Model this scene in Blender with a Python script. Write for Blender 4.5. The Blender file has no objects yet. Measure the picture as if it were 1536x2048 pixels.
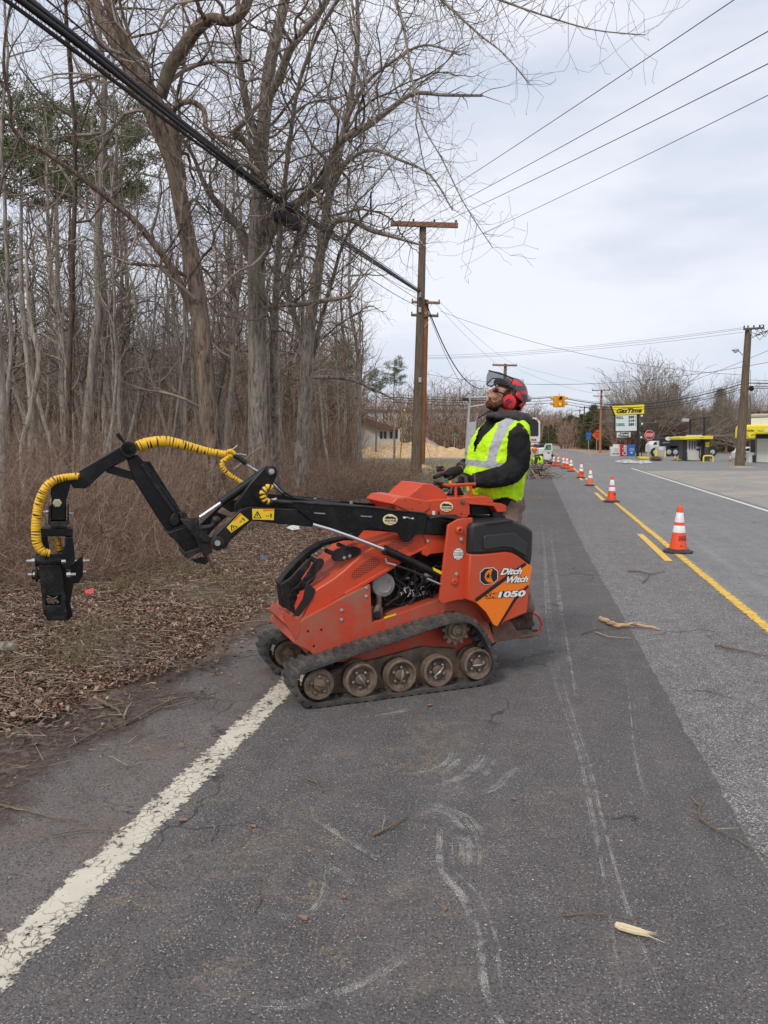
import bpy, bmesh, math, random
import numpy as np
from mathutils import Vector, Matrix
R = math.radians
random.seed(7)
S = bpy.context.scene
# ---------------------------------------------------------------- camera
FPX, CX, CY, EYE = 1540.0, 768.0, 1024.0, 1.68
PITCH = math.atan(146.0 / FPX)
YAW = math.atan(308.0 / FPX * math.cos(PITCH))          # camera looks this much left of the road (+Y)
cam_d = bpy.data.cameras.new("camera")
cam = bpy.data.objects.new("camera", cam_d)
S.collection.objects.link(cam)
cam.location = (0, 0, EYE)
cam.rotation_euler = (R(90) - PITCH, 0, YAW)
cam_d.sensor_fit = 'AUTO'; cam_d.sensor_width = 36.0
cam_d.lens = FPX / 2048 * 36
cam_d.clip_start = 0.05; cam_d.clip_end = 3000
S.camera = cam
# ---------------------------------------------------------------- exposure, sky, sun
S.view_settings.view_transform = 'Standard'; S.view_settings.look = 'None'
S.view_settings.gamma = 1; S.view_settings.exposure = 0.25
SUN_EL, SUN_AZ = R(48), R(200)
w = bpy.data.worlds.new("World"); S.world = w; w.use_nodes = True
nt = w.node_tree; nt.nodes.clear()
out = nt.nodes.new('ShaderNodeOutputWorld'); bg = nt.nodes.new('ShaderNodeBackground')
sky = nt.nodes.new('ShaderNodeTexSky'); sky.sky_type = 'NISHITA'; sky.sun_disc = False
sky.sun_elevation = SUN_EL; sky.sun_rotation = SUN_AZ
bg.inputs['Strength'].default_value = 0.1
tc = nt.nodes.new('ShaderNodeTexCoord')
mp = nt.nodes.new('ShaderNodeMapping'); mp.inputs['Scale'].default_value = (1.0, 1.0, 3.4)
nz = nt.nodes.new('ShaderNodeTexNoise'); nz.inputs['Scale'].default_value = 1.7; nz.inputs['Detail'].default_value = 5; nz.inputs['Roughness'].default_value = 0.5
nz2 = nt.nodes.new('ShaderNodeTexNoise'); nz2.inputs['Scale'].default_value = 4.5; nz2.inputs['Detail'].default_value = 6
sep = nt.nodes.new('ShaderNodeSeparateXYZ')
hz = nt.nodes.new('ShaderNodeMapRange'); hz.inputs[1].default_value = 0.0; hz.inputs[2].default_value = 0.5
cr = nt.nodes.new('ShaderNodeValToRGB')
cr.color_ramp.elements[0].position = 0.33; cr.color_ramp.elements[0].color = (5.3, 5.95, 7.2, 1)
cr.color_ramp.elements[1].position = 0.58; cr.color_ramp.elements[1].color = (7.9, 8.1, 8.7, 1)
m1 = nt.nodes.new('ShaderNodeMath'); m1.operation = 'MULTIPLY_ADD'; m1.inputs[1].default_value = 0.35; 
m2 = nt.nodes.new('ShaderNodeMath'); m2.operation = 'MULTIPLY_ADD'; m2.inputs[1].default_value = 0.16
mx = nt.nodes.new('ShaderNodeMixRGB'); mx.inputs[0].default_value = 0.93
L = nt.links.new
L(tc.outputs['Generated'], mp.inputs['Vector']); L(mp.outputs[0], nz.inputs['Vector']); L(mp.outputs[0], nz2.inputs['Vector'])
L(tc.outputs['Generated'], sep.inputs[0]); L(sep.outputs['Z'], hz.inputs[0])
L(nz2.outputs['Fac'], m1.inputs[0]); L(nz.outputs['Fac'], m1.inputs[2])       # nz + .35*nz2
mm = nt.nodes.new('ShaderNodeMath'); mm.operation = 'SUBTRACT'; mm.inputs[1].default_value = 0.31
L(m1.outputs[0], mm.inputs[0])
L(hz.outputs[0], m2.inputs[0]); L(mm.outputs[0], m2.inputs[2])
L(m2.outputs[0], cr.inputs['Fac']); L(sky.outputs[0], mx.inputs[1]); L(cr.outputs['Color'], mx.inputs[2])
L(mx.outputs[0], bg.inputs['Color']); L(bg.outputs[0], out.inputs['Surface'])
sd = bpy.data.lights.new("sun", 'SUN'); sd.energy = 1.5; sd.angle = R(10); sd.color = (1.0, 0.96, 0.9)
so = bpy.data.objects.new("sun", sd); S.collection.objects.link(so)
so.rotation_euler = (R(90) - SUN_EL, 0, R(180) - SUN_AZ + R(0))
S.cycles.max_bounces = 5; S.cycles.transparent_max_bounces = 12
# ---------------------------------------------------------------- pixel <-> world
cp, sp, cy_, sy_ = math.cos(PITCH), math.sin(PITCH), math.cos(YAW), math.sin(YAW)
FWD = Vector((-sy_, cy_, 0)); RGT = Vector((cy_, sy_, 0)); UP = Vector((0, 0, 1))
CAM = Vector((0, 0, EYE))
def ray(px, py):
    a, b = (px - CX) / FPX, (CY - py) / FPX
    return RGT * a + FWD * (cp + b * sp) + UP * (b * cp - sp)
def G(px, py, z=0.0):                                   # point of the picture on the ground
    r = ray(px, py); return CAM + r * ((z - EYE) / r.z)
def A(px, py, d):                                       # point of the picture at horizontal distance d
    r = ray(px, py); return CAM + r * (d / r.dot(FWD))
# ---------------------------------------------------------------- objects
COL = S.collection
def tag(o, label=None, cat=None, group=None, kind=None):
    if label: o['label'] = label
    if cat: o['category'] = cat
    if group: o['group'] = group
    if kind: o['kind'] = kind
    return o
def empty(name, loc, label=None, cat=None, group=None, kind=None):
    o = bpy.data.objects.new(name, None); COL.objects.link(o); o.location = loc; o.empty_display_size = 0.2
    return tag(o, label, cat, group, kind)
def worg(o):
    p = Vector((0, 0, 0))
    while o is not None: p = p + o.location; o = o.parent
    return p
def children(o): return [c for c in bpy.data.objects if c.parent == o]
def copy_tree(o, parent=None, kids=None):
    if kids is None:
        kids = {}
        for c in bpy.data.objects:
            if c.parent: kids.setdefault(c.parent.name, []).append(c)
    c = o.copy(); COL.objects.link(c)
    if parent is not None: c.parent = parent
    for ch in kids.get(o.name, []): copy_tree(ch, c, kids)
    return c
def frame_of(d):
    d = Vector(d).normalized(); a = Vector((0, 0, 1)) if abs(d.z) < 0.9 else Vector((1, 0, 0))
    x = d.cross(a).normalized(); return x, x.cross(d).normalized(), d
class MB:
    def __init__(s): s.v, s.f, s.m = [], [], []
    def add(s, vs, fs, mi=0):
        n = len(s.v); s.v += [tuple(p) for p in vs]; s.f += [tuple(i + n for i in f) for f in fs]; s.m += [mi] * len(fs); return s
    def box(s, c, size, ax=None, mi=0):
        c = Vector(c); X, Y, Z = ax if ax else (Vector((1, 0, 0)), Vector((0, 1, 0)), Vector((0, 0, 1)))
        vs = [c + X * (size[0] * i / 2) + Y * (size[1] * j / 2) + Z * (size[2] * k / 2) for i in (-1, 1) for j in (-1, 1) for k in (-1, 1)]
        return s.add(vs, [(0, 1, 3, 2), (4, 6, 7, 5), (0, 4, 5, 1), (2, 3, 7, 6), (0, 2, 6, 4), (1, 5, 7, 3)], mi)
    def bar(s, a, b, w, h, mi=0):                        # box from a to b
        a, b = Vector(a), Vector(b); x, y, d = frame_of(b - a)
        return s.box((a + b) / 2, (w, h, (b - a).length), (x, y, d), mi)
    def tube(s, pts, rad, n=8, cap=True, mi=0):
        pts = [Vector(p) for p in pts]
        if not hasattr(rad, '__len__'): rad = [rad] * len(pts)
        vs, fs = [], []; x = None
        for i, p in enumerate(pts):
            d = (pts[min(i + 1, len(pts) - 1)] - pts[max(i - 1, 0)])
            if d.length < 1e-9: d = Vector((0, 0, 1))
            d.normalize()
            if x is None: x = frame_of(d)[0]
            else:
                x = (x - d * x.dot(d)); x = x.normalized() if x.length > 1e-6 else frame_of(d)[0]
            y = d.cross(x)
            for k in range(n):
                t = 2 * math.pi * k / n; vs.append(p + (x * math.cos(t) + y * math.sin(t)) * rad[i])
        for i in range(len(pts) - 1):
            for k in range(n):
                a, b = i * n + k, i * n + (k + 1) % n
                fs.append((a, b, b + n, a + n))
        if cap: fs += [tuple(range(n))[::-1], tuple(range((len(pts) - 1) * n, len(pts) * n))]
        return s.add(vs, fs, mi)
    def prism(s, poly, ex, mi=0):                        # polygon of 3-D points pushed along ex
        ex = Vector(ex); p = [Vector(q) for q in poly]; n = len(p)
        vs = p + [q + ex for q in p]
        fs = [tuple(range(n))[::-1], tuple(range(n, 2 * n))] + [(i, (i + 1) % n, n + (i + 1) % n, n + i) for i in range(n)]
        return s.add(vs, fs, mi)
    def lathe(s, c, axis, prof, n=24, mi=0, sc=(1, 1)):  # prof: (radius, height along the axis)
        c = Vector(c); x, y, d = frame_of(axis); vs, fs = [], []
        for r, h in prof:
            for k in range(n):
                t = 2 * math.pi * k / n; vs.append(c + d * h + (x * math.cos(t) * sc[0] + y * math.sin(t) * sc[1]) * r)
        for i in range(len(prof) - 1):
            for k in range(n):
                a, b = i * n + k, i * n + (k + 1) % n
                fs.append((a, b, b + n, a + n))
        if prof[0][0] > 1e-6: fs.append(tuple(range(n))[::-1])
        if prof[-1][0] > 1e-6: fs.append(tuple(range((len(prof) - 1) * n, len(prof) * n)))
        return s.add(vs, fs, mi)
    def ball(s, c, r, n=12, mi=0, ax=None):
        c = Vector(c); rr = r if hasattr(r, '__len__') else (r, r, r)
        X, Y, Z = ax if ax else (Vector((1, 0, 0)), Vector((0, 1, 0)), Vector((0, 0, 1)))
        vs, fs = [], []; m = max(4, n // 2)
        for i in range(m + 1):
            p = math.pi * i / m
            for k in range(n):
                t = 2 * math.pi * k / n
                vs.append(c + X * (rr[0] * math.sin(p) * math.cos(t)) + Y * (rr[1] * math.sin(p) * math.sin(t)) + Z * (rr[2] * math.cos(p)))
        for i in range(m):
            for k in range(n):
                a, b = i * n + k, i * n + (k + 1) % n
                fs.append((a, a + n, b + n, b))
        return s.add(vs, fs, mi)
    def build(s, name, mats, parent=None, smooth=40, bevel=0, seg=2, fix=True):
        o0 = worg(parent) if parent is not None else Vector((0, 0, 0))
        me = bpy.data.meshes.new(name)
        me.from_pydata([(p[0] - o0.x, p[1] - o0.y, p[2] - o0.z) for p in s.v], [], s.f)
        if not isinstance(mats, (list, tuple)): mats = [mats]
        for m in mats: me.materials.append(m)
        if len(mats) > 1: me.polygons.foreach_set('material_index', s.m)
        if fix and len(s.f) < 60000:
            bm = bmesh.new(); bm.from_mesh(me)
            bmesh.ops.recalc_face_normals(bm, faces=bm.faces); bm.to_mesh(me); bm.free()
        if smooth:
            me.polygons.foreach_set('use_smooth', [True] * len(me.polygons)); me.set_sharp_from_angle(angle=R(smooth))
        me.update()
        o = bpy.data.objects.new(name, me); COL.objects.link(o)
        if parent is not None: o.parent = parent
        if bevel:
            b = o.modifiers.new('bevel', 'BEVEL'); b.width = bevel; b.segments = seg; b.limit_method = 'ANGLE'; b.angle_limit = R(35)
        return o
def build_each(mb, name, mats, parent, tol=.02, **kw):     # every separate piece becomes an object of its own
    par = list(range(len(mb.v)))
    def fd(i):
        while par[i] != i: par[i] = par[par[i]]; i = par[i]
        return i
    for f in mb.f:
        for q in f[1:]: par[fd(q)] = fd(f[0])
    isl = {}
    for k, f in enumerate(mb.f): isl.setdefault(fd(f[0]), []).append(k)
    cl = []
    for fs in isl.values():
        vs = {q for k in fs for q in mb.f[k]}; c = sum((Vector(mb.v[q]) for q in vs), Vector()) / len(vs)
        for e in cl:
            if (e[0] - c).length < tol: e[1].extend(fs); break
        else: cl.append([c, list(fs)])
    res = []
    for c, fs in cl:
        b = MB(); mp = {}
        for k in fs:
            for q in mb.f[k]:
                if q not in mp: mp[q] = len(b.v); b.v.append(mb.v[q])
            b.f.append(tuple(mp[q] for q in mb.f[k])); b.m.append(mb.m[k])
        res.append(b.build(name, mats, parent, **kw))
    return res
ORD = ['first', 'second', 'third', 'fourth', 'fifth', 'sixth', 'seventh', 'eighth', 'ninth', 'tenth', 'eleventh', 'twelfth', 'thirteenth', 'fourteenth', 'fifteenth', 'sixteenth', 'seventeenth', 'eighteenth', 'nineteenth', 'twentieth'] + ['twenty-' + q for q in ('first', 'second', 'third', 'fourth', 'fifth', 'sixth', 'seventh', 'eighth', 'ninth')]
def text_geo(body, shear=0.0, bold=0.0, spacing=1.0, flip=False):
    cu = bpy.data.curves.new('t', 'FONT'); cu.body = body; cu.shear = shear; cu.offset = bold; cu.space_character = spacing; cu.resolution_u = 3
    o = bpy.data.objects.new('t', cu); COL.objects.link(o)
    bpy.context.view_layer.update()
    me = o.evaluated_get(bpy.context.evaluated_depsgraph_get()).to_mesh()
    v = np.array([tuple(p.co) for p in me.vertices]).reshape(-1, 3); f = [tuple(p.vertices) for p in me.polygons]
    bpy.data.objects.remove(o); bpy.data.curves.remove(cu)
    lo, hi = v.min(0), v.max(0)
    v = (v[:, :2] - lo[:2]) / (hi[:2] - lo[:2])
    return v, f
def text_quad(mb, body, q, mi=0, th=None, **kw):          # text stretched over the quad (bl, br, tr, tl)
    v, f = text_geo(body, **kw); q = [Vector(p) for p in q]; n = (q[1] - q[0]).cross(q[3] - q[0]).normalized()
    P = [(q[0] * (1 - a) + q[1] * a) * (1 - b) + (q[3] * (1 - a) + q[2] * a) * b for a, b in v]
    mb.add(P, f, mi); return mb
def seg_mesh(name, segs, mat, sides=3, parent=None):
    """segs: rows p0(3) p1(3) r0 r1 -> one mesh of open prisms, built with numpy"""
    a = np.asarray(segs, dtype=np.float64).reshape(-1, 8); n = len(a)
    p0, p1, r0, r1 = a[:, 0:3], a[:, 3:6], a[:, 6], a[:, 7]
    d = p1 - p0; ln = np.linalg.norm(d, axis=1, keepdims=True) + 1e-9; d = d / ln
    ref = np.where(np.abs(d[:, 2:3]) < 0.9, np.array([[0, 0, 1.0]]), np.array([[1.0, 0, 0]]))
    x = np.cross(d, ref); x /= np.linalg.norm(x, axis=1, keepdims=True) + 1e-9; y = np.cross(d, x)
    V = np.empty((n, 2 * sides, 3))
    for k in range(sides):
        t = 2 * math.pi * k / sides; c = x * math.cos(t) + y * math.sin(t)
        V[:, k] = p0 + c * r0[:, None]; V[:, sides + k] = p1 + c * r1[:, None]
    F = np.empty((n, sides, 4), dtype=np.int32); base = (np.arange(n) * 2 * sides)[:, None]
    k = np.arange(sides)[None]; k2 = (k + 1) % sides
    F[:, :, 0] = base + k; F[:, :, 1] = base + k2; F[:, :, 2] = base + k2 + sides; F[:, :, 3] = base + k + sides
    return raw_mesh(name, V.reshape(-1, 3), F.reshape(-1, 4), mat, parent, True)
def raw_mesh(name, V, F, mat, parent=None, smooth=False):
    k = F.shape[1]
    if parent is not None: V = V - np.array(tuple(worg(parent)))
    me = bpy.data.meshes.new(name); me.vertices.add(len(V)); me.vertices.foreach_set('co', V.astype(np.float32).ravel())
    me.loops.add(F.size); me.loops.foreach_set('vertex_index', F.astype(np.int32).ravel())
    me.polygons.add(len(F)); me.polygons.foreach_set('loop_start', (np.arange(len(F)) * k).astype(np.int32))
    me.polygons.foreach_set('use_smooth', np.full(len(F), smooth))
    for m in (mat if isinstance(mat, (list, tuple)) else [mat]): me.materials.append(m)
    me.update(calc_edges=True)
    o = bpy.data.objects.new(name, me); COL.objects.link(o)
    if parent is not None: o.parent = parent
    return o
# ---------------------------------------------------------------- materials
class NT:
    def __init__(s, name):
        s.mat = bpy.data.materials.new(name); s.mat.use_nodes = True; s.t = s.mat.node_tree; s.t.nodes.clear()
        s.out = s.n('ShaderNodeOutputMaterial'); s.b = s.n('ShaderNodeBsdfPrincipled'); s.l(s.b.outputs[0], s.out.inputs[0])
        s.tc = s.n('ShaderNodeTexCoord')
    def n(s, t, **kw):
        x = s.t.nodes.new(t)
        for k, v in kw.items():
            if isinstance(k, str) and k in x.inputs: x.inputs[k].default_value = v
            else: setattr(x, k, v)
        return x
    def l(s, a, b): s.t.links.new(a, b)
    def co(s, scale=(1, 1, 1), rot=(0, 0, 0)):
        m = s.n('ShaderNodeMapping'); m.inputs['Scale'].default_value = scale; m.inputs['Rotation'].default_value = rot
        s.l(s.tc.outputs['Object'], m.inputs[0]); return m.outputs[0]
    def noise(s, scale, detail=4, rough=0.55, dist=0.0, vec=None):
        x = s.n('ShaderNodeTexNoise'); x.inputs['Scale'].default_value = scale; x.inputs['Detail'].default_value = detail
        x.inputs['Roughness'].default_value = rough; x.inputs['Distortion'].default_value = dist
        s.l(vec if vec is not None else s.tc.outputs['Object'], x.inputs['Vector']); return x.outputs['Fac']
    def voro(s, scale, feature='F1', vec=None, out='Distance'):
        x = s.n('ShaderNodeTexVoronoi'); x.feature = feature; x.inputs['Scale'].default_value = scale
        s.l(vec if vec is not None else s.tc.outputs['Object'], x.inputs['Vector']); return x.outputs[out]
    def ramp(s, v, a, b, lo=0.0, hi=1.0):
        x = s.n('ShaderNodeMapRange'); x.inputs[1].default_value = a; x.inputs[2].default_value = b; x.inputs[3].default_value = lo; x.inputs[4].default_value = hi
        s.l(v, x.inputs[0]); return x.outputs[0]
    def mix(s, f, a, b):
        x = s.n('ShaderNodeMixRGB')
        for i, q in ((0, f), (1, a), (2, b)):
            if hasattr(q, 'links'): s.l(q, x.inputs[i])
            elif i == 0: x.inputs[0].default_value = q
            else: x.inputs[i].default_value = (*q, 1) if len(q) == 3 else q
        return x.outputs[0]
    def math(s, op, a, b=0.0):
        x = s.n('ShaderNodeMath'); x.operation = op
        for i, q in ((0, a), (1, b)):
            if hasattr(q, 'links'): s.l(q, x.inputs[i])
            else: x.inputs[i].default_value = q
        return x.outputs[0]
    def bump(s, h, strength=0.3, dist=0.01):
        x = s.n('ShaderNodeBump'); x.inputs['Strength'].default_value = strength; x.inputs['Distance'].default_value = dist
        s.l(h, x.inputs['Height']); s.l(x.outputs[0], s.b.inputs['Normal'])
    def fin(s, col, rough=0.8, metal=0.0, spec=None):
        if hasattr(col, 'links'): s.l(col, s.b.inputs['Base Color'])
        else: s.b.inputs['Base Color'].default_value = (*col, 1)
        if hasattr(rough, 'links'): s.l(rough, s.b.inputs['Roughness'])
        else: s.b.inputs['Roughness'].default_value = rough
        s.b.inputs['Metallic'].default_value = metal
        if spec is not None: s.b.inputs['Specular IOR Level'].default_value = spec
        return s.mat
def worn(name, c, c2=None, rough=0.5, metal=0.0, scale=6, lo=0.45, hi=0.75, amt=0.8, fine=60, bump=0.15, spec=None, scratch=0):
    """painted or bare surface with patches and specks of a second colour (dust, rust, wear)"""
    t = NT(name); c2 = c2 or tuple(min(1, x * 1.3 + 0.01) for x in c)
    a = t.ramp(t.noise(scale, 6, 0.65), lo, hi, 0, amt); b = t.ramp(t.noise(fine, 3, 0.6), 0.58, 0.7, 0, amt * 0.7)
    m = t.math('MAXIMUM', a, b)
    if scratch:
        vv = t.n('ShaderNodeTexNoise'); vv.inputs['Scale'].default_value = 3; vv.inputs['Detail'].default_value = 4; t.l(t.tc.outputs['Object'], vv.inputs['Vector'])
        va = t.n('ShaderNodeVectorMath'); va.operation = 'MULTIPLY_ADD'; va.inputs[1].default_value = (.25, .25, .25); t.l(vv.outputs['Color'], va.inputs[0]); t.l(t.tc.outputs['Object'], va.inputs[2])
        for sc_, th_ in ((5, .006), (9, .004)):
            e = t.voro(sc_, 'DISTANCE_TO_EDGE', vec=va.outputs[0]); m = t.math('MAXIMUM', m, t.math('MULTIPLY', t.ramp(e, 0, th_, scratch, 0), t.ramp(t.noise(7, 3), .5, .56)))
        m = t.math('MAXIMUM', m, t.ramp(t.noise(2.0, 6, .75, 1.2, vec=t.co((1, 1, .35))), .52, .75, 0, scratch))
    t.bump(t.noise(fine * 1.5, 3), bump, 0.002)
    return t.fin(t.mix(m, c, c2), t.ramp(m, 0, 1, rough, min(0.95, rough + 0.3)), metal, spec)
def flat(name, c, rough=0.6, metal=0.0, var=0.15, scale=8, emit=0):
    t = NT(name); n = t.noise(scale, 4)
    c1 = tuple(x * (1 - var) for x in c); c2 = tuple(min(1, x * (1 + var)) for x in c)
    m = t.fin(t.mix(n, c1, c2), rough, metal)
    if emit: t.b.inputs['Emission Color'].default_value = (*c, 1); t.b.inputs['Emission Strength'].default_value = emit
    return m
M = {}
# ================================================================ ground and road
def asphalt(name, base, light, agg, th, brown=None, rough=0.85, extra=None):
    t = NT(name)
    big = t.noise(0.35, 5, 0.6); mid = t.noise(3.5, 5, 0.65)
    col = t.mix(t.ramp(mid, 0.35, 0.7), tuple(x * 0.82 for x in base), tuple(x * 1.15 for x in base))
    col = t.mix(t.ramp(big, 0.4, 0.65, 0, 0.45), col, tuple(x * 1.3 for x in base))
    wn = t.n('ShaderNodeTexVoronoi'); wn.inputs['Scale'].default_value = agg; t.l(t.tc.outputs['Object'], wn.inputs['Vector'])
    sp_ = t.n('ShaderNodeSeparateColor'); t.l(wn.outputs['Color'], sp_.inputs[0])
    stone = t.ramp(sp_.outputs[0], th, min(1, th + 0.25)); near = t.ramp(wn.outputs['Distance'], 0.5, 0.25)
    col = t.mix(t.math('MULTIPLY', t.math('MULTIPLY', stone, near), t.ramp(t.noise(9, 3), 0.3, 0.6, 0.35, 1)), col, light)
    pit = t.ramp(t.noise(agg * 0.7, 2), 0.5, 0.64, 0, 0.8)
    col = t.mix(pit, col, tuple(x * 0.35 for x in base))
    # long streaks of tyres along the road
    st = t.noise(1.0, 4, 0.6, vec=t.co((5.0, 0.12, 1)))
    col = t.mix(t.ramp(st, 0.5, 0.72, 0, 0.22), col, tuple(min(1, x * 1.7) for x in base))
    if brown:
        bm_ = t.math('MULTIPLY', t.ramp(t.noise(2.3, 7, 0.78, 0.9), 0.50, 0.64), t.ramp(t.noise(32, 5, 0.8), 0.42, 0.58))
        geo = t.n('ShaderNodeSeparateXYZ'); t.l(t.tc.outputs['Object'], geo.inputs[0])
        fx = t.ramp(geo.outputs[0], brown[1], brown[2], 1, 0.0)
        col = t.mix(t.math('MULTIPLY', bm_, t.math('MULTIPLY', fx, brown[3])), col, brown[0])
    if extra: col = extra(t, col)
    ck = t.voro(0.55, 'DISTANCE_TO_EDGE', vec=None)
    wob = t.n('ShaderNodeTexVoronoi'); wob.feature = 'DISTANCE_TO_EDGE'; wob.inputs['Scale'].default_value = 0.5
    nv = t.n('ShaderNodeTexNoise'); nv.inputs['Scale'].default_value = 3.0; nv.inputs['Detail'].default_value = 6
    t.l(t.tc.outputs['Object'], nv.inputs['Vector'])
    va = t.n('ShaderNodeVectorMath'); va.operation = 'MULTIPLY_ADD'; va.inputs[1].default_value = (0.5, 0.5, 0.5)
    t.l(nv.outputs['Color'], va.inputs[0]); t.l(t.tc.outputs['Object'], va.inputs[2]); t.l(va.outputs[0], wob.inputs['Vector'])
    crack = t.math('MULTIPLY', t.ramp(wob.outputs['Distance'], 0.0, 0.006, 1, 0), t.ramp(t.noise(0.8, 2), 0.5, 0.6, 0, 0.75))
    col = t.mix(crack, col, (0.015, 0.015, 0.015))
    h = t.math('ADD', t.math('MULTIPLY', wn.outputs['Distance'], -1.0), t.math('MULTIPLY', t.noise(agg * 0.5, 3), 1.5))
    t.bump(h, 0.8, 0.005)
    return t.fin(col, rough, 0, 0.35)
M['asph_dark'] = asphalt('lane_asphalt_dark', (0.115, 0.103, 0.101), (0.46, 0.43, 0.40), 140, 0.66, ((0.27, 0.205, 0.15), -0.4, 1.3, 0.5))
M['asph_old'] = asphalt('lane_asphalt_coarse', (0.155, 0.145, 0.14), (0.72, 0.68, 0.64), 115, 0.38)
M['asph_mid'] = asphalt('lane_asphalt_grey', (0.222, 0.217, 0.21), (0.5, 0.48, 0.45), 110, 0.62)
M['asph_sh'] = asphalt('shoulder_asphalt', (0.15, 0.132, 0.122), (0.44, 0.32, 0.28), 140, 0.72, ((0.17, 0.115, 0.08), -1.2, 0.5, 0.95))
def paint(name, c, under, wear, x0, x1, crack=True):
    t = NT(name); geo = t.n('ShaderNodeSeparateXYZ'); t.l(t.tc.outputs['Object'], geo.inputs[0])
    n1 = t.noise(28, 5, 0.7); n2 = t.noise(4, 5, 0.65)
    m = t.ramp(t.math('ADD', n1, t.math('MULTIPLY', n2, 0.7)), wear, wear + 0.09)
    if crack:
        wob = t.n('ShaderNodeTexVoronoi'); wob.feature = 'DISTANCE_TO_EDGE'; wob.inputs['Scale'].default_value = 17
        nv = t.n('ShaderNodeTexNoise'); nv.inputs['Scale'].default_value = 14.0; nv.inputs['Detail'].default_value = 4
        t.l(t.tc.outputs['Object'], nv.inputs['Vector'])
        va = t.n('ShaderNodeVectorMath'); va.operation = 'MULTIPLY_ADD'; va.inputs[1].default_value = (0.1, 0.1, 0.1)
        t.l(nv.outputs['Color'], va.inputs[0]); t.l(t.tc.outputs['Object'], va.inputs[2]); t.l(va.outputs[0], wob.inputs['Vector'])
        m = t.math('MAXIMUM', m, t.math('MULTIPLY', t.ramp(wob.outputs['Distance'], 0.0, 0.05, 0.95, 0), t.ramp(t.noise(5, 3), .42, .55)))
    if x0 is not None:                                   # ragged edges of the worn line
        e = t.math('ADD', t.math('MULTIPLY', t.math('SUBTRACT', t.noise(30, 5, 0.7), 0.5), 0.16), geo.outputs[0])
        m = t.math('MAXIMUM', m, t.ramp(e, x0, x0 + 0.012, 1, 0)); m = t.math('MAXIMUM', m, t.ramp(e, x1 - 0.012, x1, 0, 1))
    tr = t.n('ShaderNodeBsdfTransparent'); ms = t.n('ShaderNodeMixShader')
    t.l(m, ms.inputs[0]); t.l(t.b.outputs[0], ms.inputs[1]); t.l(tr.outputs[0], ms.inputs[2]); t.l(ms.outputs[0], t.out.inputs[0])
    t.bump(t.noise(60, 4), 0.4, 0.003)
    return t.fin(t.mix(t.ramp(n2, 0.35, 0.7, 0, 0.6), c, tuple(x * 0.72 for x in c)), 0.8)
t = NT('soil_film'); n1 = t.noise(18, 6, .8); n2 = t.noise(1.6, 5, .75, .8); gx = t.n('ShaderNodeSeparateXYZ'); t.l(t.tc.outputs['Object'], gx.inputs[0])
e_ = t.math('ADD', t.math('MULTIPLY', t.math('SUBTRACT', n2, .5), 1.6), t.ramp(gx.outputs[0], -2.75, -1.85, .95, -.1)); m_ = t.math('MULTIPLY', t.ramp(e_, .3, .62), t.ramp(n1, .36, .55, .25, 1)); tr_ = t.n('ShaderNodeBsdfTransparent'); ms = t.n('ShaderNodeMixShader'); t.l(m_, ms.inputs[0]); t.l(tr_.outputs[0], ms.inputs[1]); t.l(t.b.outputs[0], ms.inputs[2]); t.l(ms.outputs[0], t.out.inputs[0]); t.bump(n1, .8, .02)
M['soilfilm'] = t.fin(t.mix(t.ramp(n1, .4, .65), (0.06, 0.04, 0.03), (0.17, 0.12, 0.09)), .95)
def sheet(name, poly, z, mat, kind='structure'):
    mb = MB(); mb.add([(p[0], p[1], z) for p in poly], [tuple(range(len(poly)))])
    return tag(mb.build(name, mat, smooth=0), kind=kind)
# ground: one big sheet, brown leaf mould to the left, tan dirt far away
t = NT('ground_soil')
n = t.noise(0.8, 6, 0.7); n2 = t.noise(9, 6, 0.75); n3 = t.noise(45, 4, 0.7)
c = t.mix(t.ramp(n2, 0.35, 0.65), (0.07, 0.045, 0.032), (0.19, 0.125, 0.09)); c = t.mix(t.ramp(n3, 0.5, 0.68), c, (0.3, 0.21, 0.15))
c = t.mix(t.ramp(n, 0.5, 0.66, 0, 0.5), c, (0.11, 0.1, 0.055))
t.bump(t.math('ADD', n2, n3), 0.8, 0.03)
M['soil'] = t.fin(c, 0.95)
g = MB(); g.add([(-700, -30, 0), (700, -30, 0), (700, 1400, 0), (-700, 1400, 0)], [(0, 1, 2, 3)])
tag(g.build('ground', M['soil'], smooth=0), kind='structure')
XW, XY, XR = -1.64, 2.03, 5.28                            # white edge line, yellow line, right edge line
curve_end = 118.0
def bend(y):                                             # the road drifts left far away
    return 0.0 if y < 95 else ((y - 95) ** 2) * 0.0016
def strip(x0, x1, y0, y1, z, name, mat, step=8.0, kind='structure', wob=0.0):
    mb = MB(); n = max(1, int((y1 - y0) / step)); vs = []
    for i in range(n + 1):
        y = y0 + (y1 - y0) * i / n; b = bend(y); a0 = x0(y) if callable(x0) else x0; a1 = x1(y) if callable(x1) else x1
        vs += [(a0 - b, y, z), (a1 - b, y, z)]
    mb.add(vs, [(2 * i, 2 * i + 1, 2 * i + 3, 2 * i + 2) for i in range(n)])
    return tag(mb.build(name, mat, smooth=0), kind=kind)
rs = random.Random(3)
def edge_l(y): return -2.52 - max(0, 4.3 - y) * .5 + 0.10 * math.sin(y * 1.3) + 0.07 * math.sin(y * 3.7 + 1) + 0.05 * math.sin(y * 8.1)
def seam(y):                                             # between the dark lane and the coarse strip
    return float(np.interp(y, (2, 3.5, 4.5, 5.9, 7.9, 9.3, 11.8, 16.5, 36, 120), (.93, .90, .868, .848, .815, .778, .735, .70, .58, .55)))
strip(edge_l, XW, -4, 60, 0.004, 'shoulder', M['asph_sh'], 0.25)
strip(-2.9, XW, 60, 240, 0.004, 'shoulder', M['asph_mid'])
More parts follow.
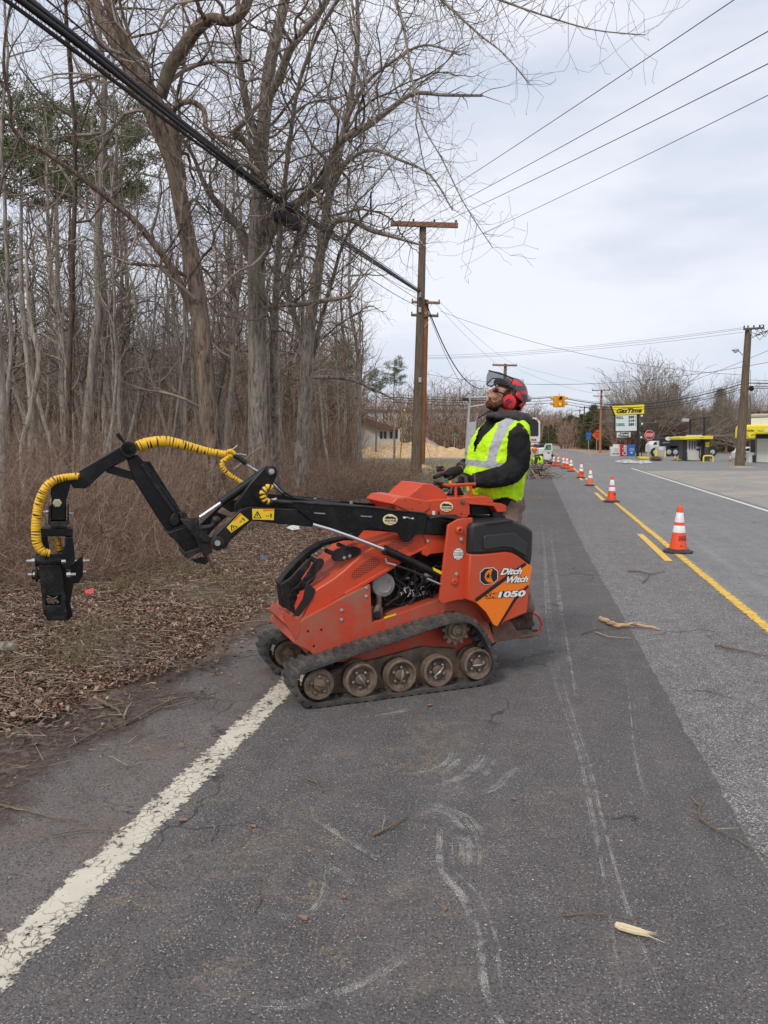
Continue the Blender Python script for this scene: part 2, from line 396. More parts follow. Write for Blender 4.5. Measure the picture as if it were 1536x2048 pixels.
strip(XW, lambda y: seam(y) + .006 * math.sin(y * 5.1) + rs.gauss(0, .006), -4, 240, 0.009, 'road_lane_dark', M['asph_dark'], 0.06)
strip(lambda y: seam(y) - .1, XY + 0.04, -4, 240, 0.006, 'road_lane_coarse', M['asph_old'], 0.6)
strip(XY + 0.04, XR + 0.25, -4, 240, 0.008, 'road_lane_grey', M['asph_mid'])
M['yellow_d'] = paint('yellow_dash_paint', (0.80, 0.50, 0.09), None, 1.10, None, None, False)
strip(lambda y: edge_l(y) - .02, -1.85, 1.5, 30, .0105, 'soil_film', M['soilfilm'], .3)
M['white_worn'] = paint('worn_white_paint', (0.62, 0.56, 0.455), None, 0.94, XW - 0.082, XW + 0.076)
M['white_line'] = paint('white_line_paint', (0.72, 0.71, 0.68), None, 1.14, None, None, False)
M['yellow'] = paint('yellow_line_paint', (0.80, 0.50, 0.09), None, 1.06, XY - .056, XY + .056, True)
strip(XW - 0.13, XW + 0.12, 0.6, 110, 0.0125, 'road_edge_line_worn', M['white_worn'])
strip(XY - 0.08, XY + 0.08, 1, 105, 0.0125, 'road_centre_line', M['yellow'])
strip(XR - 0.055, XR + 0.055, 3, 46, 0.0125, 'road_edge_line', M['white_line'])
for a, b in (((1272, 1069), (1345, 1124)), ((1178, 986), (1199, 1001)), ((1145, 954), (1156, 961)), ((1125, 938), (1131, 942))):
    p, q = G(*a), G(*b); strip(XY - 0.29, XY - 0.185, q.y, p.y, 0.0125, 'road_dash', M['yellow_d'])
# cross street and gas-station apron (grey asphalt), gravel lot, grass verge
M['gravel'] = NT('gravel_lot')
t = M['gravel']; n = t.noise(0.5, 6, 0.7); v = t.voro(55, out='Color'); sp_ = t.n('ShaderNodeSeparateColor'); t.l(v, sp_.inputs[0])
c = t.mix(t.ramp(n, 0.4, 0.62), (0.21, 0.2, 0.185), (0.36, 0.3, 0.235)); c = t.mix(t.ramp(sp_.outputs[0], 0.5, 0.9, 0, 0.8), c, (0.5, 0.46, 0.4))
c = t.mix(t.ramp(t.noise(1.6, 5, 0.7, 1.0, vec=t.co((1, 2.5, 1))), 0.58, 0.7, 0, 0.75), c, (0.075, 0.07, 0.065)); t.bump(sp_.outputs[1], 0.6, 0.02)
M['gravel'] = t.fin(c, 0.95)
sheet('gravel_lot', [(XR + 0.2, 2), (60, 2), (60, 48), (26, 46.5), (20, 45.5), (XR + 0.2, 43.5)], 0.006, M['gravel'])
sheet('station_apron', [(XR + 0.25, 43.2), (21, 45.2), (90, 50), (120, 92), (XR + 0.25, 70)], 0.010, M['asph_mid'])
sheet('side_road', [(XR + 0.2, 69.5), (120, 90), (120, 100), (30, 92), (XR + 0.2, 88)], 0.0075, M['asph_mid'])
t = NT('dirt_verge'); c = t.mix(t.ramp(t.noise(0.7, 6, 0.7), 0.4, 0.65), (0.30, 0.20, 0.135), (0.42, 0.33, 0.24)); M['dirt'] = t.fin(t.mix(t.ramp(t.noise(8, 4), 0.5, 0.7, 0, .5), c, (0.17, 0.14, 0.09)), 0.95)
t = NT('winter_grass'); c = t.mix(t.ramp(t.noise(0.5, 6, 0.7), 0.35, 0.65), (0.15, 0.145, 0.07), (0.27, 0.23, 0.14)); M['grass'] = t.fin(t.mix(t.ramp(t.noise(25, 4), 0.45, 0.7), c, (0.33, 0.27, 0.19)), 0.95)
sheet('dirt_verge', [(XR + 0.2, 88.3), (30, 92.3), (130, 101), (150, 190), (XR - 8, 190), (XR - 2.0, 130)], 0.005, M['dirt'])
sheet('grass_verge', [(-2.7, 36), (-2.9, 62), (-40, 62), (-30, 38), (-7.2, 35)], 0.006, M['grass'])
sheet('cross_street', [(-2.8, 61.5), (-2.8, 67), (-60, 66), (-60, 60)], 0.010, M['asph_mid'])
sheet('sand_ground', [(-2.8, 66.8), (-2.8, 92), (-70, 92), (-70, 66.2)], 0.006, M['dirt'])
for z_, pts in ((0.0145, ((1100, 905), (1129, 910), (1153, 914), (1180, 920), (1207, 926))),):
    pass
wl = [G(1160, 904), G(1290, 930)]
# ================================================================ tracked mini loader with a grapple boom
O_ = G(634, 1421); P_ = G(962, 1376.5); U = (P_ - O_).normalized(); V = Vector((-U.y, U.x, 0)); WD = 1.0
M['red'] = worn('loader_red_paint', (0.60, 0.062, 0.018), (0.40, 0.12, 0.06), 0.38, 0, 5, 0.5, 0.8, 0.5, 45, 0.08, None, .55)
M['red_dusty'] = worn('loader_red_dusty', (0.50, 0.055, 0.02), (0.25, 0.15, 0.10), 0.5, 0, 6, 0.42, 0.7, 0.8, 30, 0.1, None, .7)
M['black'] = worn('loader_black_paint', (0.005, 0.005, 0.0055), (0.06, 0.054, 0.048), 0.34, 0, 7, 0.52, 0.85, 0.5, 55, 0.1, .3, .45)
M['black_worn'] = worn('black_paint_scuffed', (0.009, 0.0085, 0.0085), (0.10, 0.085, 0.07), 0.45, 0, 9, 0.48, 0.75, 0.7, 40, 0.15, .3, .6)
M['tank'] = worn('tank_plastic', (0.018, 0.017, 0.018), (0.045, 0.042, 0.04), 0.48, 0, 4, 0.4, 0.8, 0.4, 200, 0.25)
M['tank_rib'] = worn('tank_plastic_rib', (0.028, 0.026, 0.027), (0.05, 0.046, 0.044), 0.45, 0, 4, 0.4, 0.8, 0.4, 200, 0.2)
M['rubber'] = worn('track_rubber', (0.04, 0.037, 0.034), (0.16, 0.135, 0.11), 0.8, 0, 7, 0.42, 0.68, 0.6, 35, 0.5)
M['rust'] = worn('rusty_steel', (0.11, 0.08, 0.06), (0.26, 0.18, 0.125), 0.6, 0.25, 14, 0.4, 0.65, 0.9, 50, 0.3)
M['rust_red'] = worn('rusty_red_steel', (0.17, 0.06, 0.04), (0.22, 0.15, 0.11), 0.65, 0.15, 12, 0.4, 0.62, 0.9, 50, 0.3)
M['polish'] = worn('worn_bare_steel', (0.38, 0.35, 0.32), (0.2, 0.15, 0.12), 0.4, 0.7, 12, 0.45, 0.65, 0.8, 50, 0.1)
M['chrome'] = flat('chrome_rod', (0.75, 0.75, 0.76), 0.16, 1.0, 0.05)
M['zinc'] = worn('zinc_bolt', (0.55, 0.54, 0.5), (0.3, 0.25, 0.2), 0.35, 0.8, 30, 0.5, 0.7, 0.6)
M['zinc_y'] = flat('yellow_zinc', (0.55, 0.5, 0.3), 0.35, 0.7)
M['hose_y'] = worn('yellow_hose_sleeve', (0.82, 0.47, 0.02), (0.5, 0.24, 0.02), 0.42, 0, 30, 0.5, 0.8, 0.5, 60, 0.1)
M['hose_b'] = worn('black_hose', (0.012, 0.012, 0.012), (0.06, 0.055, 0.05), 0.5, 0, 20, 0.5, 0.75, 0.4)
M['alu'] = worn('cast_grey_metal', (0.34, 0.33, 0.31), (0.2, 0.16, 0.13), 0.5, 0.2, 14, 0.45, 0.7, 0.7)
M['dark'] = flat('engine_black', (0.012, 0.011, 0.011), 0.7, 0, 0.4, 20)
M['decal_y'] = worn('yellow_warning_decal', (0.85, 0.58, 0.02), (0.35, 0.25, 0.04), 0.5, 0, 40, 0.6, 0.75, 0.6)
M['decal_k'] = flat('decal_black', (0.01, 0.01, 0.01), 0.5)
M['decal_w'] = flat('decal_white', (0.8, 0.78, 0.74), 0.5, 0, 0.05)
M['decal_o'] = worn('decal_orange', (0.9, 0.2, 0.01), (0.6, 0.12, 0.03), 0.4, 0, 30, 0.55, 0.8, 0.4)
M['decal_cream'] = worn('decal_cream', (0.85, 0.72, 0.42), (0.7, 0.5, 0.2), 0.5, 0, 30, 0.5, 0.7, 0.5)
M['decal_r'] = flat('decal_red', (0.6, 0.05, 0.02), 0.5)

O_.z = 0
def Q(px, py, v):                                        # picture point on the machine's lengthwise plane v
    r = ray(px, py); t = (O_ + V * v - CAM).dot(V) / r.dot(V); return CAM + r * t
def PX(pts, v): return [Q(x, y, v) for x, y in pts]
def z1(*pts): return [(540 + x / 2.743, 960 + y / 2.743) for x, y in pts]
def z2(*pts): return [(800 + x / 5.12, 960 + y / 5.12) for x, y in pts]
def z3(*pts): return [(520 + x / 3.072, 1190 + y / 3.072) for x, y in pts]
def z4(*pts): return [(40 + x / 6.02, 920 + y / 6.02) for x, y in pts]
def z5(*pts): return [(220 + x / 5.486, 850 + y / 5.486) for x, y in pts]
def z6(*pts): return [(400 + x / 4.8, 880 + y / 4.8) for x, y in pts]
def z7(*pts): return [(540 + x / 5.297, 960 + y / 5.297) for x, y in pts]
def z8(*pts): return [(40 + x / 2.648, 840 + y / 2.648) for x, y in pts]
loader = empty('mini_track_loader', O_ + U * 0.6 + V * 0.5, 'red tracked mini loader with black grapple boom standing on the white edge line', 'loader')
def plate(name, pts, v0, v1, mat, parent=None, bevel=0.004, mb=None, mi=0):
    b = mb or MB(); b.prism(PX(pts, v0), V * (v1 - v0), mi)
    return b if mb else b.build(name, M[mat], parent or loader, bevel=bevel)
def disc(mb, px, py, v, r, th, mi=0, n=20, prof=None):   # disc standing th proud of plane v, towards the camera
    c = Q(px, py, v); mb.lathe(c, -V, prof or [(r, 0), (r, th), (0, th)], n, mi)
def hexbolt(mb, px, py, v, r=0.011, th=0.01, mi=0):
    mb.lathe(Q(px, py, v), -V, [(r * 1.35, 0), (r * 1.35, 0.002), (r * 1.3, 0.003)], 12, mi)
    mb.lathe(Q(px, py, v), -V, [(r, 0.003), (r, th), (r * .8, th + .001)], 6, mi)
def uz(p): d = p - O_; return (d.dot(U), p.z)
def from_uz(u, z, v): return O_ + U * u + V * v + Vector((0, 0, z))
def smooth_poly(p, n_it=2):                              # Chaikin corner cutting on a closed outline
    for _ in range(n_it):
        q = []
        for i in range(len(p)):
            a, b = p[i], p[(i + 1) % len(p)]
            q += [(a[0] * .75 + b[0] * .25, a[1] * .75 + b[1] * .25), (a[0] * .25 + b[0] * .75, a[1] * .25 + b[1] * .75)]
        p = q
    return p
# ---- rubber tracks
trk_px = z3((195, 500), (188, 570), (235, 660), (325, 714), (480, 712), (700, 681), (900, 652), (1100, 621), (1350, 576), (1440, 520), (1472, 450), (1455, 350), (1405, 240), (1350, 165), (1290, 132), (1225, 128), (1120, 150), (800, 258), (500, 360), (300, 432), (225, 460))
trk = smooth_poly([uz(p) for p in PX(trk_px, 0.0)], 2)
def resample(p, step):
    P2, tot = [], 0; n = len(p); L_ = [math.dist(p[i], p[(i + 1) % n]) for i in range(n)]; T = sum(L_); k = int(T / step); s = T / k
    i, acc = 0, 0.0
    for j in range(k):
        d = j * s
        while acc + L_[i] < d: acc += L_[i]; i += 1
        f = (d - acc) / L_[i]; a, b = p[i], p[(i + 1) % n]; P2.append((a[0] + (b[0] - a[0]) * f, a[1] + (b[1] - a[1]) * f))
    return P2
tr = resample(trk, 0.0088); NTK = len(tr) // 7 * 7; tr = resample(trk, sum(math.dist(tr[i], tr[i - 1]) for i in range(len(tr))) / (NTK + 0.5)); NTK = len(tr)
def nrm(i):
    a, b = tr[(i - 2) % NTK], tr[(i + 2) % NTK]; dx, dz = b[0] - a[0], b[1] - a[1]; l = math.hypot(dx, dz) or 1; return dz / l, -dx / l
ctr = (sum(p[0] for p in tr) / NTK, sum(p[1] for p in tr) / NTK)
sg = 1 if sum(nrm(i)[0] * (tr[i][0] - ctr[0]) + nrm(i)[1] * (tr[i][1] - ctr[1]) for i in range(NTK)) > 0 else -1
def track(v0):
    mb = MB(); cols = [0.0, 0.006, 0.05, 0.075, 0.10, 0.125, 0.15, 0.175, 0.2, 0.244, 0.25]; vs, fs = [], []
    nc = len(cols); W_ = nc + 2
    for i in range(NTK):
        nx, nz = nrm(i); nx *= sg; nz *= sg; ph = i % 7; x, z = tr[i]; z = max(z, 0.0)
        for c, cv in enumerate(cols):
            pp = (ph + (3 if 0.06 < cv < 0.19 else 0)) % 7    # staggered lugs
            lug = 0.0 if pp in (1, 2, 3, 4) else -0.017
            if cv < 0.003 or cv > 0.247: lug = -0.020
            vs.append(from_uz(x + nx * lug, max(0.0, z + nz * lug), v0 + cv))
        for cv in (0.25, 0.0): vs.append(from_uz(x - nx * 0.040, z - nz * 0.040, v0 + cv))
    for i in range(NTK):
        j = (i + 1) % NTK
        for c in range(W_):
            d = (c + 1) % W_; fs.append((i * W_ + c, i * W_ + d, j * W_ + d, j * W_ + c))
    mb.add(vs, fs)
    for i in range(0, NTK - 3, 7):                        # guide teeth on the inside
        nx, nz = nrm(i); nx *= sg; nz *= sg; x, z = tr[i]; tx, tz = -nz, nx
        for vv in (0.075, 0.155):
            b = [from_uz(x - nx * 0.038 + tx * a, z - nz * 0.038 + tz * a, v0 + vv) for a in (-0.022, 0.022)]
            tp = [from_uz(x - nx * 0.075 + tx * a, z - nz * 0.075 + tz * a, v0 + vv) for a in (0.008, -0.008)]
            mb.prism([b[0], b[1], tp[0], tp[1]], V * 0.02)
    return mb.build('rubber_track', M['rubber'], loader, smooth=35)
track(0.0); track(WD - 0.25)
def wheel(px, py, r, v0, kind='roller', far=0, ang=0.0):
    c0 = Q(px, py, 0.02) + V * far; c = c0 + V * (v0 - 0.02)
    mb = MB(); ax = -V; x, y, d = frame_of(ax)
    if kind == 'roller':
        mb.lathe(c, ax, [(r * .99, -.062), (r, -.055), (r, -.045), (r * .86, -.04), (r * .86, -.012), (r, -.006), (r, .006), (r * .95, .010), (r * .86, .009), (r * .80, -.010), (r * .62, -.024), (r * .60, -.030), (r * .36, -.030), (r * .34, -.008), (r * .28, .002), (0.001, .008)], 40, 0)
        mb.lathe(c + V * 0.115, ax, [(r * .9, -.02), (r, -.016), (r, .006), (r * .96, .01), (r * .3, .01)], 36, 0)
    elif kind == 'idler':
        mb.lathe(c, ax, [(r, -.05), (r, .0), (r * .94, .006), (r * .72, .004), (r * .68, -.004), (r * .42, -.006), (r * .38, .012), (r * .25, .018), (0.001, .02)], 40, 0)
    elif kind == 'sprocket':
        pts = []
        for k in range(12 * 4):
            t = 2 * math.pi * k / 48; rr = r * (1.08 if k % 4 in (0, 1) else 0.86); pts.append(c + (x * math.cos(t) + y * math.sin(t)) * rr)
        mb.prism(pts, V * 0.03, 0)
        mb.lathe(c, ax, [(r * .72, 0), (r * .68, .012), (r * .45, .012), (r * .42, .0), (r * .40, .02), (r * .22, .026), (r * .2, .034), (0.001, .034)], 32, 0)
    o = mb.build('road_wheel' if kind != 'sprocket' else 'drive_sprocket', M['rust'], loader, smooth=35)
    b = MB(); k5 = 5
    for k in range(k5):
        t = 2 * math.pi * k / k5 + ang; q = c + (x * math.cos(t) + y * math.sin(t)) * r * (.48 if kind == 'roller' else .55)
        b.lathe(q, ax, [(.011, -.03), (.011, -.012 if kind == 'roller' else .014), (.007, -.010 if kind == 'roller' else .016), (0.0005, -.009 if kind == 'roller' else .017)], 6)
    if kind != 'sprocket':                                # torn strap across the hub
        b2 = MB(); b2.tube([c + (x * math.cos(ang) + y * math.sin(ang)) * r * s_ + ax * (.022 - abs(s_) * .03) for s_ in (-.42, -.2, 0, .2, .42)], [.004, .007, .009, .007, .004], 6); b2.build('hub_strap', M['polish'] if kind == 'roller' else M['rust'], o)
    if not far: build_each(b, 'wheel_bolt', M['polish'] if kind == 'roller' else M['rust'], o, .005, smooth=30)
for far in (0, WD - 0.25):
    for i, (px, py, r, k) in enumerate(((639, 1370, .098, 'idler'), (723.5, 1361, .108, 'roller'), (803, 1352, .107, 'roller'), (877.5, 1343, .106, 'roller'), (957, 1329, .105, 'roller'), (917, 1262, .096, 'sprocket'))):
        wheel(px, py, r, 0.055 if k == 'sprocket' else 0.025, k, far, 0.7 * i + 0.3)
# undercarriage beams behind the wheels
b = MB()
for f in (0.13, WD - 0.17):
    b.prism([p + V * (f - .13) for p in PX(z3((300, 560), (520, 440), (720, 395), (1000, 320), (1200, 330), (1220, 420), (1330, 440), (1300, 500), (1000, 560), (420, 610)), 0.13)], V * 0.05)
b.build('undercarriage_frame', M['rust'], loader, bevel=.004)
# ---- chassis with a red side panel
side = z1((160, 800), (180, 765), (410, 640), (550, 573), (557, 690), (560, 783), (640, 757), (935, 652), (1000, 640), (1100, 655), (1200, 790), (1235, 890), (1100, 960), (900, 960), (500, 1000), (250, 1000), (238, 960), (222, 942), (130, 895))
plate('side_panel', side, .17, .83, 'red_dusty')
plate('belly_plate', z1((900, 800), (1230, 760), (1240, 895), (1130, 990), (880, 935), (560, 985), (560, 930), (850, 860)), .2, .8, 'dark', bevel=0)
b = MB()
for x, y in ((208, 829), (281, 821), (240, 911)): disc(b, *z1((x, y))[0], .1695, .008, .0006)
build_each(b, 'bolt_hole', M['decal_k'], loader, smooth=0)
b = MB()
for x, y in ((393, 714), (392, 766), (528, 592), (527, 638)): hexbolt(b, *z1((x, y))[0], .169, .009, .006)
build_each(b, 'bolt', M['zinc'], loader, .03, smooth=20)
# front bumper
b = MB(); b.prism(PX(z1((70, 760), (65, 712), (170, 780), (160, 850), (140, 880)), .168), V * .012)
p = PX(z1((65, 712), (170, 780), (175, 800), (150, 895)), .168)
b.prism(PX(z1((95, 800), (120, 760), (160, 800), (140, 850)), .20), V * .52)
b.build('front_bumper', M['red_dusty'], loader, bevel=.004)
# ---- hood (outline on its near side, full width)
hood = z1((180, 768), (250, 601), (340, 547), (400, 500), (520, 392), (600, 350), (760, 290), (860, 275), (868, 335), (850, 382), (762, 425), (692, 480), (425, 642), (410, 634))
plate('hood', hood, .20, .80, 'red', bevel=.012)
plate('hood_lip', z1((415, 640), (690, 478), (762, 423), (850, 380), (856, 366), (760, 405), (688, 460), (410, 620)), .190, .215, 'red', bevel=.003)
plate('rear_cowl', z1((835, 290), (985, 280), (955, 400), (880, 408), (862, 420), (838, 412), (832, 395), (860, 350)), .19, .80, 'red', bevel=.005)
b = MB(); hexbolt(b, *z1((865, 335))[0], .189, .009, .006); build_each(b, 'bolt', M['zinc'], loader, .03, smooth=20)
t = NT('perforated_metal'); vx = t.n('ShaderNodeTexVoronoi'); vx.inputs['Scale'].default_value = 1; vx.inputs['Randomness'].default_value = 0; vx.voronoi_dimensions = '2D'; mp_ = t.n('ShaderNodeMapping'); mp_.inputs['Rotation'].default_value = (0, 0, -math.atan2(P_.y - O_.y, P_.x - O_.x)); cx3 = t.n('ShaderNodeSeparateXYZ'); cb3 = t.n('ShaderNodeCombineXYZ'); t.l(t.tc.outputs['Object'], mp_.inputs[0]); t.l(mp_.outputs[0], cx3.inputs[0]); t.l(t.math('MULTIPLY', cx3.outputs[0], 75), cb3.inputs[0]); t.l(t.math('MULTIPLY', cx3.outputs[2], 75), cb3.inputs[1]); t.l(cb3.outputs[0], vx.inputs['Vector']); v_ = vx.outputs['Distance']; M['perf'] = t.fin(t.mix(t.ramp(v_, .28, .38), (0.02, 0.012, 0.012), (0.5, 0.06, 0.022)), 0.5)
plate('grille_panel', smooth_poly(z1((448, 520), (455, 500), (545, 432), (575, 420), (600, 440), (602, 465), (500, 525), (465, 545), (450, 540))), .1975, .2, 'perf', bevel=0)
plate('grille_panel', smooth_poly(z1((630, 380), (655, 345), (700, 318), (790, 318), (790, 345), (700, 385), (650, 398))), .1975, .2, 'perf', bevel=0)
# headlight recess at the nose and slots in the hood top
plate('headlight', z1((200, 560), (250, 600), (235, 650), (160, 750), (135, 745), (150, 690), (190, 600)), .190, .2, 'dark', bevel=.004)
plate('headlight_lens', z1((165, 610), (190, 602), (180, 650), (140, 715), (135, 690)), .186, .19, 'decal_r', bevel=0)
# ---- brush guard on the nose: arched plate, lower plate, two lobed end plates on tubes
arch = z1((68, 700), (52, 570), (85, 520), (150, 445), (215, 385), (290, 342), (400, 316), (470, 318), (470, 330), (400, 334), (300, 362), (225, 412), (170, 470), (110, 545), (78, 580), (92, 705))
plate('brush_guard', arch, .42, .52, 'black_worn', bevel=.006)
plate('brush_guard', z1((60, 572), (110, 540), (175, 470), (232, 420), (222, 470), (170, 545), (205, 570), (260, 520), (235, 560), (190, 600), (150, 680), (140, 740), (80, 700), (66, 640)), .30, .325, 'black_worn', bevel=.005)
plate('brush_guard', smooth_poly(z1((335, 420), (350, 385), (400, 370), (470, 364), (500, 378), (498, 402), (460, 425), (400, 447), (350, 448))), .235, .25, 'black_worn', bevel=.003)
plate('brush_guard', smooth_poly(z1((290, 430), (300, 450), (285, 485), (215, 555), (130, 612), (95, 625), (180, 555), (225, 480), (255, 432))), .26, .275, 'black_worn', bevel=.003)
b = MB()
for (x, y, va, vb, r_) in ((360, 410, .25, .45, .016), (262, 450, .27, .46, .017), (440, 380, .25, .5, .014)):
    b.tube([Q(*z1((x, y))[0], va), Q(*z1((x, y))[0], va) + V * (vb - va)], r_, 14)
build_each(b, 'guard_tube', M['black_worn'], loader)
b = MB()
for x, y, v in ((407, 426, .235), (437, 416, .235), (157, 636, .30)): hexbolt(b, *z1((x, y))[0], v, .009, .006)
build_each(b, 'bolt', M['zinc'], loader, .03, smooth=20)
# ---- engine bay
b = MB(); b.prism(PX(z1((560, 560), (690, 478), (762, 422), (850, 378), (985, 280), (1000, 640), (935, 655), (640, 758), (560, 785)), .34), V * .4); b.build('engine_bay', M['dark'], loader, bevel=0)
b = MB(); c = Q(*z1((612, 570))[0], .28); b.lathe(c, -V, [(.075, -.05), (.083, -.03), (.083, .03), (.078, .042), (.05, .05), (.045, .045), (0.001, .045)], 32)
b.build('air_filter', M['alu'], loader)
b = MB(); b.tube(PX(z1((597, 632), (598, 690), (590, 720)), .24), [.019, .019, .02], 16)
b.tube(PX(z1((600, 690), (580, 720), (583, 745)), .21), [.022, .03, .028], 12); b.tube(PX(z1((560, 690), (562, 780)), .2), .008, 8); b.tube(PX(z1((612, 700), (608, 765)), .2), .008, 8)
b.build('exhaust_pipe', M['rust'], loader)
b = MB(); disc(b, *z1((586, 738))[0], .175, .022, .004); b.build('exhaust_mouth', M['decal_k'], loader)
rr = random.Random(5); b = MB()
for k in range(34):
    x0, y0 = rr.uniform(640, 930), rr.uniform(430, 690); v = rr.uniform(.24, .34); pts = []
    if y0 > 760 - .33 * (x0 - 560): y0 -= 100
    dx, dy = rr.uniform(-60, 60), rr.uniform(-60, 60)
    for j in range(5):
        pts.append(Q(*z1((x0, y0))[0], v)); x0 = min(950, max(625, x0 + dx)); y0 = min(690, max(420, y0 + dy)); dx += rr.uniform(-45, 45); dy += rr.uniform(-45, 45)
        if y0 > 745 - .33 * (x0 - 640): y0 = 740 - .33 * (x0 - 640); dy = -20
    b.tube(pts, rr.choice((.004, .007, .009, .011)), 7)
b.build('engine_hoses', M['hose_b'], loader)
b = MB()
for k in range(16):
    x0, y0 = rr.uniform(650, 920), rr.uniform(520, 660); y0 = min(y0, 735 - .33 * (x0 - 640)); c = Q(*z1((x0, y0))[0], rr.uniform(.27, .33)); s_ = rr.uniform(.012, .03)
    if k % 2: b.box(c, (s_ * 1.6, s_, s_), (U, V, UP))
    else: b.lathe(c, rr.choice((-V, U, UP)), [(s_ * .6, -s_), (s_ * .6, s_)], 10)
b.build('engine_block', M['alu'], loader, bevel=.003)
b = MB()
for k in range(9):
    x0, y0 = z1((rr.uniform(720, 830), rr.uniform(600, 660)))[0]; p0 = Q(x0, y0, .26)
    b.tube([p0, p0 + U * rr.uniform(-.02, .02) + UP * rr.uniform(.01, .03), p0 + U * rr.uniform(-.03, .03) + UP * rr.uniform(.0, .05)], .0022, 5)
b.build('wiring', M['decal_w'], loader)
plate('sill_decal', z1((625, 752), (690, 732), (692, 741), (628, 762)), .168, .17, 'decal_y', bevel=0)
# ---- rear body: red shroud, black fuel tank, tower plate
shroud = z2((690, 1230), (718, 760), (842, 760), (1080, 735), (1150, 745), (1215, 780), (1352, 884), (1332, 1100), (1306, 1360), (985, 1496), (955, 1480), (880, 1350), (800, 1272))
plate('rear_shroud', shroud, .035, .965, 'red', bevel=.010)
tank = z2((716, 765), (728, 470), (752, 448), (850, 432), (1156, 406), (1300, 470), (1372, 522), (1362, 760), (1346, 884), (1215, 784), (1150, 748), (1080, 739), (842, 765))
plate('fuel_tank', tank, .03, .97, 'tank', bevel=.022)
plate('tank_rib', z2((858, 590), (880, 568), (1175, 538), (1312, 652), (1300, 775), (1285, 778), (1150, 698), (1060, 685), (870, 716), (856, 700)), .018, .04, 'tank_rib', bevel=.009)
b = MB(); c = Q(*z2((990, 352))[0], .25); c.z = Q(*z2((990, 430))[0], .03).z; b.lathe(c, UP, [(.062, -.01), (.062, .012), (.048, .016), (.048, .045), (.04, .05)], 28)
b.build('fuel_cap', M['black'], loader)
plate('tank_slot', z2((868, 450), (1158, 408), (1152, 432), (1130, 440), (885, 462)), .026, .031, 'decal_k', bevel=.002)
tower = z2((495, 468), (505, 455), (600, 402), (640, 395), (746, 386), (724, 760), (682, 1222), (640, 1228), (580, 1230), (440, 1268), (418, 1258), (404, 1235), (430, 1000))
plate('tower_plate', tower, .09, .115, 'red', bevel=.004)
plate('tower_plate', tower, WD - .115, WD - .09, 'red', bevel=.004)
b = MB()
b.prism(PX(smooth_poly(z2((568, 500), (590, 480), (630, 480), (648, 505), (650, 620), (630, 632), (605, 610))), .082), V * .01)
b.prism(PX(smooth_poly(z2((545, 985), (570, 950), (595, 965), (598, 1050), (570, 1080), (540, 1075), (522, 1045))), .082), V * .01)
disc(b, *z2((609, 514))[0], .084, .023, .010, n=24, prof=[(.026, 0), (.026, .008), (.018, .016), (.010, .016), (.008, .006), (0, .006)])
disc(b, *z2((555, 1042))[0], .084, .02, .010, n=24, prof=[(.022, 0), (.022, .006), (.014, .010), (.009, .010), (.008, .004), (0, .004)])
build_each(b, 'pivot_boss', M['red'], loader, .07)
b = MB()
for x, y in ((625, 608), (577, 963)): hexbolt(b, *z2((x, y))[0], .082, .010, .008)
build_each(b, 'bolt', M['zinc'], loader, .03, smooth=20)
b = MB(); disc(b, *z2((697, 499))[0], .0895, .008, .0006); disc(b, *z2((609, 514))[0], .0675, .0075, .0006); disc(b, *z2((628, 346))[0], .2195, .006, .0006); build_each(b, 'bolt_hole', M['decal_k'], loader, smooth=0)
# ---- decals
b = MB()
b.prism(PX(z2((770, 1245), (1292, 850), (1352, 884), (1345, 930), (1322, 1075), (1305, 1085), (1005, 1490), (985, 1494), (955, 1478), (880, 1350), (800, 1272)), .0345), -V * .0010, 0)
b.prism(PX(z2((1220, 1120), (1318, 1080), (1308, 1140), (1040, 1478), (1010, 1485)), .0330), -V * .0005, 3)
b.prism(PX(z2((770, 1215), (1262, 855), (1293, 850), (1296, 868), (790, 1245), (768, 1240)), .0325), -V * .0005, 1)
b.prism(PX(z2((1003, 1488), (1165, 1215), (1310, 1070), (1313, 1100), (1190, 1232), (1035, 1478)), .0325), -V * .0005, 1)
b.prism(PX(smooth_poly(z2((818, 905), (1004, 892), (1000, 1060), (818, 1078)), 1), .0325), -V * .0006, 2)
b.prism(PX(smooth_poly(z2((823, 911), (998, 898), (994, 1055), (823, 1072)), 1), .0315), -V * .0006, 1)
b.prism(PX(smooth_poly(z2((955, 908), (915, 915), (880, 945), (865, 985), (875, 1025), (905, 1048), (965, 1055), (940, 1020), (930, 975), (938, 935)), 1), .0305), -V * .0005, 0)
b.prism(PX(z2((880, 985), (900, 965), (905, 950), (915, 955), (915, 975), (935, 980), (912, 992), (925, 1015), (900, 1000), (885, 1020), (890, 995)), .0298), -V * .0005, 1)
b.build('body_decal', [M['decal_o'], M['decal_k'], M['decal_w'], M['red']], loader, smooth=0)
def lettering(body, quad, v, mats, shear=.25, bold=.045, outline=.11, parent=None):
    b = MB(); q0 = PX(quad, v - .0005)
    if outline: text_quad(b, body, q0, 0, shear=shear, bold=outline); 
    vv, _ = text_geo(body, shear=shear, bold=outline) if outline else (None, None)
    # the face is a thinner copy of the same text, laid just in front, inset by the outline
    q = [Vector(x) for x in q0]; cen = sum(q, Vector()) / 4
    k = .0 if not outline else 1
    w_, h_ = (q[1] - q[0]).length, (q[3] - q[0]).length; ins = h_ * (outline - bold) * .8 if outline else 0
    ex, ey = (q[1] - q[0]).normalized(), (q[3] - q[0]).normalized()
    q = [q[0] + (ex + ey) * ins, q[1] + (-ex + ey) * ins, q[2] - (ex + ey) * ins, q[3] + (ex - ey) * ins]
    text_quad(b, body, [x - V * .0012 for x in q], 1, shear=shear, bold=bold)
    return b.build('lettering', mats, parent or loader, smooth=0, fix=False)
KW = [M['decal_k'], M['decal_w']]
